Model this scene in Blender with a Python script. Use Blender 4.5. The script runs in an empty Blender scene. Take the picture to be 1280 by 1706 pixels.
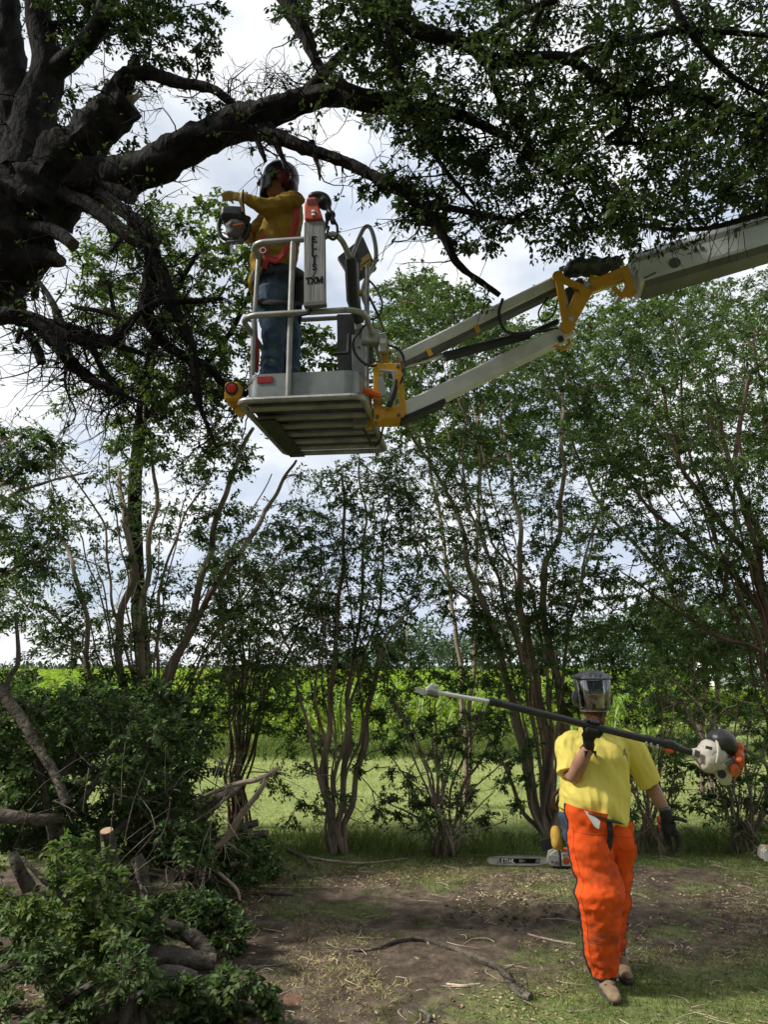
import bpy, math, random
import numpy as np
from mathutils import Vector, Matrix, noise as mnoise

RND = random.Random(11)
RNG = np.random.default_rng(11)
scene = bpy.context.scene
COL = scene.collection
rad = math.radians

# ------------------------------------------------------------------ camera
F_PX, CX, CY = 1283.0, 640.0, 853.0
PITCH, EYE = rad(11.3), 1.85
cam_d = bpy.data.cameras.new('camera')
cam = bpy.data.objects.new('camera', cam_d)
COL.objects.link(cam)
cam.location = (0, 0, EYE)
cam.rotation_euler = (math.pi / 2 + PITCH, 0, 0)
cam_d.sensor_fit = 'VERTICAL'
cam_d.sensor_height = 24.0
cam_d.lens = 24.0 * F_PX / 1706.0
cam_d.clip_start = 0.05
cam_d.clip_end = 3000
scene.camera = cam

# ------------------------------------------------------------------ sky, sun, exposure
SUN_EL, SUN_AZ = 43.0, 263.0           # azimuth: direction the light comes from, clockwise from +Y
world = bpy.data.worlds.new('World')
scene.world = world
world.use_nodes = True
wn, wl = world.node_tree.nodes, world.node_tree.links
wn.clear()
w_out = wn.new('ShaderNodeOutputWorld')
w_bg = wn.new('ShaderNodeBackground')
w_bg.inputs['Strength'].default_value = 0.1
w_sky = wn.new('ShaderNodeTexSky')
w_sky.sky_type = 'NISHITA'
w_sky.sun_disc = False
w_sky.sun_elevation = rad(SUN_EL)
w_sky.sun_rotation = rad(SUN_AZ)
w_tc = wn.new('ShaderNodeTexCoord')
w_map = wn.new('ShaderNodeMapping')
w_map.inputs['Scale'].default_value = (1.0, 1.0, 1.9)
w_map.inputs['Location'].default_value = (0.35, 0.2, 0.1)
w_n1 = wn.new('ShaderNodeTexNoise')
w_n1.inputs['Scale'].default_value = 2.6
w_n1.inputs['Detail'].default_value = 7
w_n1.inputs['Roughness'].default_value = 0.55
w_n2 = wn.new('ShaderNodeTexNoise')
w_n2.inputs['Scale'].default_value = 4.5
w_n2.inputs['Detail'].default_value = 8
w_n2.inputs['Roughness'].default_value = 0.5
w_r1 = wn.new('ShaderNodeValToRGB')      # cover of cloud over the blue
w_r1.color_ramp.elements[0].position = 0.30
w_r1.color_ramp.elements[0].color = (0.55, 0.55, 0.55, 1)
w_r1.color_ramp.elements[1].position = 0.52
w_r1.color_ramp.elements[1].color = (1, 1, 1, 1)
w_r2 = wn.new('ShaderNodeValToRGB')      # grey bellies and bright tops of the cloud
w_r2.color_ramp.elements[0].position = 0.38
w_r2.color_ramp.elements[0].color = (5.7, 6.5, 7.8, 1)
w_r2.color_ramp.elements[1].position = 0.57
w_r2.color_ramp.elements[1].color = (9.3, 9.5, 9.7, 1)
w_mix = wn.new('ShaderNodeMix')
w_mix.data_type = 'RGBA'
wl.new(w_tc.outputs['Generated'], w_map.inputs['Vector'])
wl.new(w_map.outputs['Vector'], w_n1.inputs['Vector'])
wl.new(w_map.outputs['Vector'], w_n2.inputs['Vector'])
wl.new(w_n1.outputs['Fac'], w_r1.inputs['Fac'])
wl.new(w_n2.outputs['Fac'], w_r2.inputs['Fac'])
wl.new(w_r1.outputs['Color'], w_mix.inputs['Factor'])
wl.new(w_sky.outputs['Color'], w_mix.inputs['A'])
wl.new(w_r2.outputs['Color'], w_mix.inputs['B'])
wl.new(w_mix.outputs['Result'], w_bg.inputs['Color'])
wl.new(w_bg.outputs['Background'], w_out.inputs['Surface'])

sun_d = bpy.data.lights.new('sun', 'SUN')
sun_d.energy = 5.0
sun_d.angle = rad(6)
sun_d.color = (1.0, 0.95, 0.86)
sun = bpy.data.objects.new('sun', sun_d)
COL.objects.link(sun)
_sd = Vector((math.sin(rad(SUN_AZ)) * math.cos(rad(SUN_EL)), math.cos(rad(SUN_AZ)) * math.cos(rad(SUN_EL)), math.sin(rad(SUN_EL))))
sun.rotation_euler = _sd.to_track_quat('Z', 'Y').to_euler()
sun.location = (0, 0, 30)

scene.view_settings.view_transform = 'Standard'
scene.view_settings.look = 'None'
scene.view_settings.gamma = 1.0
scene.view_settings.exposure = 0.24
scene.cycles.max_bounces = 8
scene.cycles.transparent_max_bounces = 12
scene.cycles.use_denoising = True

# ------------------------------------------------------------------ helpers
def P(px, py, Y):
    """world point seen at photo pixel (px, py) at distance Y ahead"""
    xc, yc = (px - CX) / F_PX, (CY - py) / F_PX
    d = np.array([xc, math.cos(PITCH) - yc * math.sin(PITCH), math.sin(PITCH) + yc * math.cos(PITCH)])
    return d * (Y / d[1]) + np.array([0, 0, EYE])

def mpp(p):
    """metres per photo pixel at world point p"""
    return (p[1] * math.cos(PITCH) + (p[2] - EYE) * math.sin(PITCH)) / F_PX

def unit(v):
    v = np.asarray(v, float)
    return v / (np.linalg.norm(v) + 1e-12)

def catmull(pts, n):
    pts = np.asarray(pts, float)
    if len(pts) < 3:
        t = np.linspace(0, 1, n)[:, None]
        return pts[0] * (1 - t) + pts[-1] * t
    ext = np.vstack([2 * pts[0] - pts[1], pts, 2 * pts[-1] - pts[-2]])
    out = []
    for s in np.linspace(0, len(pts) - 1 - 1e-9, n):
        i = int(s); t = s - i
        a, b, c, d = ext[i], ext[i + 1], ext[i + 2], ext[i + 3]
        out.append(0.5 * ((2 * b) + (c - a) * t + (2 * a - 5 * b + 4 * c - d) * t * t + (3 * b - a - 3 * c + d) * t ** 3))
    return np.array(out)

ORIGIN = {}

def mesh_np(name, V, loops, totals, smooth=True):
    me = bpy.data.meshes.new(name)
    V = np.ascontiguousarray(V, np.float32)
    loops = np.ascontiguousarray(loops, np.int32)
    totals = np.ascontiguousarray(totals, np.int32)
    me.vertices.add(len(V)); me.vertices.foreach_set('co', V.ravel())
    me.loops.add(len(loops)); me.loops.foreach_set('vertex_index', loops)
    me.polygons.add(len(totals))
    starts = np.zeros(len(totals), np.int32); starts[1:] = np.cumsum(totals)[:-1]
    me.polygons.foreach_set('loop_start', starts)
    me.polygons.foreach_set('use_smooth', np.full(len(totals), smooth, bool))
    me.update(calc_edges=True)
    me.validate()
    return me

def link(name, me, mat, parent=None, kind=None):
    if not me.materials:
        me.materials.append(mat)
    o = bpy.data.objects.new(name, me)
    COL.objects.link(o)
    if parent is not None:
        o.parent = parent
        ORIGIN[o.name] = ORIGIN.get(parent.name, np.zeros(3))
    if kind:
        o['kind'] = kind
    return o

def tag(o, label, cat, group=None):
    o['label'] = label
    o['category'] = cat
    if group:
        o['group'] = group
    return o

def thing(name, label, cat, loc, group=None):
    o = bpy.data.objects.new(name, None)
    COL.objects.link(o)
    o.location = loc
    o.empty_display_size = 0.2
    ORIGIN[o.name] = np.array(loc, float)
    return tag(o, label, cat, group)

def copy_tree(o, parent=None):
    c = o.copy(); COL.objects.link(c)
    if parent is not None:
        c.parent = parent
    ORIGIN[c.name] = ORIGIN.get(o.name, np.zeros(3))
    for ch in list(o.children):
        copy_tree(ch, c)
    return c

class MB:
    """collects shapes into one mesh, in world coordinates"""
    def __init__(self):
        self.V, self.L, self.T, self.n = [], [], [], 0

    def add(self, V, faces):
        V = np.asarray(V, float)
        self.V.append(V)
        for f in faces:
            self.L.extend([i + self.n for i in f]); self.T.append(len(f))
        self.n += len(V)
        return self

    def add_np(self, V, loops, totals):
        self.V.append(np.asarray(V, float))
        self.L.extend((np.asarray(loops) + self.n).tolist()); self.T.extend(np.asarray(totals).tolist())
        self.n += len(V)

    def box(self, c, s, U=(1, 0, 0), W=(0, 0, 1), bev=0.0):
        """box centred at c, size s along U, V, W (V = W x U)"""
        U = unit(U); W = np.asarray(W, float); W = unit(W - U * np.dot(U, W)); Vv = np.cross(W, U)
        hx, hy, hz = s[0] / 2, s[1] / 2, s[2] / 2
        b = min(bev, hx * .9, hy * .9, hz * .9)
        if b <= 0:
            pts = [(x, y, z) for x in (-hx, hx) for y in (-hy, hy) for z in (-hz, hz)]
            faces = [(0, 1, 3, 2), (4, 6, 7, 5), (0, 4, 5, 1), (2, 3, 7, 6), (0, 2, 6, 4), (1, 5, 7, 3)]
        else:
            pts, idx = [], {}
            for x in (-1, 1):
                for y in (-1, 1):
                    for z in (-1, 1):
                        for a in range(3):
                            q = [x * (hx - b), y * (hy - b), z * (hz - b)]
                            q[a] = (x, y, z)[a] * (hx, hy, hz)[a]
                            idx[(x, y, z, a)] = len(pts); pts.append(q)
            faces = []
            S = (-1, 1)
            for x in S:
                f = [idx[(x, y, z, 0)] for y, z in ((-1, -1), (1, -1), (1, 1), (-1, 1))]
                faces.append(f if x > 0 else f[::-1])
            for y in S:
                f = [idx[(x, y, z, 1)] for x, z in ((-1, -1), (-1, 1), (1, 1), (1, -1))]
                faces.append(f if y > 0 else f[::-1])
            for z in S:
                f = [idx[(x, y, z, 2)] for x, y in ((-1, -1), (1, -1), (1, 1), (-1, 1))]
                faces.append(f if z > 0 else f[::-1])
            for x in S:
                for y in S:
                    faces.append([idx[(x, y, -1, 0)], idx[(x, y, 1, 0)], idx[(x, y, 1, 1)], idx[(x, y, -1, 1)]][::1 if x * y < 0 else -1])
                for z in S:
                    faces.append([idx[(x, -1, z, 0)], idx[(x, 1, z, 0)], idx[(x, 1, z, 2)], idx[(x, -1, z, 2)]][::-1 if x * z < 0 else 1])
            for y in S:
                for z in S:
                    faces.append([idx[(-1, y, z, 1)], idx[(1, y, z, 1)], idx[(1, y, z, 2)], idx[(-1, y, z, 2)]][::1 if y * z < 0 else -1])
            for x in S:
                for y in S:
                    for z in S:
                        f = [idx[(x, y, z, a)] for a in range(3)]
                        faces.append(f if x * y * z > 0 else f[::-1])
        pts = np.array(pts)
        Vw = np.asarray(c, float) + pts[:, :1] * U + pts[:, 1:2] * Vv + pts[:, 2:] * W
        return self.add(Vw, faces)

    def bar(self, a, b, w, t, up=(0, -1, 0), bev=0.0, ext=0.0):
        """flat bar from a to b, width w in the plane, thickness t along up"""
        a = np.asarray(a, float); b = np.asarray(b, float)
        return self.box((a + b) / 2, (np.linalg.norm(b - a) + ext, w, t), b - a, up, bev)

    def tube(self, pts, r, n=8, caps=True, flat=None, wob=0.0, wf=9.0, ref=None):
        """tube through pts; r scalar or list; flat = second radius list (elliptic, along ref)"""
        pts = np.asarray(pts, float)
        m = len(pts)
        r = np.full(m, r, float) if np.isscalar(r) else np.asarray(r, float)
        if len(r) != m:
            r = np.interp(np.linspace(0, 1, m), np.linspace(0, 1, len(r)), r)
        r2 = r if flat is None else (np.full(m, flat, float) if np.isscalar(flat) else np.interp(np.linspace(0, 1, m), np.linspace(0, 1, len(flat)), flat))
        T = np.gradient(pts, axis=0)
        T /= np.linalg.norm(T, axis=1)[:, None] + 1e-12
        a = np.asarray(ref, float) if ref is not None else (np.array([0, 0, 1.0]) if abs(T[0][2]) < .9 else np.array([1.0, 0, 0]))
        ang = np.linspace(0, 2 * math.pi, n, endpoint=False)
        V = []
        for i in range(m):
            a = a - T[i] * np.dot(a, T[i]); a = unit(a)
            b = np.cross(T[i], a)
            w = 1.0
            if wob:
                w = np.array([1 + wob * mnoise.noise(Vector((pts[i] * wf + (a * math.cos(k) + b * math.sin(k)) * 1.3).tolist())) + wob * .55 * mnoise.noise(Vector((pts[i] * wf * 2.7 + (a * math.cos(k) + b * math.sin(k)) * 2.9).tolist())) for k in ang])
            V.append(pts[i] + ((np.cos(ang) * r2[i] * w)[:, None] * a + (np.sin(ang) * r[i] * w)[:, None] * b))
        V = np.vstack(V)
        faces = []
        for i in range(m - 1):
            for k in range(n):
                k2 = (k + 1) % n
                faces.append((i * n + k, i * n + k2, (i + 1) * n + k2, (i + 1) * n + k))
        if caps:
            faces.append(tuple(range(n))[::-1]); faces.append(tuple((m - 1) * n + k for k in range(n)))
        return self.add(V, faces)

    def prism(self, poly, o, U, V, d):
        """polygon (u, v) in the plane o, U, V, thick d centred on the plane"""
        U = unit(U); V = np.asarray(V, float); V = unit(V - U * np.dot(U, V)); W = np.cross(U, V)
        p = np.array([np.asarray(o) + a * U + b * V for a, b in poly])
        n = len(p)
        faces = [tuple(range(n)), tuple(range(2 * n - 1, n - 1, -1))]
        faces += [(i, n + i, n + (i + 1) % n, (i + 1) % n) for i in range(n)]
        return self.add(np.vstack([p + W * d / 2, p - W * d / 2]), faces)

    def lathe(self, prof, o, axis, n=16, ref=None):
        axis = unit(axis)
        a = np.asarray(ref if ref is not None else ((0, 0, 1.0) if abs(axis[2]) < .9 else (1.0, 0, 0)), float)
        a = unit(a - axis * np.dot(a, axis)); b = np.cross(axis, a)
        V, faces = [], []
        ang = np.linspace(0, 2 * math.pi, n, endpoint=False)
        for r, h in prof:
            V.append(np.asarray(o) + axis * h + r * (np.cos(ang)[:, None] * a + np.sin(ang)[:, None] * b))
        for i in range(len(prof) - 1):
            for k in range(n):
                k2 = (k + 1) % n
                faces.append((i * n + k, i * n + k2, (i + 1) * n + k2, (i + 1) * n + k))
        faces.append(tuple(range(n))[::-1]); faces.append(tuple((len(prof) - 1) * n + k for k in range(n)))
        return self.add(np.vstack(V), faces)

    def ell(self, c, r, U=(1, 0, 0), W=(0, 0, 1), nu=16, nv=10):
        U = unit(U); W = np.asarray(W, float); W = unit(W - U * np.dot(U, W)); Vv = np.cross(W, U)
        V, faces = [], []
        for j in range(1, nv):
            th = math.pi * j / nv
            for i in range(nu):
                ph = 2 * math.pi * i / nu
                V.append(np.asarray(c) + r[0] * math.sin(th) * math.cos(ph) * U + r[1] * math.sin(th) * math.sin(ph) * Vv + r[2] * math.cos(th) * W)
        top = len(V); V.append(np.asarray(c) + r[2] * W); bot = len(V); V.append(np.asarray(c) - r[2] * W)
        for j in range(nv - 2):
            for i in range(nu):
                i2 = (i + 1) % nu
                faces.append((j * nu + i, (j + 1) * nu + i, (j + 1) * nu + i2, j * nu + i2))
        for i in range(nu):
            i2 = (i + 1) % nu
            faces.append((top, i, i2)); faces.append((bot, (nv - 2) * nu + i2, (nv - 2) * nu + i))
        return self.add(np.array(V), faces)

    def mesh(self, name, org=None, smooth=False):
        V = np.vstack(self.V)
        if org is not None:
            V = V - org
        me = mesh_np(name, V, self.L, self.T, smooth)
        if smooth:
            sharp(me)
        return me

    def build(self, name, mat, parent=None, smooth=True, kind=None, label=None):
        org = ORIGIN.get(parent.name, np.zeros(3)) if parent is not None else None
        o = link(name, self.mesh(name, org, smooth), mat, parent, kind)
        if label:
            o['label'] = label
        return o

def sharp(me, deg=38):
    try:
        me.set_sharp_from_angle(angle=rad(deg))
    except Exception:
        pass

def remeshed(mb, voxel, smooth=5, fn=None, org=None, name='body'):
    """one continuous surface grown from overlapping lofts"""
    me = mb.mesh('tmp')
    o = bpy.data.objects.new('tmp', me); COL.objects.link(o)
    m = o.modifiers.new('r', 'REMESH'); m.mode = 'VOXEL'; m.voxel_size = voxel; m.use_smooth_shade = True
    if smooth:
        s = o.modifiers.new('s', 'SMOOTH'); s.iterations = smooth; s.factor = 0.5
    bpy.context.view_layer.update()
    dg = bpy.context.evaluated_depsgraph_get()
    me2 = bpy.data.meshes.new_from_object(o.evaluated_get(dg))
    me2.name = name
    bpy.data.objects.remove(o); bpy.data.meshes.remove(me)
    n = len(me2.vertices)
    co = np.empty(n * 3, np.float32); me2.vertices.foreach_get('co', co); co = co.reshape(-1, 3).astype(float)
    if fn is not None:
        no = np.empty(n * 3, np.float32); me2.vertices.foreach_get('normal', no); no = no.reshape(-1, 3).astype(float)
        co = co + fn(co, no)
    if org is not None:
        co = co - org
    me2.vertices.foreach_set('co', np.ascontiguousarray(co, np.float32).ravel())
    me2.polygons.foreach_set('use_smooth', np.ones(len(me2.polygons), bool))
    me2.update()
    return me2

def nz(p, s=1.0, o=0.0):
    return mnoise.noise(Vector((p[0] * s + o, p[1] * s - o, p[2] * s + 2 * o)))

# ------------------------------------------------------------------ materials
def mat(name, c1, c2=None, scale=8.0, rough=0.6, metal=0.0, bump=0.0, bscale=None, stretch=None, spec=0.4, detail=6,
        c3=None, ramp=(0.35, 0.65), trans=None, coat=0.0, alpha=None, transmission=None, ior=1.45, island=0.0, tex='noise', bdist=0.01, hue=None):
    m = bpy.data.materials.new(name)
    m.use_nodes = True
    N, K = m.node_tree.nodes, m.node_tree.links
    b = N['Principled BSDF']
    b.inputs['Roughness'].default_value = rough
    b.inputs['Metallic'].default_value = metal
    b.inputs['Specular IOR Level'].default_value = spec
    b.inputs['IOR'].default_value = ior
    if coat:
        b.inputs['Coat Weight'].default_value = coat
    if alpha is not None:
        b.inputs['Alpha'].default_value = alpha
    if transmission:
        b.inputs['Transmission Weight'].default_value = transmission
    tc = N.new('ShaderNodeTexCoord')
    mp = N.new('ShaderNodeMapping')
    K.new(tc.outputs['Object'], mp.inputs['Vector'])
    if stretch:
        mp.inputs['Scale'].default_value = stretch
    col = None
    if c2 is not None:
        t = N.new('ShaderNodeTexNoise')
        t.inputs['Scale'].default_value = scale; t.inputs['Detail'].default_value = detail; t.inputs['Roughness'].default_value = 0.62
        K.new(mp.outputs['Vector'], t.inputs['Vector'])
        r = N.new('ShaderNodeValToRGB')
        e = r.color_ramp.elements
        e[0].position, e[0].color = ramp[0], (*c1, 1)
        e[1].position, e[1].color = ramp[1], (*c2, 1)
        if c3 is not None:
            x = e.new(min(.98, ramp[1] + 0.14)); x.color = (*c3, 1)
        K.new(t.outputs['Fac'], r.inputs['Fac'])
        col = r.outputs['Color']
    if island:
        g = N.new('ShaderNodeNewGeometry')
        hs = N.new('ShaderNodeHueSaturation')
        ml = N.new('ShaderNodeMapRange')
        ml.inputs['To Min'].default_value = 1 - island; ml.inputs['To Max'].default_value = 1 + island
        K.new(g.outputs['Random Per Island'], ml.inputs['Value'])
        K.new(ml.outputs['Result'], hs.inputs['Value'])
        mh = N.new('ShaderNodeMapRange')
        mh.inputs['To Min'].default_value = 0.47; mh.inputs['To Max'].default_value = 0.525
        mu = N.new('ShaderNodeMath'); mu.operation = 'FRACT'
        mv = N.new('ShaderNodeMath'); mv.operation = 'MULTIPLY'; mv.inputs[1].default_value = 17.3
        K.new(g.outputs['Random Per Island'], mv.inputs[0]); K.new(mv.outputs[0], mu.inputs[0])
        K.new(mu.outputs[0], mh.inputs['Value']); K.new(mh.outputs['Result'], hs.inputs['Hue'])
        if col is not None:
            K.new(col, hs.inputs['Color'])
        else:
            hs.inputs['Color'].default_value = (*c1, 1)
        col = hs.outputs['Color']
    if col is not None:
        K.new(col, b.inputs['Base Color'])
    else:
        b.inputs['Base Color'].default_value = (*c1, 1)
    if bump:
        if tex == 'voronoi':
            t2 = N.new('ShaderNodeTexVoronoi'); t2.feature = 'DISTANCE_TO_EDGE'; t2.inputs['Scale'].default_value = bscale or scale
            out = t2.outputs['Distance']
        else:
            t2 = N.new('ShaderNodeTexNoise'); t2.inputs['Scale'].default_value = bscale or scale * 3; t2.inputs['Detail'].default_value = 8
            out = t2.outputs['Fac']
        K.new(mp.outputs['Vector'], t2.inputs['Vector'])
        bp = N.new('ShaderNodeBump'); bp.inputs['Strength'].default_value = bump; bp.inputs['Distance'].default_value = bdist
        K.new(out, bp.inputs['Height']); K.new(bp.outputs['Normal'], b.inputs['Normal'])
    if trans:
        tr = N.new('ShaderNodeBsdfTranslucent')
        hs2 = N.new('ShaderNodeHueSaturation'); hs2.inputs['Value'].default_value = trans[1]; hs2.inputs['Hue'].default_value = 0.485
        hs2.inputs['Saturation'].default_value = 1.15
        if col is not None:
            K.new(col, hs2.inputs['Color'])
        else:
            hs2.inputs['Color'].default_value = (*c1, 1)
        K.new(hs2.outputs['Color'], tr.inputs['Color'])
        mx = N.new('ShaderNodeMixShader'); mx.inputs['Fac'].default_value = trans[0]
        out = [n for n in N if n.type == 'OUTPUT_MATERIAL'][0]
        K.new(b.outputs['BSDF'], mx.inputs[1]); K.new(tr.outputs['BSDF'], mx.inputs[2]); K.new(mx.outputs['Shader'], out.inputs['Surface'])
    return m

M = {}
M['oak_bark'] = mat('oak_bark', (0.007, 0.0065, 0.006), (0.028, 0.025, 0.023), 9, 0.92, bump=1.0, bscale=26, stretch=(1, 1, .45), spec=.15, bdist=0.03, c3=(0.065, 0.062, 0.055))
M['myrtle_bark'] = mat('myrtle_bark', (0.16, 0.12, 0.095), (0.35, 0.275, 0.215), 6, 0.7, bump=.35, bscale=20, stretch=(1, 1, .3), spec=.25, c3=(.28, .23, .18))
M['red_bark'] = mat('red_bark', (0.08, 0.048, 0.038), (0.17, 0.11, 0.085), 6, 0.7, bump=.35, bscale=20, stretch=(1, 1, .3), spec=.25)
M['twig'] = mat('twig', (0.08, 0.065, 0.05), (0.17, 0.14, 0.11), 12, 0.85, spec=.15)
M['dead_wood'] = mat('dead_wood', (0.30, 0.24, 0.175), (0.52, 0.43, 0.33), 9, 0.8, bump=.5, bscale=30, stretch=(1, 1, .4), c3=(.34, .17, .10))
M['grey_log'] = mat('grey_log', (0.045, 0.038, 0.03), (0.15, 0.132, 0.108), 10, 0.9, bump=1.0, bscale=30, spec=.12, c3=(.20, .19, .16), bdist=.025)
M['cut_wood'] = mat('cut_wood', (0.30, 0.20, 0.12), (0.44, 0.31, 0.19), 22, 0.8, bump=.2)
M['dull_cut'] = mat('dull_cut', (0.06, 0.045, 0.03), (0.11, 0.08, 0.05), 30, .85, bump=.3)
M['splinter'] = mat('splinter', (0.30, 0.25, 0.2), (0.55, 0.5, 0.44), 14, 0.85, bump=.5, stretch=(1, 1, .2))
M['oak_leaf'] = mat('oak_leaf', (0.034, 0.060, 0.019), (0.056, 0.092, 0.028), 1.6, 0.6, spec=.25, island=.4, trans=(.25, 1.5))
M['myrtle_leaf'] = mat('myrtle_leaf', (0.050, 0.095, 0.028), (0.082, 0.145, 0.040), 1.2, 0.45, spec=.4, island=.35, trans=(.33, 1.7))
M['bright_leaf'] = mat('bright_leaf', (0.070, 0.125, 0.032), (0.11, 0.17, 0.045), 1.2, 0.55, spec=.3, island=.4, trans=(.35, 1.7))
M['brush_leaf'] = mat('brush_leaf', (0.045, 0.085, 0.025), (0.080, 0.135, 0.040), 1.6, 0.58, spec=.3, island=.42, trans=(.28, 1.5))
M['pale_leaf'] = mat('pale_leaf', (0.09, 0.14, 0.06), (0.13, 0.19, 0.09), 1.6, 0.5, spec=.4, island=.3, trans=(.28, 1.4))
M['corn_leaf'] = mat('corn_leaf', (0.17, 0.28, 0.05), (0.25, 0.37, 0.07), 2, 0.45, spec=.4, island=.25, trans=(.4, 1.5))
M['far_leaf'] = mat('far_leaf', (0.07, 0.11, 0.06), (0.10, 0.15, 0.08), .3, 0.8, spec=.1, island=.3)
M['grass'] = mat('grass', (0.075, 0.125, 0.03), (0.14, 0.19, 0.05), 1.1, 0.6, spec=.25, island=.35, trans=(.35, 1.4))
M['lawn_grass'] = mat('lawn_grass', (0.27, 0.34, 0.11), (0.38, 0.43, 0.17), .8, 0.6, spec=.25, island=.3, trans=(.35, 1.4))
M['dry_grass'] = mat('dry_grass', (0.26, 0.235, 0.09), (0.42, 0.36, 0.17), 2.5, 0.85, spec=.15, island=.35)
M['dead_leaf'] = mat('dead_leaf', (0.20, 0.15, 0.09), (0.42, 0.34, 0.22), 4, 0.85, spec=.15, island=.4)
M['white_paint'] = mat('white_paint', (0.42, 0.42, 0.39), (0.60, 0.60, 0.575), 3, 0.45, bump=.05, bscale=60, ramp=(.32, .5), detail=10)
M['boom_paint'] = mat('boom_paint', (0.50, 0.53, 0.56), (0.72, 0.75, 0.78), 2.5, 0.45, bump=.15, bscale=5, c3=(.52, .52, .51), detail=10)
M['boom_stripe'] = mat('boom_stripe', (0.30, 0.29, 0.27), (0.36, 0.35, 0.33), 6, 0.6)
M['alu'] = mat('alu', (0.20, 0.22, 0.21), (0.32, 0.34, 0.33), 4, 0.38, metal=.55, bump=.06, bscale=80)
M['rail'] = mat('rail', (0.24, 0.24, 0.225), (0.40, 0.40, 0.38), 9, 0.45, metal=.35, detail=9)
M['grating'] = mat('grating', (0.10, 0.10, 0.10), (0.16, 0.16, 0.16), 20, 0.5, metal=.6)
M['yellow_paint'] = mat('yellow_paint', (0.26, 0.14, 0.02), (0.58, 0.30, 0.02), 6, 0.45, bump=.06, bscale=40, ramp=(.30, .46), detail=10)
M['black_rubber'] = mat('black_rubber', (0.018, 0.018, 0.02), (0.03, 0.03, 0.033), 20, 0.55, bump=.08)
M['black_plastic'] = mat('black_plastic', (0.022, 0.022, 0.025), (0.035, 0.035, 0.038), 9, 0.4)
M['black_cloth'] = mat('black_cloth', (0.016, 0.016, 0.018), (0.03, 0.03, 0.032), 40, 0.85, bump=.3, bscale=150)
M['vinyl'] = mat('vinyl', (0.03, 0.032, 0.04), (0.05, 0.052, 0.06), 6, 0.38, bump=.25, bscale=9)
M['grey_box'] = mat('grey_box', (0.33, 0.34, 0.33), (0.40, 0.41, 0.40), 6, 0.5)
M['dark_grey'] = mat('dark_grey', (0.09, 0.09, 0.09), (0.13, 0.13, 0.13), 6, 0.5)
M['label_white'] = mat('label_white', (0.62, 0.62, 0.60), (0.75, 0.75, 0.73), 30, 0.5)
M['label_yellow'] = mat('label_yellow', (0.60, 0.42, 0.10), (0.7, 0.5, 0.16), 20, 0.5)
M['steel'] = mat('steel', (0.5, 0.5, 0.5), (0.62, 0.62, 0.62), 12, 0.3, metal=.9)
M['red_lens'] = mat('red_lens', (0.50, 0.03, 0.02), (0.60, 0.05, 0.03), 40, 0.2, coat=.5)
M['dark_red'] = mat('dark_red', (0.24, 0.018, 0.02), (0.32, 0.03, 0.03), 40, 0.4)
M['orange_lever'] = mat('orange_lever', (0.72, 0.09, 0.02), (0.8, 0.13, 0.03), 8, 0.5)
M['weathered_board'] = mat('weathered_board', (0.15, 0.15, 0.145), (0.27, 0.27, 0.26), 14, 0.8, bump=.5, bscale=40, stretch=(3, 3, .12))
M['ink'] = mat('ink', (0.006, 0.006, 0.006), (0.012, 0.012, 0.012), 40, 0.95, spec=.03)
M['skin'] = mat('skin', (0.30, 0.15, 0.10), (0.42, 0.225, 0.155), 14, 0.5, bump=.08, bscale=120, spec=.35)
M['beard'] = mat('beard', (0.075, 0.03, 0.016), (0.16, 0.065, 0.032), 60, 0.75, bump=.9, bscale=110, stretch=(1, 1, .35))
M['yellow_shirt'] = mat('yellow_shirt', (0.50, 0.41, 0.11), (0.80, 0.68, 0.16), 5, 0.85, bump=.3, bscale=160, spec=.12, ramp=(.27, .43), detail=8)
M['gold_shirt'] = mat('gold_shirt', (0.17, 0.11, 0.02), (0.34, 0.21, 0.03), 5, 0.85, bump=.25, bscale=160, spec=.15)
M['orange_cloth'] = mat('orange_cloth', (0.30, 0.065, 0.025), (0.84, 0.105, 0.018), 4.0, 0.8, bump=.3, bscale=150, spec=.15, ramp=(.32, .50), detail=10)
M['denim'] = mat('denim', (0.035, 0.06, 0.095), (0.085, 0.125, 0.18), 9, 0.85, bump=.3, bscale=200, spec=.15, c3=(.13, .17, .22))
M['boot'] = mat('boot', (0.16, 0.115, 0.07), (0.27, 0.195, 0.12), 14, 0.85, bump=.3)
M['sole'] = mat('sole', (0.05, 0.045, 0.04), (0.08, 0.07, 0.06), 20, 0.8)
M['leather_glove'] = mat('leather_glove', (0.38, 0.26, 0.10), (0.48, 0.34, 0.15), 20, 0.75, bump=.3)
M['red_strap'] = mat('red_strap', (0.26, 0.022, 0.016), (0.36, 0.035, 0.024), 50, 0.75)
M['helmet_black'] = mat('helmet_black', (0.03, 0.03, 0.035), (0.05, 0.05, 0.055), 6, 0.3, coat=.3)
M['helmet_grey'] = mat('helmet_grey', (0.07, 0.075, 0.08), (0.11, 0.115, 0.12), 6, 0.35, coat=.2)
M['helmet_red'] = mat('helmet_red', (0.018, 0.008, 0.009), (0.034, 0.010, 0.012), 6, 0.4)
M['muff_red'] = mat('muff_red', (0.11, 0.012, 0.02), (0.16, 0.02, 0.028), 9, 0.4)
M['visor'] = bpy.data.materials.new('visor'); M['visor'].use_nodes = True
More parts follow.
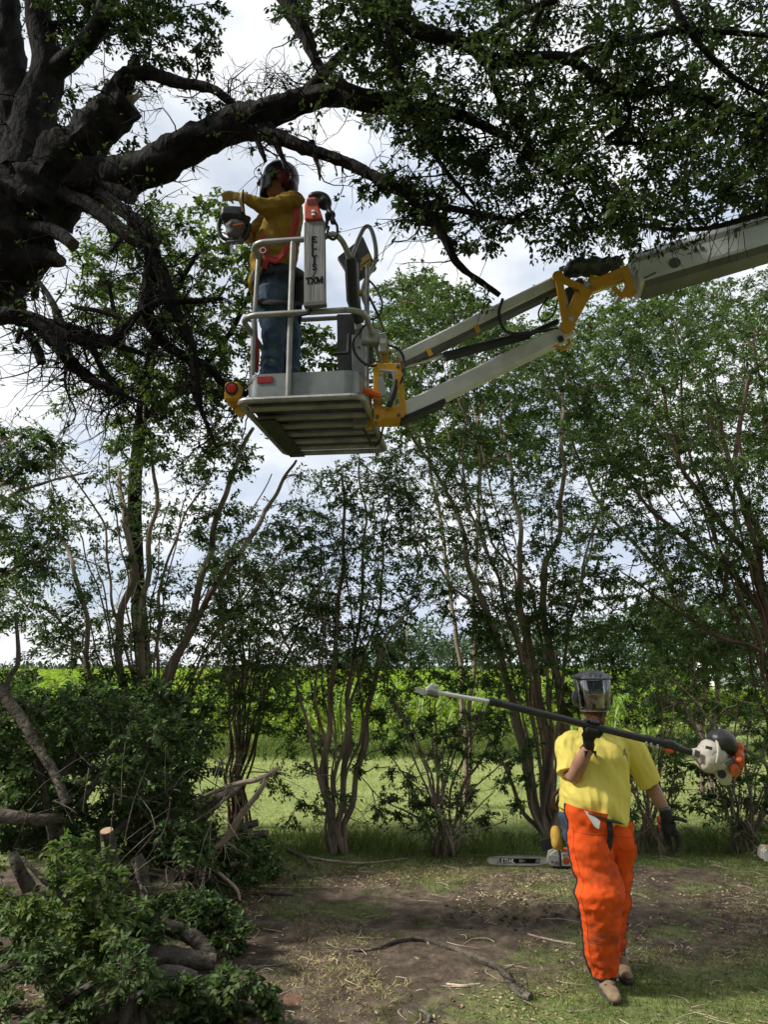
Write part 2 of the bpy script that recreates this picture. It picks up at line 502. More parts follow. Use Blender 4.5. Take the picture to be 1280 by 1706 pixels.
def _visor(m):
    N, K = m.node_tree.nodes, m.node_tree.links
    N.clear()
    out = N.new('ShaderNodeOutputMaterial'); tr = N.new('ShaderNodeBsdfTransparent'); tr.inputs['Color'].default_value = (.93, .95, .96, 1)
    gl = N.new('ShaderNodeBsdfGlossy'); gl.inputs['Roughness'].default_value = .07
    fr = N.new('ShaderNodeFresnel'); fr.inputs['IOR'].default_value = 1.6
    ad = N.new('ShaderNodeMath'); ad.operation = 'ADD'; ad.inputs[1].default_value = .07; ad.use_clamp = True
    mx = N.new('ShaderNodeMixShader')
    tc = N.new('ShaderNodeTexCoord'); mp = N.new('ShaderNodeMapping'); mp.inputs['Scale'].default_value = (60, 60, 1.5)
    nz_ = N.new('ShaderNodeTexNoise'); nz_.inputs['Scale'].default_value = 1.0; bp = N.new('ShaderNodeBump'); bp.inputs['Strength'].default_value = .25; bp.inputs['Distance'].default_value = .004
    K.new(tc.outputs['Object'], mp.inputs['Vector']); K.new(mp.outputs['Vector'], nz_.inputs['Vector']); K.new(nz_.outputs['Fac'], bp.inputs['Height']); K.new(bp.outputs['Normal'], gl.inputs['Normal'])
    K.new(fr.outputs['Fac'], ad.inputs[0]); K.new(ad.outputs[0], mx.inputs['Fac']); K.new(tr.outputs[0], mx.inputs[1]); K.new(gl.outputs[0], mx.inputs[2]); K.new(mx.outputs[0], out.inputs['Surface'])
_visor(M['visor'])
M['engine_white'] = mat('engine_white', (0.26, 0.235, 0.19), (0.48, 0.45, 0.385), 9, 0.5, ramp=(.30, .5), detail=9)
M['engine_orange'] = mat('engine_orange', (0.22, 0.045, 0.012), (0.58, 0.11, 0.02), 12, 0.5, ramp=(.32, .52))
M['tank'] = mat('tank', (0.55, 0.55, 0.46), (0.66, 0.66, 0.58), 7, 0.4, spec=.5, trans=(.25, 1.0))
M['saw_red'] = mat('saw_red', (0.42, 0.06, 0.02), (0.5, 0.08, 0.03), 12, 0.5, detail=8, c3=(.28, .05, .03))
M['bar_steel'] = mat('bar_steel', (0.42, 0.42, 0.40), (0.55, 0.55, 0.53), 18, 0.42, metal=.3)
M['car_white'] = mat('car_white', (0.75, 0.75, 0.75), (0.8, 0.8, 0.8), 3, 0.3)
M['car_glass'] = mat('car_glass', (0.03, 0.035, 0.04), None, 3, 0.1)
M['house_wall'] = mat('house_wall', (0.62, 0.56, 0.52), (0.68, 0.62, 0.58), 2, 0.8)
M['house_roof'] = mat('house_roof', (0.22, 0.13, 0.11), (0.28, 0.18, 0.15), 4, 0.85)
M['pole_wood'] = mat('pole_wood', (0.2, 0.17, 0.14), (0.3, 0.26, 0.22), 4, 0.9)
M['visor_edge'] = mat('visor_edge', (.30, .31, .32), (.36, .37, .38), 20, .25)

# ------------------------------------------------------------------ ground
def sstep(a, b, x):
    t = np.clip((x - a) / (b - a), 0, 1)
    return t * t * (3 - 2 * t)

def vnoise(x, y, s, seed=0.0):
    """cheap smooth value noise, vectorised"""
    x = np.asarray(x, float) * s + seed * 13.7; y = np.asarray(y, float) * s + seed * 7.3
    xi, yi = np.floor(x), np.floor(y); xf, yf = x - xi, y - yi
    def h(a, b):
        v = np.sin(a * 127.1 + b * 311.7 + seed * 17.0) * 43758.5453
        return v - np.floor(v)
    u, v = xf * xf * (3 - 2 * xf), yf * yf * (3 - 2 * yf)
    return (h(xi, yi) * (1 - u) + h(xi + 1, yi) * u) * (1 - v) + (h(xi, yi + 1) * (1 - u) + h(xi + 1, yi + 1) * u) * v

def fbm(x, y, s, seed=0.0, o=4):
    t, a, n = 0, 0.5, 0
    for k in range(o):
        t = t + a * vnoise(x, y, s * 2 ** k, seed + k); n += a; a *= .55
    return t / n

def grassy(x, y):
    """how far turf (1) or bare soil (0) covers the ground"""
    x = np.asarray(x, float); y = np.asarray(y, float)
    far = sstep(7.35, 8.1, y + .5 * (fbm(x, y, 1.1, 3) - .5))
    near = sstep(5.25, 4.6, y - .22 * np.clip(x, 0, 4) + .5 * (fbm(x, y, 1.7, 5) - .5)) * sstep(-.1, .9, x)
    right = sstep(3.0, 4.0, x + .6 * fbm(x, y, .9, 8)) * .7
    patch = sstep(.52, .75, fbm(x, y, 1.9, 9)) * .55
    return np.clip(np.maximum.reduce([far, near * .85, right, patch]), 0, 1)

def height(x, y):
    x = np.asarray(x, float); y = np.asarray(y, float)
    g = grassy(x, y)
    h = .05 * (fbm(x, y, .6, 21) - .5) + (1 - g) * (.05 * (fbm(x, y, 3.2, 22) - .5) + .022 * (fbm(x, y, 11, 23, 3) - .5))
    clod = np.exp(-(((x - 1.15) / .55) ** 2 + ((y - 6.35) / .3) ** 2)) + .7 * np.exp(-(((x - 2.4) / .4) ** 2 + ((y - 6.6) / .25) ** 2))
    h = h + clod * (.17 * (fbm(x, y, 6.5, 31, 3) - .45) + .05 * (fbm(x, y, 17, 32, 2) - .5))
    fade = np.exp(-np.clip(np.hypot(x, y - 6) - 9, 0, None) / 6)
    return h * fade

def axis(lo, hi, fine_lo, fine_hi, step, grow=1.18):
    a = list(np.arange(fine_lo, fine_hi, step)); s = step
    v = a[-1]
    while v < hi:
        s *= grow; v += s; a.append(v)
    v = a[0]; s = step
    pre = []
    while v > lo:
        s *= grow; v -= s; pre.append(v)
    return np.array(pre[::-1] + a)

gx = axis(-900, 900, -2.6, 4.6, .03); gy = axis(-60, 1600, 4.2, 9.2, .03)
GX, GY = np.meshgrid(gx, gy)
GZ = height(GX, GY)
V = np.stack([GX.ravel(), GY.ravel(), GZ.ravel()], 1)
nx, ny = len(gx), len(gy)
ii = (np.arange(ny - 1)[:, None] * nx + np.arange(nx - 1)[None]).ravel()
loops = np.stack([ii, ii + 1, ii + nx + 1, ii + nx], 1).ravel()
me = mesh_np('ground', V, loops, np.full(len(ii), 4))
att = me.attributes.new('turf', 'FLOAT', 'POINT')
att.data.foreach_set('value', np.ascontiguousarray(grassy(GX, GY).ravel(), np.float32))
gm = bpy.data.materials.new('ground_soil_turf'); gm.use_nodes = True
N, K = gm.node_tree.nodes, gm.node_tree.links
b = N['Principled BSDF']; b.inputs['Roughness'].default_value = .95; b.inputs['Specular IOR Level'].default_value = .12
tc = N.new('ShaderNodeTexCoord')
def gn(scale, detail=8, rough=.65):
    t = N.new('ShaderNodeTexNoise'); t.inputs['Scale'].default_value = scale; t.inputs['Detail'].default_value = detail
    t.inputs['Roughness'].default_value = rough; K.new(tc.outputs['Object'], t.inputs['Vector']); return t
def grmp(src, stops):
    r = N.new('ShaderNodeValToRGB'); e = r.color_ramp.elements
    e[0].position, e[0].color = stops[0][0], (*stops[0][1], 1); e[1].position, e[1].color = stops[-1][0], (*stops[-1][1], 1)
    for p, c in stops[1:-1]:
        x = e.new(p); x.color = (*c, 1)
    K.new(src, r.inputs['Fac']); return r
soil = grmp(gn(7, 10, .72).outputs['Fac'], [(.32, (.050, .035, .028)), (.48, (.105, .078, .06)), (.57, (.155, .118, .09)), (.68, (.24, .19, .145))])
turf = grmp(gn(1.3, 9, .7).outputs['Fac'], [(.3, (.18, .23, .07)), (.5, (.25, .31, .10)), (.7, (.33, .37, .14))])
at = N.new('ShaderNodeAttribute'); at.attribute_name = 'turf'
ad = N.new('ShaderNodeMath'); ad.operation = 'MULTIPLY_ADD'; ad.inputs[1].default_value = 1.0; 
br = N.new('ShaderNodeMath'); br.operation = 'MULTIPLY_ADD'; br.inputs[1].default_value = 2.6; br.inputs[2].default_value = -1.42
K.new(gn(9, 10, .8).outputs['Fac'], br.inputs[0]); K.new(at.outputs['Fac'], ad.inputs[0]); K.new(br.outputs[0], ad.inputs[2])
cl = N.new('ShaderNodeClamp'); K.new(ad.outputs[0], cl.inputs['Value'])
mx = N.new('ShaderNodeMix'); mx.data_type = 'RGBA'
K.new(cl.outputs['Result'], mx.inputs['Factor']); K.new(soil.outputs['Color'], mx.inputs['A']); K.new(turf.outputs['Color'], mx.inputs['B'])
K.new(mx.outputs['Result'], b.inputs['Base Color'])
bp = N.new('ShaderNodeBump'); bp.inputs['Strength'].default_value = .9; bp.inputs['Distance'].default_value = .025
K.new(gn(38, 8, .75).outputs['Fac'], bp.inputs['Height']); K.new(bp.outputs['Normal'], b.inputs['Normal'])
link('ground', me, gm, kind='structure')

def tri_cards(base, direc, L, W, bend=.35, seg=2):
    """grass blades: N blades of seg quads-ish, tapered and bent. base (N,3), direc (N,3) unit"""
    n = len(base)
    side = np.cross(direc, np.array([0, 0, 1.0])) + RNG.normal(0, .3, (n, 3)); side /= np.linalg.norm(side, axis=1)[:, None] + 1e-9
    lean = RNG.normal(0, 1, (n, 3)); lean[:, 2] = -.4; lean /= np.linalg.norm(lean, axis=1)[:, None]
    Vs = []
    for k in range(seg):
        t = k / seg
        c = base + direc * (L * t)[:, None] + lean * (L * bend * t * t)[:, None]
        w = (W * (1 - t * .45))[:, None] * .5
        Vs += [c - side * w, c + side * w]
    Vs.append(base + direc * (L * .95)[:, None] + lean * (L * bend)[:, None])
    V = np.stack(Vs, 1); nv = 2 * seg + 1
    o = np.arange(n)[:, None] * nv
    loops, totals = [], []
    quads = np.concatenate([o + np.array([[2 * k, 2 * k + 1, 2 * k + 3, 2 * k + 2]]) for k in range(seg - 1)], 1).reshape(n, -1) if seg > 1 else np.zeros((n, 0), int)
    tri = o + np.array([[2 * seg - 2, 2 * seg - 1, 2 * seg]])
    allv = np.concatenate([quads, tri], 1).ravel()
    tot = np.tile(np.array([4] * (seg - 1) + [3]), n)
    return V.reshape(-1, 3), allv, tot

def scatter_grass(name, n, xr, yr, dens, L, W, material, spread=.45, cluster=0, bend=.4, seg=2, z0=0.0):
    x = RNG.uniform(*xr, n); y = RNG.uniform(*yr, n)
    keep = RNG.random(n) < dens(x, y)
    x, y = x[keep], y[keep]
    if cluster:
        x = np.repeat(x, cluster) + RNG.normal(0, .018, len(x) * cluster); y = np.repeat(y, cluster) + RNG.normal(0, .018, len(y) * cluster)
    n = len(x)
    base = np.stack([x, y, height(x, y) - .004 + z0], 1)
    d = RNG.normal(0, spread, (n, 3)); d[:, 2] = 1; d /= np.linalg.norm(d, axis=1)[:, None]
    l = RNG.uniform(L[0], L[1], n) * (.6 + .8 * vnoise(x, y, 2.1, 4)); w = RNG.uniform(W[0], W[1], n)
    V, lo, to = tri_cards(base, d, l, w, bend, seg)
    return link(name, mesh_np(name, V, lo, to), material, kind='stuff')

tag(scatter_grass('grass', 60000, (-1.6, 4.4), (4.2, 8.4), lambda x, y: np.clip(grassy(x, y) * 1.6 * fbm(x, y, 4.5, 61) + .03 + .35 * sstep(.55, .7, fbm(x, y, 3.1, 63)), 0, 1), (.02, .06), (.0025, .005), M['grass'], .7, 3),
    'short green grass growing in patches over the bare soil', 'grass')
strip = lambda x, y: np.exp(-((y - 8.55 + .12 * np.sin(x * 1.7)) / .38) ** 2) * (.35 + .9 * fbm(x, y, 1.3, 41))
tag(scatter_grass('tall_grass', 15000, (-4.5, 6.5), (7.7, 9.5), strip, (.10, .30), (.004, .008), M['grass'], .35, 3, .55, 3),
    'long unmown grass tufts round the feet of the shrubs', 'grass')
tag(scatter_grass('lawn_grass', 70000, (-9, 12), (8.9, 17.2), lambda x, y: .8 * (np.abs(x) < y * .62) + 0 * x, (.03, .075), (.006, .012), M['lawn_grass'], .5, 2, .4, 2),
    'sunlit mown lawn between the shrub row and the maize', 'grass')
tag(scatter_grass('rough_grass', 16000, (-13, 14), (15.4, 18.2), lambda x, y: np.exp(-((y - 16.9) / .7) ** 2), (.25, .65), (.012, .022), M['grass'], .35, 2, .5, 2),
    'strip of high rough grass in front of the maize', 'grass')
tag(scatter_grass('dry_grass_litter', 34000, (-1.6, 4.2), (4.25, 8.0), lambda x, y: .85 * sstep(.50, .66, fbm(x, y, 1.25, 55)) * (1 - .5 * grassy(x, y)), (.02, .06), (.003, .006), M['dry_grass'], 2.2, 3, .3, 2),
    'straw coloured dry moss and clippings scattered over the soil', 'grass litter')

# dead leaves, bark chips and clods lying on the soil
n = 9500
x = RNG.uniform(-2.2, 4.4, 3 * n); y = RNG.uniform(4.25, 8.6, 3 * n); kp = RNG.random(3 * n) < sstep(.35, .75, fbm(x, y, 1.6, 71)); x, y = x[kp], y[kp]; n = len(x)
base = np.stack([x, y, height(x, y) + .006], 1)
a = RNG.uniform(0, 6.28, n); L = RNG.uniform(.008, .04, n)
d1 = np.stack([np.cos(a), np.sin(a), RNG.normal(0, .25, n)], 1) * L[:, None]; d2 = np.stack([-np.sin(a), np.cos(a), RNG.normal(0, .35, n)], 1) * (L * RNG.uniform(.25, .6, n))[:, None]
V = np.stack([base - d1 * .5, base + d2 * .5, base + d1 * .5, base - d2 * .5], 1).reshape(-1, 3)
tag(link('leaf_litter', mesh_np('leaf_litter', V, np.arange(4 * n), np.full(n, 4), False), M['dead_leaf'], kind='stuff'),
    'brown dead leaves and bark chips littering the ground', 'leaf litter')
mb = MB()
for k in range(300):
    if k < 120:
        x, y = RND.gauss(1.15, .38), RND.gauss(6.3, .2)
    else:
        x, y = RND.uniform(-1.2, 4), RND.uniform(4.5, 7.9)
    r = RND.uniform(.005, .02) if k < 120 else RND.uniform(.003, .010)
    c = np.array([x, y, float(height(x, y)) + r * .3])
    U = unit([RND.gauss(0, 1), RND.gauss(0, 1), RND.gauss(0, .5)])
    mb.ell(c, (r, r * RND.uniform(.6, .9), r * RND.uniform(.5, .8)), U=U, W=(0, .3, 1), nu=6, nv=4)
clodm = mat('clod', (.055, .04, .032), (.12, .09, .07), 20, .95, bump=.8, spec=.1)
tag(mb.build('clods', clodm, smooth=False, kind='stuff'), 'dark crumbly clods of turned soil behind the walking man', 'soil')

# ------------------------------------------------------------------ leaves and branches, grown in bulk
def leaf_mesh(name, pos, d, nrm, L, wr=.5, fold=.35, droop=.2, rich=False):
    """leaf blades: pos (N,3) stalk end, d (N,3) along the blade, nrm (N,3) rough upward normal, L (N) length"""
    d = d / (np.linalg.norm(d, axis=1)[:, None] + 1e-9)
    s = np.cross(d, nrm); s /= np.linalg.norm(s, axis=1)[:, None] + 1e-9
    u = np.cross(s, d)
    L = L[:, None]; w = L * wr
    def at(t, o, h):
        return pos + d * (L * t) + s * (w * o) + u * (w * h) - u * (L * droop * t * t)
    if rich:
        ts = [(.0, 0), (.18, .30), (.42, .46), (.70, .40), (.92, .16)]
        mid = [at(t, 0, 0) for t in (0, .18, .42, .70, .92, 1.0)]
        R = [at(t, o, fold * o) for t, o in ts[1:]]; Lf = [at(t, -o, fold * o) for t, o in ts[1:]]
        V = np.stack(mid + R + Lf, 1)                       # 0-5 mid, 6-9 right, 10-13 left
        q = [[0, 6, 1, 1], [1, 6, 7, 2], [2, 7, 8, 3], [3, 8, 9, 4], [0, 1, 10, 10], [1, 2, 11, 10], [2, 3, 12, 11], [3, 4, 13, 12]]
        faces = [[0, 6, 1], [1, 6, 7, 2], [2, 7, 8, 3], [3, 8, 9, 4], [4, 9, 5], [0, 1, 10], [1, 2, 11, 10], [2, 3, 12, 11], [3, 4, 13, 12], [4, 5, 13]]
    else:
        V = np.stack([at(0, 0, 0), at(.30, .42, fold * .42), at(.68, .40, fold * .40), at(1, 0, 0), at(.68, -.40, fold * .40), at(.30, -.42, fold * .42)], 1)
        faces = [[0, 1, 2, 3], [0, 3, 4, 5]]
    nv = V.shape[1]; n = len(pos)
    flat = np.array(sum(faces, []))
    loops = (np.arange(n)[:, None] * nv + flat[None]).ravel()
    tot = np.tile(np.array([len(f) for f in faces]), n)
    return mesh_np(name, V.reshape(-1, 3), loops, tot)

def tubes_np(PTS, r0, r1, n=3):
    """many tubes of the same number of points. PTS (K,m,3)"""
    Kk, m, _ = PTS.shape
    T = np.gradient(PTS, axis=1); T /= np.linalg.norm(T, axis=2)[..., None] + 1e-9
    a = np.where(np.abs(T[:, :1, 2:3]) < .9, np.array([0, 0, 1.0]), np.array([1.0, 0, 0]))
    a = np.broadcast_to(a, T.shape); a = a - T * (a * T).sum(2)[..., None]; a = a / (np.linalg.norm(a, axis=2)[..., None] + 1e-9)
    b = np.cross(T, a)
    rr = r0[:, None] + (r1 - r0)[:, None] * np.linspace(0, 1, m)[None]
    ang = np.arange(n) * 2 * math.pi / n
    V = PTS[:, :, None, :] + rr[:, :, None, None] * (np.cos(ang)[None, None, :, None] * a[:, :, None, :] + np.sin(ang)[None, None, :, None] * b[:, :, None, :])
    i, k = np.meshgrid(np.arange(m - 1), np.arange(n), indexing='ij'); k2 = (k + 1) % n
    q = np.stack([i * n + k, i * n + k2, (i + 1) * n + k2, (i + 1) * n + k], -1).reshape(-1)
    loops = (np.arange(Kk)[:, None] * (m * n) + q[None]).ravel()
    return V.reshape(-1, 3), loops, np.full(Kk * (m - 1) * n, 4)

def inside(poly, x, y):
    r = False; j = len(poly) - 1
    for i in range(len(poly)):
        xi, yi = poly[i]; xj, yj = poly[j]
        if (yi > y) != (yj > y) and x < (xj - xi) * (y - yi) / (yj - yi) + xi:
            r = not r
        j = i
    return r

def fill(poly, n, Y, mind=18, gate=0.0, seed=0):
    """points scattered through the volume behind a picture outline, n at most, kept apart, with gaps"""
    xs = [p[0] for p in poly]; ys = [p[1] for p in poly]
    out = []
    tries = 0
    while len(out) < n and tries < n * 40:
        tries += 1
        x, y = RND.uniform(min(xs), max(xs)), RND.uniform(min(ys), max(ys))
        if not inside(poly, x, y):
            continue
        if gate and mnoise.noise(Vector((x / 95 + seed, y / 95, seed * 3.1))) < gate - .5 * RND.random():
            continue
        if any((x - a) ** 2 + (y - b) ** 2 < mind * mind for a, b, _ in out):
            continue
        out.append((x, y, None))
    return [P(x, y, RND.uniform(*Y)) for x, y, _ in out]

class Tree:
    def __init__(self, name, label, cat, base, bark, leaf, group=None, L=(.04, .065), wr=.5):
        self.root = thing(name, label, cat, base, group)
        self.bark, self.leaf, self.L, self.wr = bark, leaf, L, wr
        self.nodes = np.zeros((0, 3)); self.nr = np.zeros(0)
        self.br, self.tw, self.lp = [], [], []
        self.trunk = MB()

    def add_nodes(self, pts, r):
        self.nodes = np.vstack([self.nodes, pts]); self.nr = np.concatenate([self.nr, r])

    def limb(self, px, name=None, n=10, k=None, wob=.12, jit=.0, cut=False, stub=False, nodes=True, mat_=None, wf=7.0):
        """px: list of (px, py, Y, radius in photo pixels)"""
        c = np.array([P(a, b_, Y) for a, b_, Y, r in px]); r = np.array([q[3] * mpp(p) for q, p in zip(px, c)])
        return self.limb_w(c, r, name, n, k, wob, jit, nodes, mat_, wf)

    def limb_w(self, c, r, name=None, n=10, k=None, wob=.12, jit=0.0, nodes=True, mat_=None, wf=7.0):
        L = np.linalg.norm(np.diff(c, axis=0), axis=1).sum()
        k = k or int(max(6, min(40, L / .07)))
        pts = catmull(c, k)
        rr = np.interp(np.linspace(0, 1, k), np.linspace(0, 1, len(r)), r)
        if jit:
            j = np.array([[nz(p, 2.3, 1), nz(p, 2.3, 5), nz(p, 2.3, 9)] for p in pts]) * jit
            j[0] = 0
            pts = pts + j
        mb = MB() if name else self.trunk
        mb.tube(pts, rr, n, True, wob=wob, wf=wf)
        if nodes:
            self.add_nodes(pts, rr)
        if name:
            return mb.build(name, mat_ or self.bark, self.root)
        return pts

    def connect(self, target, r_end=.004, up=.12, maxr=.03):
        target = np.asarray(target)
        dv = target - self.nodes
        d = np.linalg.norm(dv, axis=1) + .6 * np.clip(self.nodes[:, 2] - target[2] + .05, 0, None) + np.clip(.006 - self.nr, 0, None) * 30
        i = int(np.argmin(d))
        p0, p1 = self.nodes[i], target
        L = np.linalg.norm(p1 - p0)
        mid = (p0 + p1) / 2 + np.array([0, 0, up * L]) + RNG.normal(0, .09 * L, 3)
        t = np.linspace(0, 1, 7)[:, None]
        pts = (1 - t) ** 2 * p0 + 2 * t * (1 - t) * mid + t * t * p1
        pts[1:-1] += RNG.normal(0, .022 * L, (5, 3))
        r0 = min(self.nr[i] * .7, r_end + .011 * L, maxr)
        self.br.append((pts, max(r0, r_end), r_end))
        self.add_nodes(pts[1:], np.linspace(r0, r_end, 6))
        return pts

    def cluster(self, c, R, ntw, nlf, droop=.1, connect=True, lead=None):
        """one spray of twigs and leaves round c; R radii"""
        R = np.asarray(R if not np.isscalar(R) else (R, R, R * .75), float)
        pts = self.connect(c) if connect else lead
        for k in range(ntw):
            v = RNG.normal(0, 1, 3); v /= np.linalg.norm(v); v *= RNG.random() ** .4
            tgt = np.asarray(c) + v * R
            p0 = pts[RND.randint(3, 6)]
            L = np.linalg.norm(tgt - p0)
            mid = (p0 + tgt) / 2 + np.array([0, 0, .1 * L]) + RNG.normal(0, .06 * L, 3)
            t = np.linspace(0, 1, 4)[:, None]
            tp = (1 - t) ** 2 * p0 + 2 * t * (1 - t) * mid + t * t * (tgt - np.array([0, 0, droop * L]))
            self.tw.append(tp)
            m = max(2, int(nlf * RND.uniform(.6, 1.4)))
            tt = np.linspace(.25, 1, m) + RNG.normal(0, .03, m)
            tt = np.clip(tt, 0, 1)
            q = tt * 3; i0 = np.minimum(q.astype(int), 2); f = (q - i0)[:, None]
            pos = tp[i0] * (1 - f) + tp[i0 + 1] * f
            tdir = unit(tp[-1] - tp[0])
            side = np.cross(tdir, RNG.normal(0, 1, (m, 3)) * .5 + np.array([0, 0, 1])); side /= np.linalg.norm(side, axis=1)[:, None] + 1e-9
            sg = np.where(np.arange(m) % 2 == 0, 1, -1)[:, None]
            dr = tdir * .55 + side * sg * .8 + RNG.normal(0, .3, (m, 3)) + np.array([0, 0, -.12])
            self.lp.append((pos + RNG.normal(0, .008, (m, 3)), dr))

    def fuzz(self, n, L=(.1, .45), leafy=.25, rmin=.008, sel=None, down=.15):
        """crooked dead twigs and small shoots along the limbs"""
        idx = np.where((self.nr > rmin) & (sel(self.nodes) if sel else True))[0]
        base_n, base_r = self.nodes.copy(), self.nr.copy()
        for _ in range(n):
            i = int(RND.choice(idx)); p = base_n[i]
            d = RNG.normal(0, 1, 3); d[2] += down; d = unit(d)
            p = p + d * base_r[i] * .8
            l = RND.uniform(*L)
            pts = [p]
            for k in range(6):
                d = unit(d + RNG.normal(0, .32, 3)); pts.append(pts[-1] + d * l / 6)
            pts = np.array(pts); self.br.append((pts, RND.uniform(.003, .0075), .0012))
            for k in range(RND.randint(1, 4)):
                q = pts[RND.randint(2, 5)]; e = unit(d + RNG.normal(0, .9, 3)) * l * RND.uniform(.25, .6)
                t4 = np.array([q, q + e * .35 + RNG.normal(0, .012, 3), q + e * .7 + RNG.normal(0, .018, 3), q + e])
                self.tw.append(t4)
                if RND.random() < leafy:
                    m = RND.randint(3, 8); f = RNG.random((m, 1))
                    self.lp.append((q + e * (.4 + .6 * f) + RNG.normal(0, .012, (m, 3)), e / l + RNG.normal(0, .7, (m, 3))))

    def finish(self, twig_mat=None, leaf_label=None, rich=False, trunk_name='trunk', fold=.35, tw_r=(.0028, .0012), single=0, low=False):
        root = self.root; org = ORIGIN[root.name]
        if self.trunk.n:
            self.trunk.build(trunk_name, self.bark, root)
        if self.br:
            P0 = np.stack([b[0] for b in self.br]); r0 = np.array([b[1] for b in self.br]); r1 = np.array([b[2] for b in self.br])
            V, lo, to = tubes_np(P0 - org, r0, r1, 5)
            link('branches', mesh_np('branches', V, lo, to), self.bark if twig_mat is None else twig_mat, root, 'stuff')
        if self.tw:
            T = np.stack(self.tw); n = len(T)
            V, lo, to = tubes_np(T - org, np.full(n, tw_r[0]), np.full(n, tw_r[1]), 3)
            link('twigs', mesh_np('twigs', V, lo, to), twig_mat or M['twig'], root, 'stuff')
        if self.lp:
            pos = np.vstack([a for a, _ in self.lp]); d = np.vstack([b for _, b in self.lp]); n = len(pos)
            nr = RNG.normal(0, .45, (n, 3)); nr[:, 2] += 1
            L = RNG.uniform(self.L[0], self.L[1], n)
            if single:
                # the leaves that show largest are leaf objects of their own, sharing one blade
                q = pos - np.array([0, 0, EYE])
                zc = q[:, 1] * math.cos(PITCH) + q[:, 2] * math.sin(PITCH); yc = q[:, 2] * math.cos(PITCH) - q[:, 1] * math.sin(PITCH)
                u, v = q[:, 0] / zc * F_PX, yc / zc * F_PX
                cd = zc - L * 8 - (pos[:, 2] * .8 if low else 0) + np.where((zc > 0) & (np.abs(u) < 630) & (np.abs(v) < 840), 0, 99)
                order = np.argsort(cd); own = order[:single]; rest = order[single:]
                proto = []
                for q in range(3):
                    proto.append(leaf_mesh('leaf', np.zeros((1, 3)), np.array([[0, 1.0, 0]]), np.array([[.05 * (q - 1), 0, 1.0]]), np.ones(1), self.wr * (.9 + .1 * q), fold * (.7 + .3 * q), .12 + .1 * q, True))
                    proto[-1].materials.append(self.leaf)
                for i in own:
                    o = bpy.data.objects.new('leaf', proto[RND.randint(0, 2)]); COL.objects.link(o); o.parent = root
                    y = Vector(unit(d[i])); s = y.cross(Vector(nr[i])).normalized(); z = s.cross(y)
                    Mx = Matrix((s, y, z)).transposed().to_4x4() @ Matrix.Diagonal((L[i], L[i], L[i], 1))
                    Mx.translation = Vector(pos[i] - org)
                    o.matrix_local = Mx
                pos, d, nr, L = pos[rest], d[rest], nr[rest], L[rest]
            link('foliage', leaf_mesh('foliage', pos - org, d, nr, L, self.wr, fold, .2, rich), self.leaf, root, 'stuff')
        return root

# ------------------------------------------------------------------ the oak
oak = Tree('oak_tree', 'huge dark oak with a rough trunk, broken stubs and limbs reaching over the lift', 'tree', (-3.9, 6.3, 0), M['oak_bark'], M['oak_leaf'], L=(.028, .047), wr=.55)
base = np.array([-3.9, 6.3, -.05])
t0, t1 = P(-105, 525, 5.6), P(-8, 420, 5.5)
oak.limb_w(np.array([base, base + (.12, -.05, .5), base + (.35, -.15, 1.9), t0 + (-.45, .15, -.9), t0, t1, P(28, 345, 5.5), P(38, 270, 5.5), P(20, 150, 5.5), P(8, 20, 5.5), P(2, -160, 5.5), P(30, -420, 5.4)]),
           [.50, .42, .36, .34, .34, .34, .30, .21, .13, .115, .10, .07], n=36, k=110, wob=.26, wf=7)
oak.limb([(45, 300, 5.45, 50), (55, 200, 5.45, 36), (80, 110, 5.4, 26), (62, 20, 5.35, 20), (58, -120, 5.3, 15), (90, -300, 5.2, 9)], 'limb', 14)
oak.limb([(75, 130, 5.4, 20), (130, 85, 5.3, 16), (165, 40, 5.2, 15), (190, -30, 5.1, 12), (260, -140, 4.9, 8)], 'limb', 12)
# broken stub
stub = oak.limb([(60, 350, 5.45, 62), (95, 290, 5.35, 46), (140, 235, 5.25, 36), (180, 195, 5.2, 31), (214, 166, 5.15, 27)], 'broken_limb', 26, 40, wob=.3, wf=9)
mb = MB()
for k in range(15):
    a = k * 2.39
    rr = 20 * math.sqrt(RND.random())
    x0, y0 = 200 + rr * math.cos(a) * .7, 174 + rr * math.sin(a)
    x1, y1 = x0 + RND.uniform(10, 34), y0 - RND.uniform(2, 24)
    p = P(x0, y0, 5.16 + RND.uniform(-.06, .06)); q = P(x1, y1, 5.14 + RND.uniform(-.06, .06))
    mb.tube([p, (p + q) / 2 + RNG.normal(0, .006, 3), q], [RND.uniform(.016, .03), .014, .003], 5)
mb.build('splinters', M['splinter'], stub, smooth=False)
oak.limb([(160, 215, 5.2, 22), (178, 175, 5.15, 19), (200, 140, 5.1, 15), (225, 121, 5.05, 10), (262, 122, 5.0, 10), (300, 137, 4.95, 9), (345, 146, 4.9, 8), (375, 165, 4.9, 7), (400, 190, 4.9, 6), (430, 232, 4.85, 5), (445, 270, 4.85, 3)], 'limb', 14, 70, wob=.34, jit=.03, wf=11)
oak.limb([(210, 150, 5.12, 11), (222, 115, 5.1, 9), (228, 95, 5.1, 7)], 'stub', 8)
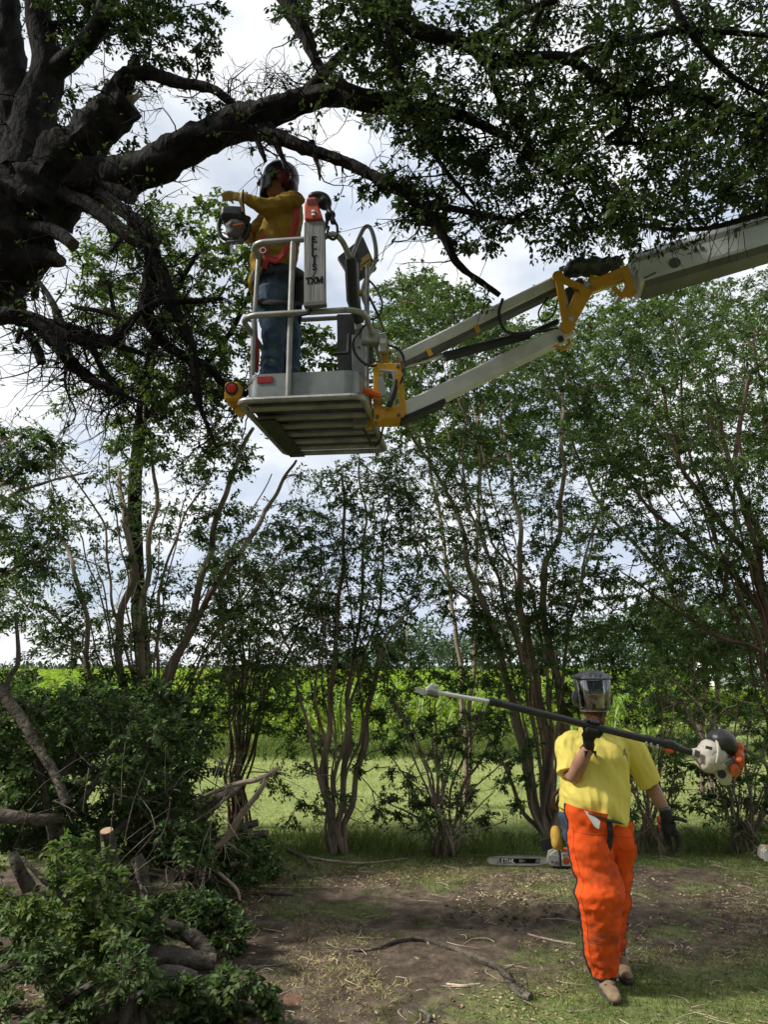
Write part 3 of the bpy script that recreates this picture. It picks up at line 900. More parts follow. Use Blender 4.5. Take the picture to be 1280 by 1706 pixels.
# main limb
oak.limb([(60, 330, 5.5, 66), (110, 305, 5.4, 46), (170, 298, 5.3, 36), (240, 285, 5.15, 31), (300, 252, 5.05, 28), (350, 225, 5.0, 27), (410, 200, 4.9, 26), (460, 185, 4.85, 24), (510, 166, 4.8, 18), (560, 160, 4.75, 16), (620, 172, 4.7, 15), (690, 178, 4.65, 12), (760, 190, 4.6, 9), (850, 230, 4.5, 6)], 'main_limb', 26, 90, wob=.3, wf=9)
oak.limb([(400, 210, 4.92, 18), (450, 222, 4.85, 14), (500, 240, 4.8, 11), (560, 265, 4.75, 10), (620, 290, 4.7, 9), (665, 320, 4.65, 9), (700, 346, 4.62, 9), (735, 392, 4.6, 7), (765, 440, 4.6, 6), (830, 495, 4.65, 4)], 'limb', 14, 70, wob=.34, jit=.03, wf=11)
oak.limb([(690, 340, 4.62, 7), (740, 345, 4.6, 6), (790, 355, 4.55, 5), (860, 370, 4.5, 4)], None, 8)
oak.limb([(505, 160, 4.8, 11), (540, 122, 4.75, 9), (575, 85, 4.7, 7), (620, 40, 4.6, 5), (650, -30, 4.5, 4)], None, 8)
oak.limb([(446, 200, 4.85, 8), (462, 240, 4.8, 6), (470, 262, 4.79, 4), (484, 284, 4.78, 2)], None, 8)
oak.limb([(520, 236, 4.78, 5), (524, 262, 4.76, 3.5), (531, 280, 4.75, 3), (533, 300, 4.73, 1.5)], None, 8)
# stubs sawn off the trunk
def sawn(px, name='stub', k=10):
    o = oak.limb(px, name, 14, k, wob=.14)
    a, b_ = P(*px[-2][:3]), P(*px[-1][:3]); d = unit(b_ - a)
    r = px[-1][3] * mpp(b_)
    MB().lathe([(r * .92, -.004), (r * .95, .004), (r * .3, .006)], b_, d, 14).build('cut_face', M['dull_cut'], o)
sawn([(20, 395, 5.45, 24), (60, 383, 5.3, 15), (95, 388, 5.2, 12), (122, 408, 5.1, 10)])
sawn([(110, 300, 5.4, 30), (170, 305, 5.25, 18), (198, 318, 5.15, 12), (219, 330, 5.1, 11)])
sawn([(170, 325, 5.25, 16), (200, 348, 5.12, 11), (235, 376, 5.0, 11), (262, 402, 4.95, 10)])
sawn([(40, 440, 5.45, 36), (75, 428, 5.35, 17), (102, 436, 5.25, 9)])
sawn([(50, 450, 5.45, 18), (57, 475, 5.4, 7), (58, 495, 5.4, 6)])
sawn([(10, 480, 5.5, 20), (26, 485, 5.45, 10), (38, 512, 5.4, 7)])
mb = MB(); c = P(31, 270, 5.245); mb.lathe([(.036, -.06), (.030, 0), (.012, .003)], c, (0.1, -1, -.3), 14); mb.build('cut_face', M['cut_wood'], oak.root)
# drooping limbs on the left of the lift
oak.limb([(110, 325, 5.3, 16), (150, 345, 5.15, 12), (190, 372, 5.0, 12), (232, 402, 4.95, 13), (258, 430, 4.95, 12), (276, 480, 4.95, 11), (290, 520, 4.95, 11), (312, 560, 4.95, 9), (325, 610, 4.95, 8), (328, 650, 4.95, 7), (338, 690, 4.95, 4), (358, 745, 4.95, 2)], 'limb', 14, 70, wob=.34, jit=.03, wf=11)
oak.limb([(250, 420, 4.95, 11), (250, 470, 5.0, 11), (245, 520, 5.0, 11), (262, 560, 5.05, 9), (300, 590, 5.1, 8), (340, 610, 5.1, 7), (370, 640, 5.1, 6), (420, 690, 5.1, 3)], 'limb', 14, 70, wob=.34, jit=.03, wf=11)
oak.limb([(-90, 520, 5.0, 17), (-20, 527, 4.95, 16), (20, 528, 4.95, 14), (60, 538, 4.95, 12), (110, 562, 4.9, 9), (160, 572, 4.9, 8), (195, 560, 4.9, 7), (225, 532, 4.9, 6), (262, 508, 4.9, 6), (310, 505, 4.95, 5), (370, 500, 5.0, 3)], 'limb', 14, 70, wob=.34, jit=.03, wf=11)
oak.limb([(60, 536, 4.95, 10), (110, 545, 4.95, 9), (160, 562, 4.95, 7), (210, 580, 4.95, 5), (240, 590, 4.95, 4)], None, 8)
oak.limb([(60, 540, 4.95, 14), (95, 572, 4.92, 14), (115, 602, 4.9, 12), (145, 630, 4.9, 8), (185, 650, 4.9, 6), (210, 660, 4.9, 5), (238, 668, 4.9, 3)], 'limb', 14, 70, wob=.34, jit=.03, wf=11)
oak.limb([(150, 570, 4.9, 7), (168, 610, 4.9, 5), (190, 648, 4.9, 4)], None, 8)
oak.limb([(105, 545, 4.95, 7), (85, 500, 5.05, 5), (65, 470, 5.2, 4)], None, 8)
oak.limb([(45, 555, 4.95, 8), (58, 575, 4.93, 8), (69, 604, 4.92, 8)], None, 9)
oak.limb([(35, 548, 4.95, 5), (28, 572, 4.95, 4)], None, 7)
oak.limb([(110, 600, 4.9, 3), (108, 640, 4.9, 2.5), (118, 668, 4.9, 1.6)], None, 6)
oak.limb([(210, 348, 5.05, 9), (218, 375, 5.0, 6), (200, 400, 5.0, 5), (185, 420, 5.0, 3)], None, 7)
oak.limb([(125, 512, 5.0, 4), (165, 518, 4.95, 4), (200, 530, 4.95, 3)], None, 6)
# overhead limbs on the right
oak.limb([(440, -120, 4.4, 15), (470, -10, 4.35, 13), (500, 50, 4.3, 11), (530, 105, 4.3, 9), (570, 140, 4.3, 8), (620, 150, 4.3, 6), (680, 150, 4.3, 4)], 'limb', 14, 70, wob=.34, jit=.03, wf=11)
oak.limb([(560, -110, 4.3, 15), (605, -10, 4.2, 13), (650, 25, 4.2, 12), (720, 55, 4.2, 12), (785, 78, 4.2, 12), (815, 98, 4.2, 12), (870, 98, 4.2, 11), (930, 100, 4.2, 9), (960, 108, 4.2, 8), (1005, 145, 4.2, 7), (1060, 158, 4.2, 6), (1130, 155, 4.2, 6), (1210, 180, 4.2, 6), (1300, 200, 4.2, 5)], 'limb', 14, 70, wob=.34, jit=.03, wf=11)
oak.limb([(780, 78, 4.2, 7), (830, 45, 4.15, 6), (870, 20, 4.1, 6), (930, 0, 4.0, 5)], None, 8)
oak.limb([(940, 102, 4.2, 8), (990, 80, 4.15, 7), (1060, 68, 4.1, 6), (1140, 50, 4.1, 5), (1290, 60, 4.1, 4)], None, 8)
oak.limb([(815, 105, 4.2, 7), (830, 160, 4.25, 5), (860, 210, 4.3, 5), (885, 250, 4.35, 4), (910, 280, 4.4, 4), (960, 330, 4.4, 3), (1000, 390, 4.4, 2)], None, 8)
oak.limb([(640, 25, 4.2, 5), (655, 90, 4.25, 5), (670, 150, 4.3, 5), (700, 215, 4.4, 5), (740, 280, 4.45, 4), (790, 340, 4.5, 3)], None, 8)
oak.limb([(1040, 150, 4.2, 5), (1050, 200, 4.25, 4), (1010, 235, 4.3, 4), (1080, 240, 4.3, 3), (1150, 260, 4.3, 3)], None, 8)
oak.limb([(1100, -60, 4.0, 7), (1130, 20, 4.0, 6), (1180, 90, 4.05, 5), (1240, 140, 4.1, 4), (1300, 170, 4.1, 3)], None, 8)
oak.limb([(960, 385, 4.35, 3), (1040, 372, 4.3, 3.5), (1110, 382, 4.28, 4), (1180, 380, 4.25, 4), (1240, 365, 4.2, 5), (1310, 345, 4.2, 6)], None, 7)
oak.limb([(880, 90, 4.2, 6), (900, 20, 4.1, 5), (950, -60, 4.0, 4)], None, 8)
oak.limb([(560, -100, 3.0, 16), (600, -500, 2.2, 14), (750, -900, 1.2, 11)], None, 8)
oak.limb([(420, -120, 4.4, 13), (300, -200, 4.6, 16), (120, -260, 5.0, 20), (20, -200, 5.4, 24)], None, 10)
oak.limb([(560, -110, 4.3, 15), (440, -200, 4.5, 18), (250, -300, 4.8, 22), (30, -300, 5.3, 22)], None, 10)
oak.limb([(1310, 345, 4.2, 6), (1500, 250, 4.0, 8), (1480, 60, 3.9, 8), (1290, 60, 4.1, 4)], None, 8)
# hanging bare twigs (the ones over the boom and in the gap over the helmet)
for k in range(46):
    if k < 14:
        x0 = RND.uniform(370, 540); x, y = x0 + RND.uniform(-70, 60), RND.uniform(85, 130)
        pth = catmull([P(x0, 200 - (x0 - 370) * .2, 4.88), P(x0 * .6 + x * .4 + RND.uniform(-18, 18), 160, 4.86), P(x, y, 4.82)], 12)
        oak.tw.append(pth[[0, 4, 8, 11]])
        for q in (3, 5, 6, 7, 8, 9):
            e = pth[q] + np.array([RND.uniform(-.2, .2), RND.uniform(-.05, .05), RND.uniform(.03, .2)])
            oak.tw.append(catmull([pth[q], pth[q] * .5 + e * .5 + RNG.normal(0, .025, 3), e], 4))
for k in range(40):
    x = RND.uniform(920, 1240); y = 383 + RND.uniform(-14, 6)
    dx = RND.uniform(-30, 40)
    oak.tw.append(catmull([P(x, y, 4.3), P(x + dx * .3, y + RND.uniform(15, 40), 4.3), P(x + dx, y + RND.uniform(40, 75), 4.3)], 4))
for k in range(70):
    x = RND.uniform(120, 370); y = RND.uniform(500, 640)
    dx = RND.uniform(-40, 40)
    oak.tw.append(catmull([P(x, y, 4.97), P(x + dx * .3, y + RND.uniform(20, 50), 4.95), P(x + dx, y + RND.uniform(50, 110), 4.95)], 4))

DENSE = [1.8, 1.7]
SPREAD = [1.0, 1.0]
def sprays(tree, poly, n, Y, R, ntw, nlf, mind=16, gate=0.0, seed=0.0):
    pts = fill(poly, int(n * SPREAD[1]), Y, mind / SPREAD[1] ** .5, gate, seed)
    # nearest first, so branches run outwards from the limbs
    if len(tree.nodes):
        pts.sort(key=lambda p: float(np.min(np.linalg.norm(tree.nodes - p, axis=1))))
    for p in pts:
        r = RND.uniform(*R) * SPREAD[0]
        tree.cluster(p, (r, r, r * .7), int(ntw * DENSE[0]), int(nlf * DENSE[1]))

DENSE[:] = [1.9, 1.25]
sprays(oak, [(640, -60), (1320, -60), (1320, 330), (1180, 350), (960, 400), (820, 330), (720, 250), (640, 150)], 128, (3.7, 5.2), (.22, .42), 7, 11, 26, -.2, 1)
sprays(oak, [(860, 150), (1320, 120), (1320, 360), (1100, 390), (940, 420), (860, 330)], 46, (4.0, 5.2), (.2, .36), 7, 11, 28, -.12, 2)
sprays(oak, [(470, -60), (660, -60), (690, 150), (600, 130), (500, 60)], 36, (3.9, 4.8), (.14, .26), 6, 9, 22, -.05, 3)
sprays(oak, [(20, -80), (330, -80), (270, 40), (200, 70), (110, 70)], 48, (4.7, 5.6), (.12, .22), 7, 11, 20, -.3, 4)
sprays(oak, [(180, 20), (370, 10), (350, 120), (240, 110)], 24, (4.8, 5.4), (.09, .15), 5, 8, 24, -.1, 5)
sprays(oak, [(60, 120), (130, 150), (150, 230), (90, 240)], 8, (5.3, 5.9), (.08, .14), 5, 8, 18)
sprays(oak, [(560, 310), (690, 290), (760, 330), (860, 380), (820, 450), (740, 400), (640, 350)], 20, (4.5, 5.0), (.09, .16), 6, 9, 20, -.1, 6)
sprays(oak, [(600, 170), (720, 190), (840, 300), (720, 260)], 20, (4.4, 5.0), (.12, .2), 6, 10, 20, -.1, 7)
sprays(oak, [(330, 170), (380, 170), (370, 205), (320, 210)], 4, (5.0, 5.1), (.05, .08), 4, 6, 12)
sprays(oak, [(200, 235), (245, 240), (240, 265), (195, 262)], 3, (5.1, 5.2), (.05, .08), 4, 6, 12)
# crown continues unseen above and behind the camera, thickened to cut sky light
def y_lo(k):
    return k % 3 == 0
for k in range(330):
    x, y, z = RND.uniform(-5.5, 6.5), RND.uniform(-6.5, 4.2), RND.uniform(5.2, 8.4) - (.9 if y_lo(k) else 0)
    if z - EYE < y * 1.12 + .3:
        continue
    if x > -1 and y < 1.5 and k % 2:      # gap shaped into the unseen crown to let the sun through
        continue
    oak.cluster((x, y, z), (.6, .6, .35), 10, 14)
for k in range(90):  # unseen clusters added left of the frame to shade the lift
    oak.cluster((RND.uniform(-6.2, -3.3), RND.uniform(3.6, 7.4), RND.uniform(6.4, 9.0)), (.55, .55, .4), 9, 14)
oak.fuzz(620, (.12, .5), .3)
oak.fuzz(260, (.1, .3), .12, .03)
oak.fuzz(260, (.2, .7), .5, .004, lambda q: (q[:, 0] > .2) & (q[:, 2] > 4.6))
oak.fuzz(240, (.2, .7), .10, .006, lambda q: (q[:, 2] < 5.35) & (q[:, 0] > -2.4) & (q[:, 0] < -.7), -.5)
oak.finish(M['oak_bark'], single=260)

for k in range(0):
    pass
# unseen leaf mass added behind the viewer to block low sky light there
n = 9000
ang = RNG.uniform(rad(100), rad(260), n); rr = RNG.uniform(9, 14, n); zz = 1 + 9.5 * RNG.random(n) ** .8
keep = vnoise(ang * 9, zz, .8, 77) < .86
pos = np.stack([np.sin(ang) * rr, np.cos(ang) * rr, zz], 1)[keep]
n = len(pos)
tag(link('sky_blocker_leaves', leaf_mesh('sky_blocker_leaves', pos, RNG.normal(0, 1, (n, 3)), RNG.normal(0, 1, (n, 3)), RNG.uniform(.5, .9, n), .7), M['oak_leaf'], kind='stuff'), 'unseen leaf mass added behind the viewer to block the low sky', 'sky_blocker_leaves')

# the leafy lower boughs behind the lift, a second oak further back
oak2 = Tree('oak_tree', 'smaller pale leaved oak behind the drooping bare limbs, left of the lift', 'tree', (-2.6, 9.4, 0), M['oak_bark'], M['bright_leaf'], L=(.042, .064), wr=.55)
g = np.array([-2.6, 9.4, -.05])
oak2.limb_w(np.array([g, P(225, 900, 9.2), P(235, 700, 8.6), P(260, 560, 7.8), P(300, 470, 7.4), P(330, 420, 7.2)]), [.10, .085, .07, .05, .035, .02], n=9)
oak2.limb_w(np.array([P(235, 700, 8.6), P(310, 640, 8.0), P(380, 560, 7.6), P(420, 480, 7.4)]), [.05, .04, .03, .02], n=7)
oak2.limb_w(np.array([P(240, 650, 8.4), P(200, 560, 7.9), P(180, 470, 7.6)]), [.04, .03, .02], n=7)
oak2.limb_w(np.array([P(300, 640, 8.1), P(400, 660, 7.8), P(470, 590, 7.6), P(520, 560, 7.6)]), [.04, .03, .02, .012], n=7)
sprays(oak2, [(230, 330), (300, 350), (370, 330), (430, 420), (410, 640), (330, 690), (200, 690), (160, 640), (130, 500), (130, 420)], 92, (7.2, 8.4), (.16, .28), 7, 10, 22, -.12, 11)
sprays(oak2, [(490, 545), (560, 540), (570, 615), (490, 615)], 10, (7.4, 7.9), (.14, .2), 6, 9, 18)
sprays(oak2, [(180, 620), (400, 640), (430, 790), (330, 800), (170, 760)], 34, (7.4, 8.4), (.14, .24), 6, 9, 24, -.05, 12)
DENSE[:] = [2.0, 1.7]
oak2.fuzz(160, (.1, .4), .6)
oak2.finish()

SPREAD[:] = [1.3, .85]
# ------------------------------------------------------------------ the row of shrubs and small trees
GRP = 'small trees of the row at the edge of the field'
def rowtree(label, base_px, Y, bark, leaf, L=(.032, .052), cat='tree', name='crape_myrtle'):
    p = P(base_px[0], base_px[1], Y); p[2] = 0
    return Tree(name, label, cat, p, bark, leaf, GRP, L, .5)

def stems(tree, base_px, Y, paths, spread=8):
    for path in paths:
        r = path[0]
        pts = path[1:]
        b = P(base_px[0] + RND.uniform(-spread, spread), base_px[1], Y); b[2] = -.03; b[1] += RND.uniform(-.12, .12)
        c = [b]; n = len(pts)
        for i, q in enumerate(pts):
            yy = q[2] if len(q) > 2 else Y + RND.uniform(-.35, .35) * (i + 1) / n
            c.append(P(q[0], q[1], yy))
        c = np.array(c)
        r1 = path[0][1] if isinstance(r, tuple) else max(2.0, r * .3)
        r0 = r[0] if isinstance(r, tuple) else r
        rr = np.interp(np.linspace(0, 1, len(c)), [0, 1], [r0 * .62, max(1.0, r1 * .5)]) * np.array([mpp(q) for q in c])
        tree.limb_w(c, rr, None, 8, None, .12, jit=.07)

def fan(tree, base_px, Y, n, x, y, r=(2.0, 4.0), sp=14, bow=.25):
    """n slim stems fanning from the base to tops spread over x, y"""
    for k in range(n):
        tx, ty = x[0] + (x[1] - x[0]) * (k + RND.random()) / n, RND.uniform(*y)
        mx_, my = base_px[0] + (tx - base_px[0]) * (.5 - bow * .5) + RND.uniform(-8, 8), (base_px[1] + ty) / 2
        stems(tree, base_px, Y, [((RND.uniform(*r), 1.4), (mx_, my), (tx, ty))], sp)

t = rowtree('tall open tree with grey cut stems leaning right below the lift platform', (240, 1340), 8.0, M['myrtle_bark'], M['myrtle_leaf'])
stems(t, (235, 1340), 8.0, [(10, (205, 1200), (160, 1130), (145, 1050), (122, 960), (105, 900), (62, 850), (10, 812)),
    ((12, 7), (205, 1110), (214, 985), (219, 930), (214, 870), (205, 825), (198, 785)),
    (10, (236, 1090), (246, 930), (259, 850), (258, 780), (250, 720), (238, 640)),
    ((13, 6), (268, 1170), (310, 1060), (340, 950), (350, 900), (375, 810), (402, 750), (420, 715)),
    ((12, 4), (272, 1190), (325, 1030), (380, 950), (430, 870), (470, 805), (492, 765)),
    (6, (260, 1160), (262, 1050), (275, 960), (300, 880), (340, 800), (360, 750)),
    (5, (300, 1200), (350, 1100), (410, 1030), (480, 960), (520, 940)),
    (5, (190, 1180), (130, 1080), (70, 1010), (10, 990)), (5, (225, 1150), (190, 1000), (170, 880), (130, 800), (60, 740))], 26)
fan(t, (240, 1340), 8.0, 12, (60, 520), (760, 1000), (3, 5), 26)
sprays(t, [(110, 620), (240, 650), (420, 760), (510, 800), (520, 930), (430, 1010), (250, 1110), (120, 1090), (20, 1040), (0, 830), (80, 730)], 100, (7.3, 8.9), (.14, .26), 6, 8, 26, .02, 21)
sprays(t, [(-20, 860), (110, 840), (160, 1000), (110, 1100), (-20, 1080)], 30, (7.2, 8.4), (.14, .24), 7, 9, 24, -.1, 22)
sprays(t, [(330, 860), (420, 830), (520, 900), (500, 1000), (400, 1020), (330, 960)], 34, (7.6, 8.6), (.14, .24), 7, 9, 22, -.15, 23)
sprays(t, [(100, 1020), (440, 1000), (500, 1110), (420, 1220), (120, 1200)], 74, (7.7, 8.8), (.14, .24), 6, 8, 26, -.05, 24)
t.fuzz(130, (.15, .6), .35, .004)
t.finish()

t = rowtree('tree at the left border of the photo with grey twisting branches against the cloud', (-150, 1330), 7.6, M['myrtle_bark'], M['myrtle_leaf'])
stems(t, (-150, 1330), 7.6, [(9, (-120, 1100), (-60, 900), (20, 830), (90, 800), (150, 790)), (8, (-110, 1000), (-40, 840), (40, 780), (70, 740), (100, 730)),
    (7, (-100, 1100), (-10, 960), (60, 930), (110, 880)), (6, (-130, 1050), (-80, 850), (-20, 760), (30, 720))], 20)
sprays(t, [(-60, 700), (60, 715), (115, 745), (100, 780), (40, 800), (-60, 800)], 26, (7.2, 8.2), (.12, .2), 6, 9, 20, -.1, 25)
sprays(t, [(-60, 800), (30, 820), (70, 900), (50, 980), (-60, 1000)], 24, (7.0, 8.0), (.14, .22), 7, 9, 22, -.1, 26)
t.fuzz(130, (.15, .6), .35, .004)
t.finish()

SPREAD[:] = [1.35, 1.25]
t = rowtree('thicket of thin straight dark stems behind the dead forked branch', (400, 1360), 9.0, M['red_bark'], M['myrtle_leaf'])
stems(t, (400, 1360), 9.0, [(5, (383, 1200), (380, 1120), (360, 1000)), (5, (390, 1200), (398, 1100), (380, 960)), (5, (404, 1200), (412, 1080), (440, 960)), (6, (412, 1230), (440, 1160), (500, 1050), (545, 950)), (5, (420, 1240), (455, 1100), (520, 1010))], 22)
fan(t, (400, 1360), 9.0, 9, (350, 460), (900, 1100), (2.5, 4.5), 24)
sprays(t, [(360, 950), (470, 940), (560, 960), (560, 1120), (430, 1180), (350, 1150)], 58, (8.4, 9.6), (.16, .26), 6, 9, 22, -.1, 27)
sprays(t, [(420, 1180), (540, 1150), (530, 1380), (470, 1390), (430, 1300)], 14, (8.2, 9), (.12, .2), 5, 8, 26)
t.fuzz(130, (.15, .6), .35, .004)
t.finish()

t = rowtree('slender upright tree of many smooth grey stems centred under the lift', (562, 1412), 8.3, M['myrtle_bark'], M['myrtle_leaf'])
stems(t, (562, 1412), 8.3, [((10, 4), (540, 1290), (553, 1180), (568, 1020), (572, 900), (568, 790)), ((8, 3), (576, 1300), (578, 1180), (598, 1040), (612, 900), (602, 765)),
    ((9, 3), (598, 1290), (612, 1170), (640, 1080), (700, 1000)), (6, (520, 1240), (500, 1140), (470, 1050), (440, 990)), (6, (560, 1290), (590, 1150), (630, 1000), (640, 900), (650, 790)),
    (5, (550, 1300), (530, 1160), (535, 1000), (520, 900)), (5, (590, 1320), (600, 1200), (585, 1000), (545, 860))], 16)
fan(t, (562, 1412), 8.3, 8, (470, 690), (900, 1180), (2, 4), 18)
sprays(t, [(530, 780), (650, 750), (690, 850), (700, 960), (680, 1100), (600, 1150), (500, 1120), (490, 1010), (520, 880)], 84, (7.7, 8.9), (.13, .24), 6, 8, 22, -.03, 28)
sprays(t, [(480, 1130), (700, 1120), (680, 1300), (600, 1370), (480, 1360)], 15, (7.9, 8.8), (.10, .18), 5, 8, 24, .02, 29)
t.fuzz(130, (.15, .6), .35, .004)
t.finish()

SPREAD[:] = [1.15, .8]
t = rowtree('low bushy shrub of fanned dark stems below the pole saw tip', (738, 1412), 8.2, M['myrtle_bark'], M['myrtle_leaf'], cat='shrub')
fan(t, (738, 1412), 8.2, 15, (630, 860), (1090, 1260), (2.5, 5), 22)
fan(t, (738, 1412), 8.2, 7, (600, 880), (1290, 1370), (2, 3), 22)
sprays(t, [(640, 1120), (720, 1080), (830, 1120), (860, 1250), (820, 1380), (700, 1400), (660, 1310), (620, 1200)], 44, (7.7, 8.8), (.12, .2), 6, 9, 20, -.1, 30)
sprays(t, [(600, 1330), (700, 1310), (700, 1390), (640, 1370)], 7, (7.8, 8.4), (.1, .16), 5, 9, 20)
t.fuzz(130, (.15, .6), .35, .004)
t.finish()

SPREAD[:] = [1.35, 1.25]
t = rowtree('broad crape myrtle with a thick leaning trunk beside the chainsaw', (915, 1405), 8.6, M['myrtle_bark'], M['myrtle_leaf'])
stems(t, (912, 1405), 8.6, [((15, 4), (890, 1320), (868, 1230), (850, 1150), (830, 1080), (790, 960), (762, 860), (720, 780), (672, 700)),
    ((14, 4), (917, 1300), (905, 1190), (882, 1080), (860, 960), (866, 870), (850, 780), (830, 690)), ((15, 5), (942, 1290), (934, 1150), (915, 1050), (905, 960), (935, 880), (940, 760), (930, 600)),
    (7, (862, 1320), (825, 1250), (790, 1190)), (7, (880, 1280), (840, 1120), (800, 1020), (720, 930), (690, 870)), (6, (900, 1200), (840, 1000), (780, 820), (770, 700), (740, 600)),
    (6, (930, 1200), (960, 1000), (1000, 850), (1020, 700)), (6, (920, 1240), (890, 1000), (820, 900), (800, 760), (800, 640))], 16)
fan(t, (912, 1405), 8.6, 10, (680, 1020), (620, 1000), (3, 5), 16)
sprays(t, [(620, 480), (700, 455), (800, 500), (900, 560), (1010, 640), (1040, 800), (1020, 960), (900, 1040), (760, 1060), (680, 960), (660, 800), (620, 700)], 190, (7.9, 9.6), (.16, .28), 7, 9, 24, -.10, 31)
sprays(t, [(780, 1000), (1040, 960), (1040, 1130), (950, 1190), (820, 1170)], 46, (8.1, 9.4), (.14, .24), 7, 9, 22, -.15, 32)
sprays(t, [(800, 1180), (890, 1180), (880, 1350), (820, 1330)], 8, (8.1, 8.8), (.1, .18), 5, 9, 22)
t.fuzz(130, (.15, .6), .35, .004)
t.finish()

SPREAD[:] = [1.15, .8]
t = rowtree('low shrub of thin bent stems behind the hanging gloved hand', (1088, 1424), 8.3, M['myrtle_bark'], M['myrtle_leaf'], cat='shrub')
fan(t, (1088, 1424), 8.3, 14, (1020, 1150), (1130, 1330), (3, 5.5), 22)
sprays(t, [(1030, 1130), (1140, 1120), (1160, 1280), (1120, 1380), (1050, 1380)], 20, (7.9, 8.8), (.12, .18), 5, 8, 22, -.1, 33)
t.fuzz(130, (.15, .6), .35, .004)
t.finish()

SPREAD[:] = [1.15, .8]
t = rowtree('dark shrub with fanned stems under the pole saw motor', (1238, 1424), 8.3, M['myrtle_bark'], M['myrtle_leaf'], cat='shrub')
fan(t, (1238, 1424), 8.3, 14, (1130, 1330), (1140, 1320), (3, 5.5), 20)
stems(t, (1238, 1424), 8.3, [((7, 4), (1290, 1300), (1235, 1240), (1170, 1180), (1120, 1130))], 6)
sprays(t, [(1110, 1260), (1200, 1220), (1300, 1200), (1310, 1400), (1180, 1380), (1120, 1320)], 32, (7.8, 8.7), (.11, .18), 6, 9, 20, -.1, 34)
t.fuzz(130, (.15, .6), .35, .004)
t.finish()

SPREAD[:] = [1.35, 1.25]
t = rowtree('tall crape myrtle at the right border with arching red brown stems', (1345, 1420), 8.9, M['red_bark'], M['myrtle_leaf'])
stems(t, (1345, 1420), 8.9, [((14, 5), (1310, 1160), (1288, 1050), (1262, 950), (1225, 890), (1170, 830), (1130, 750), (1100, 640)), ((13, 5), (1320, 1150), (1292, 1040), (1245, 850), (1210, 740), (1190, 640)),
    ((12, 5), (1330, 1100), (1275, 900), (1228, 790), (1245, 650), (1290, 590)), ((11, 4), (1310, 1100), (1240, 980), (1150, 900), (1080, 850), (1040, 780)), (9, (1330, 1120), (1262, 1010), (1200, 900), (1140, 700), (1130, 560)),
    (9, (1340, 1100), (1300, 900), (1280, 740), (1260, 560)), (8, (1300, 1130), (1200, 1060), (1100, 1000), (1040, 960))], 30)
fan(t, (1345, 1420), 8.9, 12, (1020, 1330), (520, 900), (3, 5), 30)
sprays(t, [(900, 560), (1060, 500), (1320, 440), (1320, 900), (1200, 960), (1060, 920), (1000, 760)], 170, (7.9, 9.8), (.16, .28), 7, 9, 24, -.12, 35)
sprays(t, [(1020, 960), (1320, 900), (1320, 1180), (1150, 1200), (1030, 1150)], 84, (8.6, 10.2), (.16, .28), 7, 10, 22, -.3, 36)
t.fuzz(130, (.15, .6), .35, .004)
t.finish()

# second row further back that closes the gaps on the right
t = rowtree('pale green tree standing behind the boom and the right hand trees', (1180, 1330), 11.5, M['myrtle_bark'], M['bright_leaf'], L=(.05, .075))
stems(t, (1180, 1330), 11.5, [(8, (1150, 1100), (1100, 900), (1060, 700), (1050, 560)), (8, (1200, 1050), (1230, 800), (1240, 600)), (7, (1160, 1050), (1010, 850), (940, 700), (900, 560))], 10)
sprays(t, [(860, 520), (1060, 430), (1320, 420), (1320, 740), (1180, 820), (960, 800)], 110, (10.6, 12.6), (.22, .36), 7, 10, 24, -.1, 37)
sprays(t, [(1060, 1000), (1320, 980), (1320, 1140), (1060, 1150)], 40, (11, 12.6), (.2, .34), 7, 10, 22, -.3, 38)
t.fuzz(130, (.15, .6), .35, .004)
t.finish()
t = rowtree('pale green tree top right of the platform, below the white jib', (780, 1330), 10.8, M['myrtle_bark'], M['bright_leaf'], L=(.05, .075))
stems(t, (780, 1330), 10.8, [(7, (760, 1050), (720, 800), (690, 620), (680, 500)), (7, (790, 1050), (800, 800), (790, 600))], 10)
sprays(t, [(630, 480), (700, 450), (800, 500), (900, 580), (900, 760), (760, 780), (640, 700)], 76, (10.2, 11.6), (.2, .32), 7, 10, 22, -.05, 39)
t.fuzz(130, (.15, .6), .35, .004)
t.finish()

SPREAD[:] = [1.0, 1.0]
# ------------------------------------------------------------------ maize field
def corn_mesh(seed):
    r = random.Random(seed); mb = MB()
    h = r.uniform(1.3, 1.62)
    mb.tube([(0, 0, -.03), (.01, 0, h * .5), (r.uniform(-.02, .02), 0, h)], [.014, .012, .005], 5)
    for k in range(9):
        z = h * (.12 + .09 * k); a = k * math.pi + r.uniform(-.5, .5) + seed
        L = r.uniform(.45, .7) * (1 - .03 * k); d = np.array([math.cos(a), math.sin(a), 0]); s = np.array([-d[1], d[0], 0])
        V = []
        up = r.uniform(.5, .9)
        for i, t in enumerate((0, .25, .5, .75, 1)):
            c = np.array([0, 0, z]) + d * (L * t * .85) + np.array([0, 0, L * (up * t * 1.1 - 1.25 * t * t)])
            w = (.022, .042, .044, .030, .003)[i]
            V += [c - s * w + (0, 0, w * .5), c, c + s * w + (0, 0, w * .5)]
        f = []
        for i in range(4):
            f += [(3 * i, 3 * i + 1, 3 * i + 4, 3 * i + 3), (3 * i + 1, 3 * i + 2, 3 * i + 5, 3 * i + 4)]
        mb.add(np.array(V), f)
    me = mb.mesh('maize_plant', None, True); me.materials.append(M['corn_leaf'])
    return me
corn = [corn_mesh(i) for i in range(6)]
CG = 'maize plants in the front rows of the field'
cnt = 0
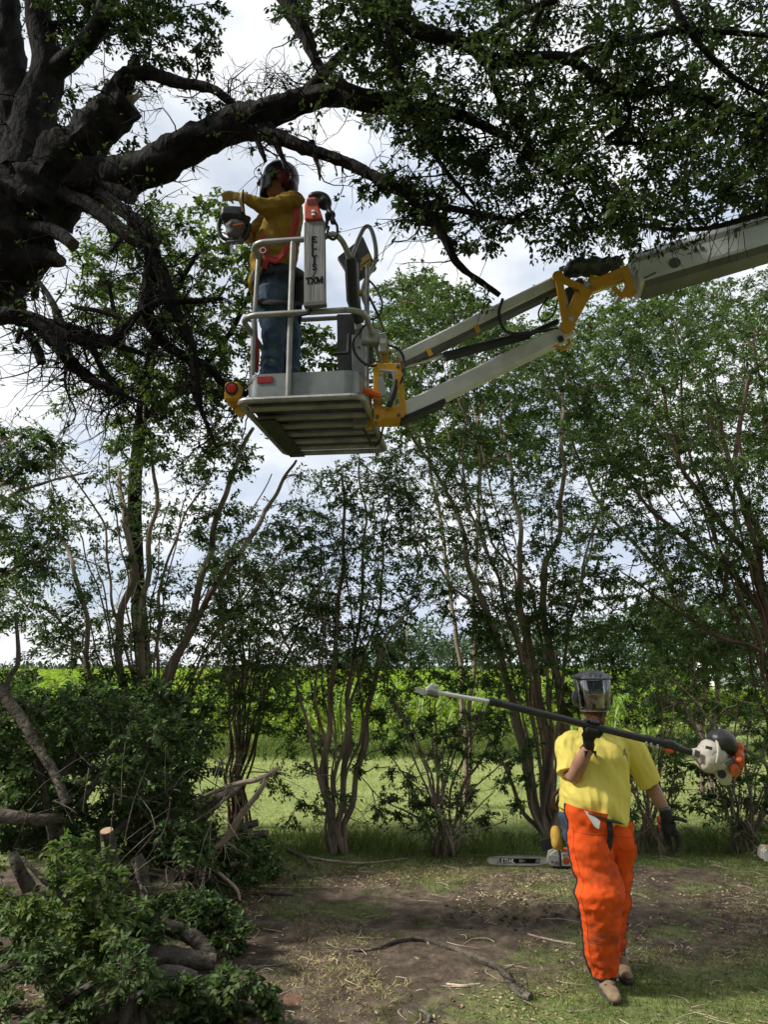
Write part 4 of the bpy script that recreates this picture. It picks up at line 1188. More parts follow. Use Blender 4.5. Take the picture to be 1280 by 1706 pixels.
for row in range(5):
    yy = 18.0 + row * .76
    xx = -yy * .40 + RND.uniform(0, .2)
    while xx < yy * .42 and cnt < 296:
        o = bpy.data.objects.new('maize_plant', corn[RND.randint(0, 5)]); COL.objects.link(o)
        o.location = (xx + RND.uniform(-.04, .04), yy + RND.uniform(-.06, .06), 0)
        o.rotation_euler = (RND.uniform(-.06, .06), RND.uniform(-.06, .06), RND.uniform(0, 6.28)); s = RND.uniform(.85, 1.1); o.scale = (s, s, s)
        tag(o, 'green maize plant with arching leaves in the front rows of the field', 'maize', CG); cnt += 1
        xx += RND.uniform(.2, .28)
# the rest of the field as one mass, thinner and coarser with distance
n = 26000
y = 21.8 + 240 * RNG.random(n) ** 2.6
x = RNG.uniform(-.62, .62, n) * (y + 4)
a = RNG.uniform(0, 6.28, n); el = RNG.uniform(-.1, .9, n)
d = np.stack([np.cos(a) * np.cos(el), np.sin(a) * np.cos(el), np.sin(el)], 1)
sc = 1 + (y - 21) / 70
z = RNG.uniform(.45, 1.18, n)
pos = np.stack([x, y, z], 1) - d * (.3 * sc)[:, None]
nrm = np.tile(np.array([[0, 0, 1.0]]), (n, 1)) + RNG.normal(0, .3, (n, 3))
cf = link('maize_field', leaf_mesh('maize_field', pos, d, nrm, .62 * sc, .13, .3, .45), M['corn_leaf'], kind='stuff')
tag(cf, 'bright green maize field stretching to the horizon behind the shrubs', 'maize field')

# ------------------------------------------------------------------ far things
for k, (px, Y, h, w) in enumerate([(590, 150, 5.5, 7), (640, 140, 7, 6), (700, 120, 9, 8), (755, 130, 7, 7), (815, 110, 8, 7), (870, 120, 10, 9), (930, 115, 9, 8), (1000, 105, 9, 9), (1075, 100, 10, 9), (1150, 95, 9, 8), (1240, 90, 9, 9)]):
    b_ = P(px, 1120, Y); b_[2] = 0
    r = thing('distant_tree', ['low grey green tree first on the left of the far treeline', 'second grey green tree of the far treeline, left of the pole saw tip', 'tall rounded tree of the far treeline above the pole saw tip', 'squat tree of the far treeline just right of the pole saw tip',
        'rounded tree of the far treeline above the silver pole tube', 'tallest far tree behind the leaning trunk', 'far tree left of the visored head', 'far tree behind the visored head', 'far tree right of the visored head', 'far tree above the pole saw motor', 'far tree at the right border behind the motor'][k], 'tree', b_, 'trees of the far treeline')
    MB().tube([b_, b_ + (0, 0, h * .5)], [.25, .12], 6).build('trunk', M['oak_bark'], r)
    m = 1500
    v = RNG.normal(0, 1, (m, 3)); v /= np.linalg.norm(v, axis=1)[:, None]; v *= (RNG.random(m) ** .35)[:, None]
    lump = np.array([1 + .3 * mnoise.noise(Vector((q * 1.7 + k * 9).tolist())) for q in v])[:, None]
    pos = b_ + np.array([0, 0, h * .56]) + v * lump * np.array([w * .5, w * .5, h * .44])
    link('crown', leaf_mesh('crown', pos - b_, RNG.normal(0, 1, (m, 3)), RNG.normal(0, 1, (m, 3)), RNG.uniform(.3, .7, m), .7), M['far_leaf'], r, 'stuff')

# low scrub along the far edge of the field
n = 9000
x = RNG.uniform(-190, 190, n); y = RNG.uniform(228, 246, n); hh = .6 + 3.4 * fbm(x, y * .2, .05, 91) * (fbm(x, y, .35, 92, 2) + .2)
pos = np.stack([x, y, hh * RNG.random(n) ** .7], 1)
tag(link('hedgerow', leaf_mesh('hedgerow', pos, RNG.normal(0, 1, (n, 3)), RNG.normal(0, 1, (n, 3)), RNG.uniform(.6, 1.3, n), .7), M['far_leaf'], kind='stuff'), 'low dark scrub line along the far edge of the field', 'hedgerow')

# parked van seen as a white speck
def vehicle(loc, label, s=1.0, rot=0.0):
    r = thing('parked_van', label, 'van', loc)
    L0 = np.array(loc)
    def q(x, y, z): return L0 + np.array([x * math.cos(rot) - y * math.sin(rot), x * math.sin(rot) + y * math.cos(rot), z]) * s
    U = (math.cos(rot), math.sin(rot), 0)
    mb = MB(); mb.prism([(-2.3, .35), (2.3, .35), (2.35, 1.0), (1.6, 1.15), (1.0, 1.95), (-2.25, 2.0), (-2.35, 1.0)], q(0, 0, 0), U, (0, 0, 1), 1.8); mb.build('body', M['car_white'], r, False)
    for sx in (-1.4, 1.45):
        for sy in (-.8, .8):
            mb = MB(); ax = np.array([-math.sin(rot), math.cos(rot), 0]); mb.lathe([(.34, -.11), (.36, 0), (.34, .11)], q(sx, sy, .36), ax, 14); mb.build('wheel', M['black_rubber'], r)
    for (x0, x1) in ((-2.0, -.8), (-.6, .9)):
        mb = MB(); mb.box(q((x0 + x1) / 2, -.905, 1.45), (x1 - x0, .02, .55), U); mb.build('window', M['car_glass'], r, False)
    return r
v = P(797, 1129, 275); v[2] = 0
vehicle(v, 'white van parked at the far edge of the field', 1.0, .4)
v = P(1262, 1190, 33); v[2] = 0
vehicle(v, 'pale van parked on the grass, glimpsed through the stems at the right border', .85, .15)
b_ = P(679, 1120, 95); b_[2] = 0
r = thing('utility_pole', 'thin utility pole rising above the far treeline', 'pole', b_)
MB().tube([b_, b_ + (0, 0, 8.6)], [.14, .1], 8).build('post', M['pole_wood'], r)
MB().box(b_ + (0, -.12, 8.0), (2.0, .1, .12)).build('crossarm', M['pole_wood'], r)

# ------------------------------------------------------------------ the aerial lift
YAW = rad(-7)
LU = np.array([math.cos(YAW), math.sin(YAW), 0]); LV = np.array([-math.sin(YAW), math.cos(YAW), 0]); LW = np.array([0, 0, 1.0])
L0 = P(396, 668, 4.66)
PW, PD = .80, 1.25            # platform width, depth
def Q(u, v, w):
    return L0 + LU * u + LV * v + LW * w
def rrect(u0, u1, v0, v1, w, r, n=5, close=True):
    pts = []
    for cu, cv, a0 in ((u1 - r, v0 + r, -90), (u1 - r, v1 - r, 0), (u0 + r, v1 - r, 90), (u0 + r, v0 + r, 180)):
        for k in range(n + 1):
            a = rad(a0 + 90 * k / n)
            pts.append(Q(cu + r * math.cos(a), cv + r * math.sin(a), w))
    if close:
        pts.append(pts[0] * .999 + pts[1] * .001 if False else pts[0])
    return np.array(pts)

lift = thing('boom_lift', 'white and yellow boom lift whose aluminium platform carries the man in the yellow shirt', 'boom lift', (5.9, 4.9, 0))
# floor
mb = MB(); mb.tube(rrect(0, PW, 0, PD, 0, .07), .021, 8); mb.build('floor_frame', M['rail'], lift)
for v in (.16, .36, .55, .74, .93, 1.10):
    MB().tube([Q(.03, v, -.002), Q(PW - .02, v, -.002)], .02, 8).build('floor_joist', M['rail'], lift)
mb = MB()
for k in range(46):
    v = .03 + (PD - .06) * k / 45
    mb.bar(Q(.02, v, .028), Q(PW - .02, v, .028), .013, .006, (0, 0, 1))
for k in range(62):
    u = .02 + (PW - .04) * k / 61
    mb.bar(Q(u, .02, .028), Q(u, PD - .02, .028), .0072, .0055, (0, 0, 1))
mb.build('deck_grating', M['grating'], lift, False, kind='stuff')
mb = MB(); mb.prism([(.045, .30), (.17, .30), (.16, 1.22), (.045, 1.22)], Q(0, 0, -.034), LU, LV, .012); mb.build('skid_plate', M['black_plastic'], lift, False)
# toe board: near face with rounded corners, sides and back
def toe_path(u0, u1, v0, v1, r):
    return rrect(u0, u1, v0, v1, .02, r, 6)
path = toe_path(.035, PW - .03, .03, PD - .04, .09)
mb = MB(); h = .165
inner = toe_path(.041, PW - .036, .036, PD - .046, .085)
n = len(path); V, f = [], []
for i in range(n):
    V += [path[i], path[i] + LW * h, inner[i] + LW * h, inner[i]]
for i in range(n - 1):
    for k in range(4):
        f.append((4 * i + k, 4 * i + (k + 1) % 4, 4 * (i + 1) + (k + 1) % 4, 4 * (i + 1) + k))
mb.add(np.array(V), f); mb.build('toe_board', M['alu'], lift)
MB().box(Q(.165, .0265, .145), (.098, .005, .042), LU).build('reflector', M['dark_red'], lift, False)
# rails and posts
rp = rrect(.035, PW - .03, .03, PD - .04, 1.115, .10, 5, False)
rp = np.vstack([[Q(.60, PD - .04, 1.115)], rp[12:24], [Q(.40, .03, 1.115)], catmull([Q(.52, .03, 1.115), P(556, 390, 4.60), P(568, 399, 4.64), P(577, 415, 4.70), P(583, 436, 4.75), P(588, 480, 4.82), P(596, 548, 4.92)], 14)])
MB().tube(rp, .0195, 10).build('top_rail', M['rail'], lift)
MB().tube(rrect(-.005, PW + .01, -.01, PD, .575, .12), .0195, 10).build('mid_rail', M['rail'], lift)
MB().tube([Q(.325, .012, 0), Q(.325, .012, .6), Q(.325, .03, 1.1)], .0185, 10).build('post', M['rail'], lift)
MB().tube([Q(.025, .22, .0), Q(.02, .22, .6), Q(.035, .22, 1.11)], .017, 10).build('post', M['rail'], lift)
MB().tube([Q(.46, PD - .03, .03), Q(.46, PD - .04, 1.1)], .017, 10).build('post', M['rail'], lift)
MB().tube([Q(.03, PD - .25, .03), Q(.03, PD - .25, 1.1)], .017, 10).build('post', M['rail'], lift)
MB().tube([Q(PW - .03, .4, .03), Q(PW - .03, .4, 1.1)], .017, 10).build('post', M['rail'], lift)
# foam pad on the right top rail
mb = MB(); mb.tube([P(583, 430, 4.74), P(584, 433, 4.745), P(588, 500, 4.83), P(599, 536, 4.90), P(600, 539, 4.905)], [.03, .042, .042, .036, .026], 10, True, flat=[.03, .045, .05, .04, .03]); mb.build('foam_pad', M['black_rubber'], lift)
# lamp box on the left
c = P(389, 655, 4.85)
o = MB().box(c, (.10, .10, .13), LU, (0, 0, 1), .015).bar(c + (.0, .04, -.05), c + (.06, .06, -.13), .07, .06).build('lamp_box', M['yellow_paint'], lift, False)
mb = MB(); mb.lathe([(.042, 0), (.044, .012), (.034, .014)], c + np.array([0, -.052, .01]), (0, -1, -.1), 18); mb.build('bezel', M['black_rubber'], o)
mb = MB(); mb.lathe([(.031, 0), (.029, .004), (.012, .007)], c + np.array([0, -.064, .01]), (0, -1, -.1), 18); mb.build('lens', M['red_lens'], o)
MB().tube([c + (.04, .04, -.02), Q(.03, .2, .06)], .014, 8).build('lamp_bracket', M['yellow_paint'], lift)
# right hand side of the cage: column, plate, boxes
YB = 4.98
def R(px, py, dy=0.0):
    return P(px, py, YB + dy)
MB().bar(R(598, 560), R(602, 712), .10, .06, bev=.006).build('mast_column', M['alu'], lift, False)
MB().bar(R(578, 525, .12), R(580, 640, .12), .14, .05, bev=.006).build('mast_plate', M['dark_grey'], lift, False)
for yy in (578, 598, 622):
    mb = MB(); mb.lathe([(.009, 0), (.009, .01), (.005, .013)], R(597.5 + (yy - 560) * .03, yy, -.031), (0, -1, 0), 8); mb.build('bolt', M['dark_grey'], lift)
MB().bar(R(592, 440, .05), R(598, 560, .05), .05, .05, bev=.006).build('mast_upper', M['alu'], lift, False)
cb = [P(563, 428, 5.02), P(605, 394, 5.12), P(628, 447, 5.10), P(590, 472, 5.00)]
bk = np.array([-.01, .13, .05])
mb = MB(); mb.add(np.array(cb + [q + bk for q in cb]), [(3, 2, 1, 0), (4, 5, 6, 7), (0, 1, 5, 4), (1, 2, 6, 5), (2, 3, 7, 6), (3, 0, 4, 7)]); o = mb.build('control_box', M['dark_grey'], lift, False)
def onbox(u, v, k=.003):
    q = (cb[0] * (1 - u) + cb[1] * u) * (1 - v) + (cb[3] * (1 - u) + cb[2] * u) * v
    return q + unit(np.cross(cb[1] - cb[0], cb[3] - cb[0])) * k * (1 if np.cross(cb[1] - cb[0], cb[3] - cb[0])[1] < 0 else -1)
for (u0, u1, v0, v1) in ((.45, .95, .50, .66), (.40, .9, .70, .80)):
    mb = MB(); mb.add(np.array([onbox(u0, v0), onbox(u1, v0), onbox(u1, v1), onbox(u0, v1)]), [(0, 1, 2, 3)]); mb.build('warning_label', M['label_yellow'], o, False)
MB().tube(catmull([R(586, 428, .04), R(598, 398, .04), R(608, 379, .04), R(618, 381, .04), R(626, 410, .04), R(625, 436, .04), R(610, 466, .04), R(604, 490, .04), R(611, 512, .04), R(605, 530, .04)], 44), .0155, 8).build('control_guard', M['rail'], lift)
MB().box(R(600, 488, .03), (.045, .05, .03), bev=.006).build('rail_clamp', M['yellow_paint'], lift, False)
MB().box(R(608, 524, .03), (.05, .05, .05), bev=.006).build('rail_clamp', M['yellow_paint'], lift, False)
MB().box(R(617, 563, -.02), (.125, .10, .10), (1, 0, -.05), (0, 0, 1), .008).build('valve_box', M['grey_box'], lift, False)
o = MB().box(R(638, 574, -.05), (.055, .05, .125), (1, 0, 0), (0, 0, 1), .006).build('junction_box', M['grey_box'], lift, False)
MB().box(R(638, 568, -.079), (.038, .004, .035)).build('rating_label', M['label_white'], o, False)
MB().tube([R(618, 580), R(618, 606)], .018, 8).build('ram_rod', M['dark_grey'], lift)
mb = MB(); mb.tube([R(555, 590, -.1), R(580, 588, -.1), R(582, 557, -.1)], [.012, .014, .016], 8); mb.build('crank_handle', M['black_rubber'], lift)
def cable(name, px, r=.0075, m='black_rubber', k=24):
    return MB().tube(catmull([P(a, b_, Y) for a, b_, Y in px], k), r, 6).build(name, M[m], lift)
cable('cable', [(606, 459, 4.98), (625, 478, 4.95), (637, 505, 4.93), (632, 525, 4.95), (618, 532, 4.98), (604, 525, 5.0)])
cable('cable', [(611, 487, 4.98), (622, 508, 4.95), (632, 530, 4.95), (638, 553, 4.93)], .010)
cable('cable', [(638, 605, 4.9), (620, 610, 4.88), (600, 600, 4.88), (589, 580, 4.88), (592, 562, 4.9), (610, 540, 4.93), (616, 528, 4.95)], .009)
cable('cable', [(648, 575, 4.93), (664, 582, 4.9), (673, 598, 4.88), (671, 630, 4.88), (660, 652, 4.9)], .009)
cable('cable', [(598, 700, 5.0), (614, 730, 5.4), (620, 745, 5.7), (632, 735, 5.5), (640, 705, 5.1)], .008)
cable('cable', [(622, 532, 4.97), (621, 545, 4.95)], .006)
# yellow mounting bracket
mb = MB()
pf = [R(621, 604, -.06), R(664, 604, -.06), R(674, 690, -.06), R(623, 697, -.06)]
def plate_frame(yoff, nm):
    m = MB()
    def S(x, y): return R(x, y, yoff)
    m.bar(S(628, 606), S(629, 702), .05, .02, bev=.003); m.bar(S(628, 612), S(662, 612), .055, .021, bev=.003)
    m.bar(S(663, 606), S(673, 690), .042, .0205, bev=.003); m.bar(S(628, 690), S(672, 686), .075, .0215, bev=.003)
    return m.build(nm, M['yellow_paint'], lift, False)
plate_frame(-.09, 'bracket_plate'); plate_frame(.12, 'bracket_plate')
MB().bar(R(606, 656), R(630, 656), .05, .08, bev=.005).bar(R(606, 690), R(630, 690), .05, .08, bev=.005).bar(R(613, 645, .03), R(615, 715, .03), .05, .04).build('bracket_arm', M['yellow_paint'], lift, False)
MB().box(R(648, 694, .02), (.17, .2, .09), (1, 0, .02), (0, 0, 1), .01).box(R(642, 592, .02), (.05, .12, .16), bev=.006).build('bracket_block', M['yellow_paint'], lift, False)
MB().tube([R(633, 618, -.12), R(660, 620, -.12)], .014, 8).tube([R(655, 618, -.13), R(659, 640, -.13)], .011, 8).build('hose_fitting', M['steel'], lift)
MB().bar(R(634, 630, -.12), R(640, 660, -.12), .04, .02).build('latch_plate', M['alu'], lift, False)
MB().tube(catmull([R(660, 632, -.13), R(655, 655, -.13), R(648, 678, -.12)], 10), [.012, .026, .018], 8).build('hose_sleeve', M['black_rubber'], lift)
mb = MB(); mb.tube([R(588, 647, -.16), R(600, 648, -.16), R(620, 654, -.16), R(634, 660, -.15)], [.006, .010, .014, .013], 8, flat=[.012, .014, .02, .02]); mb.build('release_lever', M['orange_lever'], lift)
for (x, y) in ((629, 694), (665, 692), (663, 610)):
    mb = MB(); mb.lathe([(.014, 0), (.014, .01), (.009, .016)], R(x, y, -.101), (0, -1, 0), 8); mb.build('bolt', M['dark_grey'], lift)

# jib: two parallel arms, a ram between them
def beam(name, a, b_, hgt, dep, m, Ya, Yb, bev=.012, par=lift):
    pa, pb = P(*a, Ya), P(*b_, Yb)
    d = unit(pb - pa); up = unit(np.cross(np.cross(d, [0, 0, 1.0]), d)); side = unit(np.cross(d, up))
    return MB().bar(pa, pb, hgt, dep, -side if np.dot(side, [0, 1, 0]) > 0 else side, bev).build(name, M[m], par, False)
YJ0, YJ1 = 4.98, 5.12
up_ = beam('jib_upper_arm', (664, 602), (932, 470), .082, .13, 'white_paint', YJ0, YJ1)
beam('jib_upper_underside', (668, 612), (934, 483), .035, .11, 'dark_grey', YJ0, YJ1, .003)  # dark strip along the underside of the upper arm
lo_ = beam('jib_lower_arm', (664, 692), (950, 552), .112, .13, 'white_paint', YJ0, YJ1)
beam('arm_buffer', (668, 703), (740, 672), .03, .135, 'black_rubber', YJ0, YJ0 + .03, .004)
for t_ in (.18, .48):
    x_, y_ = 668 + (934 - 668) * t_, 612 + (483 - 612) * t_
    MB().box(P(x_, y_ - 2, YJ0 + .14 * t_ - .07), (.03, .012, .05), (.9, 0, .43), (0, 0, 1)).build('hose_clip', M['yellow_paint'], lift, False)
mb = MB(); a, c = P(672, 612, YJ0), P(745, 590, YJ0 + .04); mb.tube([a, c], .014, 10); mb.build('ram_rod', M['steel'], lift)
mb = MB(); mb.tube([P(740, 595, YJ0 + .03), P(880, 558, YJ1 - .03)], .034, 12); mb.tube([P(870, 562, YJ1 - .03), P(930, 535, YJ1)], .02, 8); mb.build('ram_cylinder', M['black_plastic'], lift)
cable('hose', [(838, 498, 5.0), (832, 520, 4.98), (838, 545, 4.98), (856, 556, 5.0), (900, 552, 5.05), (930, 548, 5.05)], .011)
cable('hose', [(930, 500, 5.0), (922, 525, 5.0), (905, 535, 5.02), (898, 520, 5.05), (914, 495, 5.08)], .006)
# knuckle between jib and main boom: two yellow plates with a triangular opening
def plate(yo):
    m = MB(); t = .022
    def S(x, y): return P(x, y, YJ1 + yo)
    def b2(x0, y0, x1, y1, w, k=0.0): m.bar(S(x0, y0), S(x1, y1), w, t + k, bev=.003)
    b2(931, 462, 944, 540, .055); b2(931, 463, 975, 482, .05, .001); b2(992, 462, 946, 545, .075, .002); b2(962, 487, 948, 520, .03, .0005)
    b2(975, 482, 1046, 452, .085, .0015); b2(1040, 446, 1054, 490, .06, .0025); b2(1052, 482, 1036, 494, .04, .003); b2(1036, 492, 1022, 478, .03, .0035)
    for (x, y, r) in ((930, 461, .04), (946, 545, .045), (975, 484, .045), (1050, 488, .035)):
        m.lathe([(r, -t * .53), (r, t * .53)], S(x, y), (0, -1, 0), 18)
    return m.build('knuckle_plate', M['yellow_paint'], lift, False)
plate(-.10); plate(.10)
for (x, y, r) in ((930, 461, .018), (946, 543, .02), (972, 486, .022), (1049, 470, .018), (1038, 455, .01)):
    mb = MB(); mb.lathe([(r, -.115), (r, .3)], P(x, y, YJ1), (0, 1, 0), 12); mb.build('pin', M['steel'], lift)
mb = MB(); mb.tube([P(975, 492, YJ1), P(1040, 468, YJ1 - .02)], .016, 10); mb.build('ram_rod', M['steel'], lift)
MB().box(P(958, 480, YJ1), (.10, .16, .05), (.9, 0, .4), (0, 0, 1), .005).box(P(947, 500, YJ1 + .02), (.05, .15, .12), (.9, 0, .1), (0, 0, 1)).build('knuckle_spacer', M['dark_grey'], lift, False)
mb = MB(); mb.tube(catmull([P(900, 578, 5.06), P(925, 576, 5.06), P(940, 582, 5.06), P(950, 572, 5.07), P(946, 562, 5.08)], 16), .012, 8); mb.build('lifting_hook', M['yellow_paint'], lift)
MB().box(P(934, 566, 5.05), (.035, .05, .035), (.9, 0, .4)).build('sensor', M['black_plastic'], lift, False)
# black vinyl cover
mb = MB()
for (x, y, rx, rz) in ((962, 446, .075, .058), (985, 444, .085, .062), (1008, 443, .07, .05), (950, 450, .045, .04), (1026, 439, .045, .042)):
    mb.ell(P(x, y, YJ1 - .03), (rx, .10, rz), (.93, 0, .3))
me = remeshed(mb, .012, 3, lambda c, n_: n_ * np.array([[.012 * nz(q, 16) + .006 * nz(q, 38, 3)] for q in c]), ORIGIN[lift.name], 'vinyl_cover')
link('vinyl_cover', me, M['vinyl'], lift)
# main boom: eight sided section running out of the picture on the right
pa, pb = P(1056, 462, YJ1), P(1290, 392, 4.94)
d = unit(pb - pa); pe = pa + d * 3.55
upv = unit(np.cross(np.cross(d, [0, 0, 1.0]), d)); sd = unit(np.cross(d, upv))      # sd points away from or towards the camera
if sd[1] > 0: sd = -sd
def section(p, k=1.0):
    prof = [(-.125, .10), (-.112, .122), (-.085, .128), (.085, .128), (.130, .095), (.130, -.095), (.085, -.128), (-.085, -.128), (-.112, -.122), (-.125, -.10)]
    return [p + upv * a * k + sd * b_ * k for a, b_ in prof]
A, B = section(pa), section(pe)
mb = MB(); n = len(A); mb.add(np.array(A + B), [tuple(range(n))[::-1], tuple(range(n, 2 * n))] + [(i, (i + 1) % n, n + (i + 1) % n, n + i) for i in range(n)])
boom = mb.build('main_boom', M['boom_paint'], lift, False)
def onboom(t, h, dep=.1285):
    return pa + d * t + upv * h + sd * dep
mb = MB(); mb.add(np.array([onboom(.02, .042, .1282), onboom(3.4, .042, .1282), onboom(3.4, .074, .1282), onboom(.02, .074, .1282), onboom(.02, .042, .1305), onboom(3.4, .042, .1305), onboom(3.4, .074, .1305), onboom(.02, .074, .1305)]),
    [(4, 5, 6, 7), (0, 4, 7, 3), (1, 2, 6, 5), (0, 1, 5, 4), (3, 7, 6, 2), (0, 3, 2, 1)]); mb.build('stripe', M['boom_stripe'], boom, False)
mb = MB(); mb.add(np.array([onboom(.03, -.108, .125), onboom(3.4, -.108, .125), onboom(3.4, -.150, .10), onboom(.03, -.150, .10), onboom(.03, -.108, -.125), onboom(3.4, -.108, -.125), onboom(3.4, -.150, -.10), onboom(.03, -.150, -.10)]),
    [(0, 1, 2, 3), (7, 6, 5, 4), (0, 3, 7, 4), (1, 5, 6, 2), (3, 2, 6, 7), (0, 4, 5, 1)]); mb.build('boom_underside', M['dark_grey'], boom, False)  # dark strip along the underside of the boom
for t_ in (.42, .465):
    mb = MB(); mb.lathe([(.016, 0), (.016, .005), (.008, .006)], onboom(t_, -.003), sd, 12); mb.build('bolt', M['dark_grey'], boom)
mb = MB(); c = onboom(.26, -.045); mb.lathe([(.04, 0), (.04, .003), (.02, .004)], c, sd, 16); mb.build('access_hole', M['dark_grey'], boom)
mb = MB(); mb.bar(onboom(.03, -.09, .128), onboom(.12, -.075, .128), .012, .006, sd); mb.build('scuff_plate', M['dark_grey'], boom, False)
# machine that carries the boom, outside the frame on the right
e = pe
g = np.array([e[0] + .15, e[1], 0])
MB().bar(e + (0, 0, .1), g + (.0, 0, .9), .34, .34, bev=.02).build('mast', M['white_paint'], lift, False)
MB().box(g + (.3, 0, .72), (2.0, 1.2, .45), bev=.05).build('chassis', M['yellow_paint'], lift, False)
for sx in (-.5, 1.1):
    for sy in (-.62, .62):
        mb = MB(); mb.lathe([(.33, -.1), (.36, -.05), (.36, .05), (.33, .1)], g + (sx, sy, .36), (0, 1, 0), 20); mb.build('wheel', M['black_rubber'], lift)

# ------------------------------------------------------------------ the board with its lettering, hanging on the near rail
def SB(x, w, t=0.0):                     # x across the board (m), w along it, t out of its face
    return BO + BU * x + BW * w + BN * t
b0, b1 = P(525.5, 511, 4.545), P(524.5, 371, 4.575)
BO = (b0 + b1) / 2; BW = unit(b1 - b0); BU = unit(LU - BW * np.dot(LU, BW)); BN = np.cross(BU, BW)
if BN[1] > 0: BN = -BN
BL = np.linalg.norm(b1 - b0)
board = thing('saw_scabbard', 'weathered grey scabbard board lettered ELLIS / TXM on the platform rail', 'saw scabbard', tuple(SB(0, -BL / 2)))
MB().box(BO, (.137, .04, BL), BU, BW, .004).build('board', M['weathered_board'], board, False)
MB().box(SB(0, -BL / 2 + .012, .0), (.143, .047, .03), BU, BW, .003).build('bottom_shoe', M['dark_grey'], board, False)
mb = MB(); mb.tube(catmull([SB(-.03, -BL / 2 + .02, -.02), SB(-.04, -BL / 2 - .03, -.01), SB(-.085, -BL / 2 - .05, 0), SB(-.11, -BL / 2 - .035, -.01)], 12), .009, 6); mb.build('hanging_strap', M['black_cloth'], board)
GL = {'E': [((0, 0), (0, 1)), ((0, 1), (.62, 1)), ((0, .52), (.45, .52)), ((0, 0), (.62, 0))], 'L': [((0, 0), (0, 1)), ((0, 0), (.62, 0))],
      'I': [((.3, 0), (.3, 1))], 'S': [((.58, .86), (.42, 1)), ((.42, 1), (.16, 1)), ((.16, 1), (.04, .78)), ((.04, .78), (.14, .58)), ((.14, .58), (.48, .44)), ((.48, .44), (.6, .22)), ((.6, .22), (.45, 0)), ((.45, 0), (.16, 0)), ((.16, 0), (.02, .16))],
      '/': [((.05, -.1), (.55, 1.1))], 'T': [((.35, 0), (.35, 1)), ((0, 1), (.7, 1))], 'X': [((.02, 0), (.66, 1)), ((.02, 1), (.66, 0))],
      'M': [((.06, 0), (.06, 1)), ((.06, 1), (.42, .12)), ((.42, .12), (.78, 1)), ((.78, 1), (.78, 0))], 'H': [((.05, 0), (.05, 1)), ((.65, 0), (.65, 1)), ((.05, .5), (.65, .5))]}
SERIF = {'E': [(-.1, .14, 0), (-.1, .14, 1)], 'L': [(-.1, .14, 0), (-.13, .15, 1)], 'I': [(.12, .48, 0), (.12, .48, 1)], 'T': [(.2, .5, 0)], 'X': [(-.08, .18, 0), (.5, .78, 0), (-.08, .2, 1), (.5, .76, 1)], 'M': [(-.06, .2, 0), (.64, .92, 0), (-.06, .1, 1), (.74, .92, 1)]}
ENDS = {'E': [(.62, .84, 1.0), (.62, 0, .18), (.45, .42, .62)], 'L': [(.62, 0, .22)], 'T': [(0, .82, 1), (.7, .82, 1)], 'S': [(.58, .78, 1.0), (.02, 0, .24)]}
def glyph(mb, ch, x0, y0, hh, fr, th, serif=True, slant=0.0, thick=.004):
    """one letter; fr(x, y) gives its world point, out its normal"""
    pt, out = fr
    def W(a): return pt(x0 + (a[0] + slant * a[1]) * hh, y0 + a[1] * hh)
    for i, (a, b_) in enumerate(GL[ch]):
        vert = abs(a[0] - b_[0]) < .02 or ch in 'X/M' and i % 2 == 1 or ch == 'S' and i in (4,)
        w = th * hh * (1.0 if vert or not serif else .62)
        mb.bar(W(a), W(b_), w, thick + .0002 * i, out, ext=w * .5)
    if serif:
        for a, b_, y in SERIF.get(ch, []):
            mb.bar(W((a, y)), W((b_, y)), .07 * hh, thick + .002, out)
        for x, a, b_ in ENDS.get(ch, []):
            mb.bar(W((x, a)), W((x, b_)), .07 * hh, thick + .0024, out)
fr = (lambda x, y: SB(x, y, .0205), BN)
k_ = BL / 140.0                          # metres per photo pixel along the board
for ch, y_ in (('E', 402.5), ('L', 414.2), ('L', 425.8), ('I', 437.3), ('S', 448.5)):
    mb = MB(); glyph(mb, ch, -.0125, (441 - y_) * k_ - .020, .039, fr, .24); mb.build('letter', M['ink'], board, False)
mb = MB(); glyph(mb, '/', -.013, (441 - 460) * k_ - .018, .036, fr, .12); mb.build('letter', M['ink'], board, False)
for ch, x_ in (('T', -.056), ('X', -.022), ('M', .015)):
    mb = MB(); glyph(mb, ch, x_, (441 - 471) * k_ - .0195, .042, fr, .22); mb.build('letter', M['ink'], board, False)

# red saw pushed into the scabbard
rs = thing('chainsaw', 'red chainsaw standing upright with its bar in the lettered scabbard', 'chainsaw', tuple(SB(0, BL / 2)))
def T_(px, py, dy=0.0): return P(px, py, 4.58 + dy)
mb = MB()
mb.prism([(-.062, 0), (.062, 0), (.045, .06), (.015, .165), (-.045, .17), (-.066, .12)], SB(0, BL / 2 + .004, 0), BU, BW, .07)
me = remeshed(mb, .008, 2, None, ORIGIN[rs.name], 'body'); link('body', me, M['saw_red'], rs)
MB().lathe([(.012, 0), (.012, .01), (.006, .012)], SB(.0, BL / 2 + .03, .036), BN, 8).build('bar_nut', M['steel'], rs)
MB().lathe([(.012, 0), (.012, .01), (.006, .012)], SB(.0, BL / 2 + .055, .036), BN, 8).build('bar_nut', M['steel'], rs)
mb = MB()
for k in range(5):
    mb.bar(SB(-.04 + .016 * k, BL / 2 + .155, .037), SB(-.036 + .016 * k, BL / 2 + .11, .037), .005, .006, BN)
mb.build('vents', M['black_plastic'], rs, False)
mb = MB(); mb.ell(T_(533, 330, .06), (.075, .06, .035), (.9, 0, -.15)); mb.ell(T_(541, 338, .06), (.05, .06, .045)); mb.ell(T_(525, 329, .05), (.05, .05, .03))
me = remeshed(mb, .009, 2, None, ORIGIN[rs.name], 'engine_cover'); link('engine_cover', me, M['black_plastic'], rs)
mb = MB()
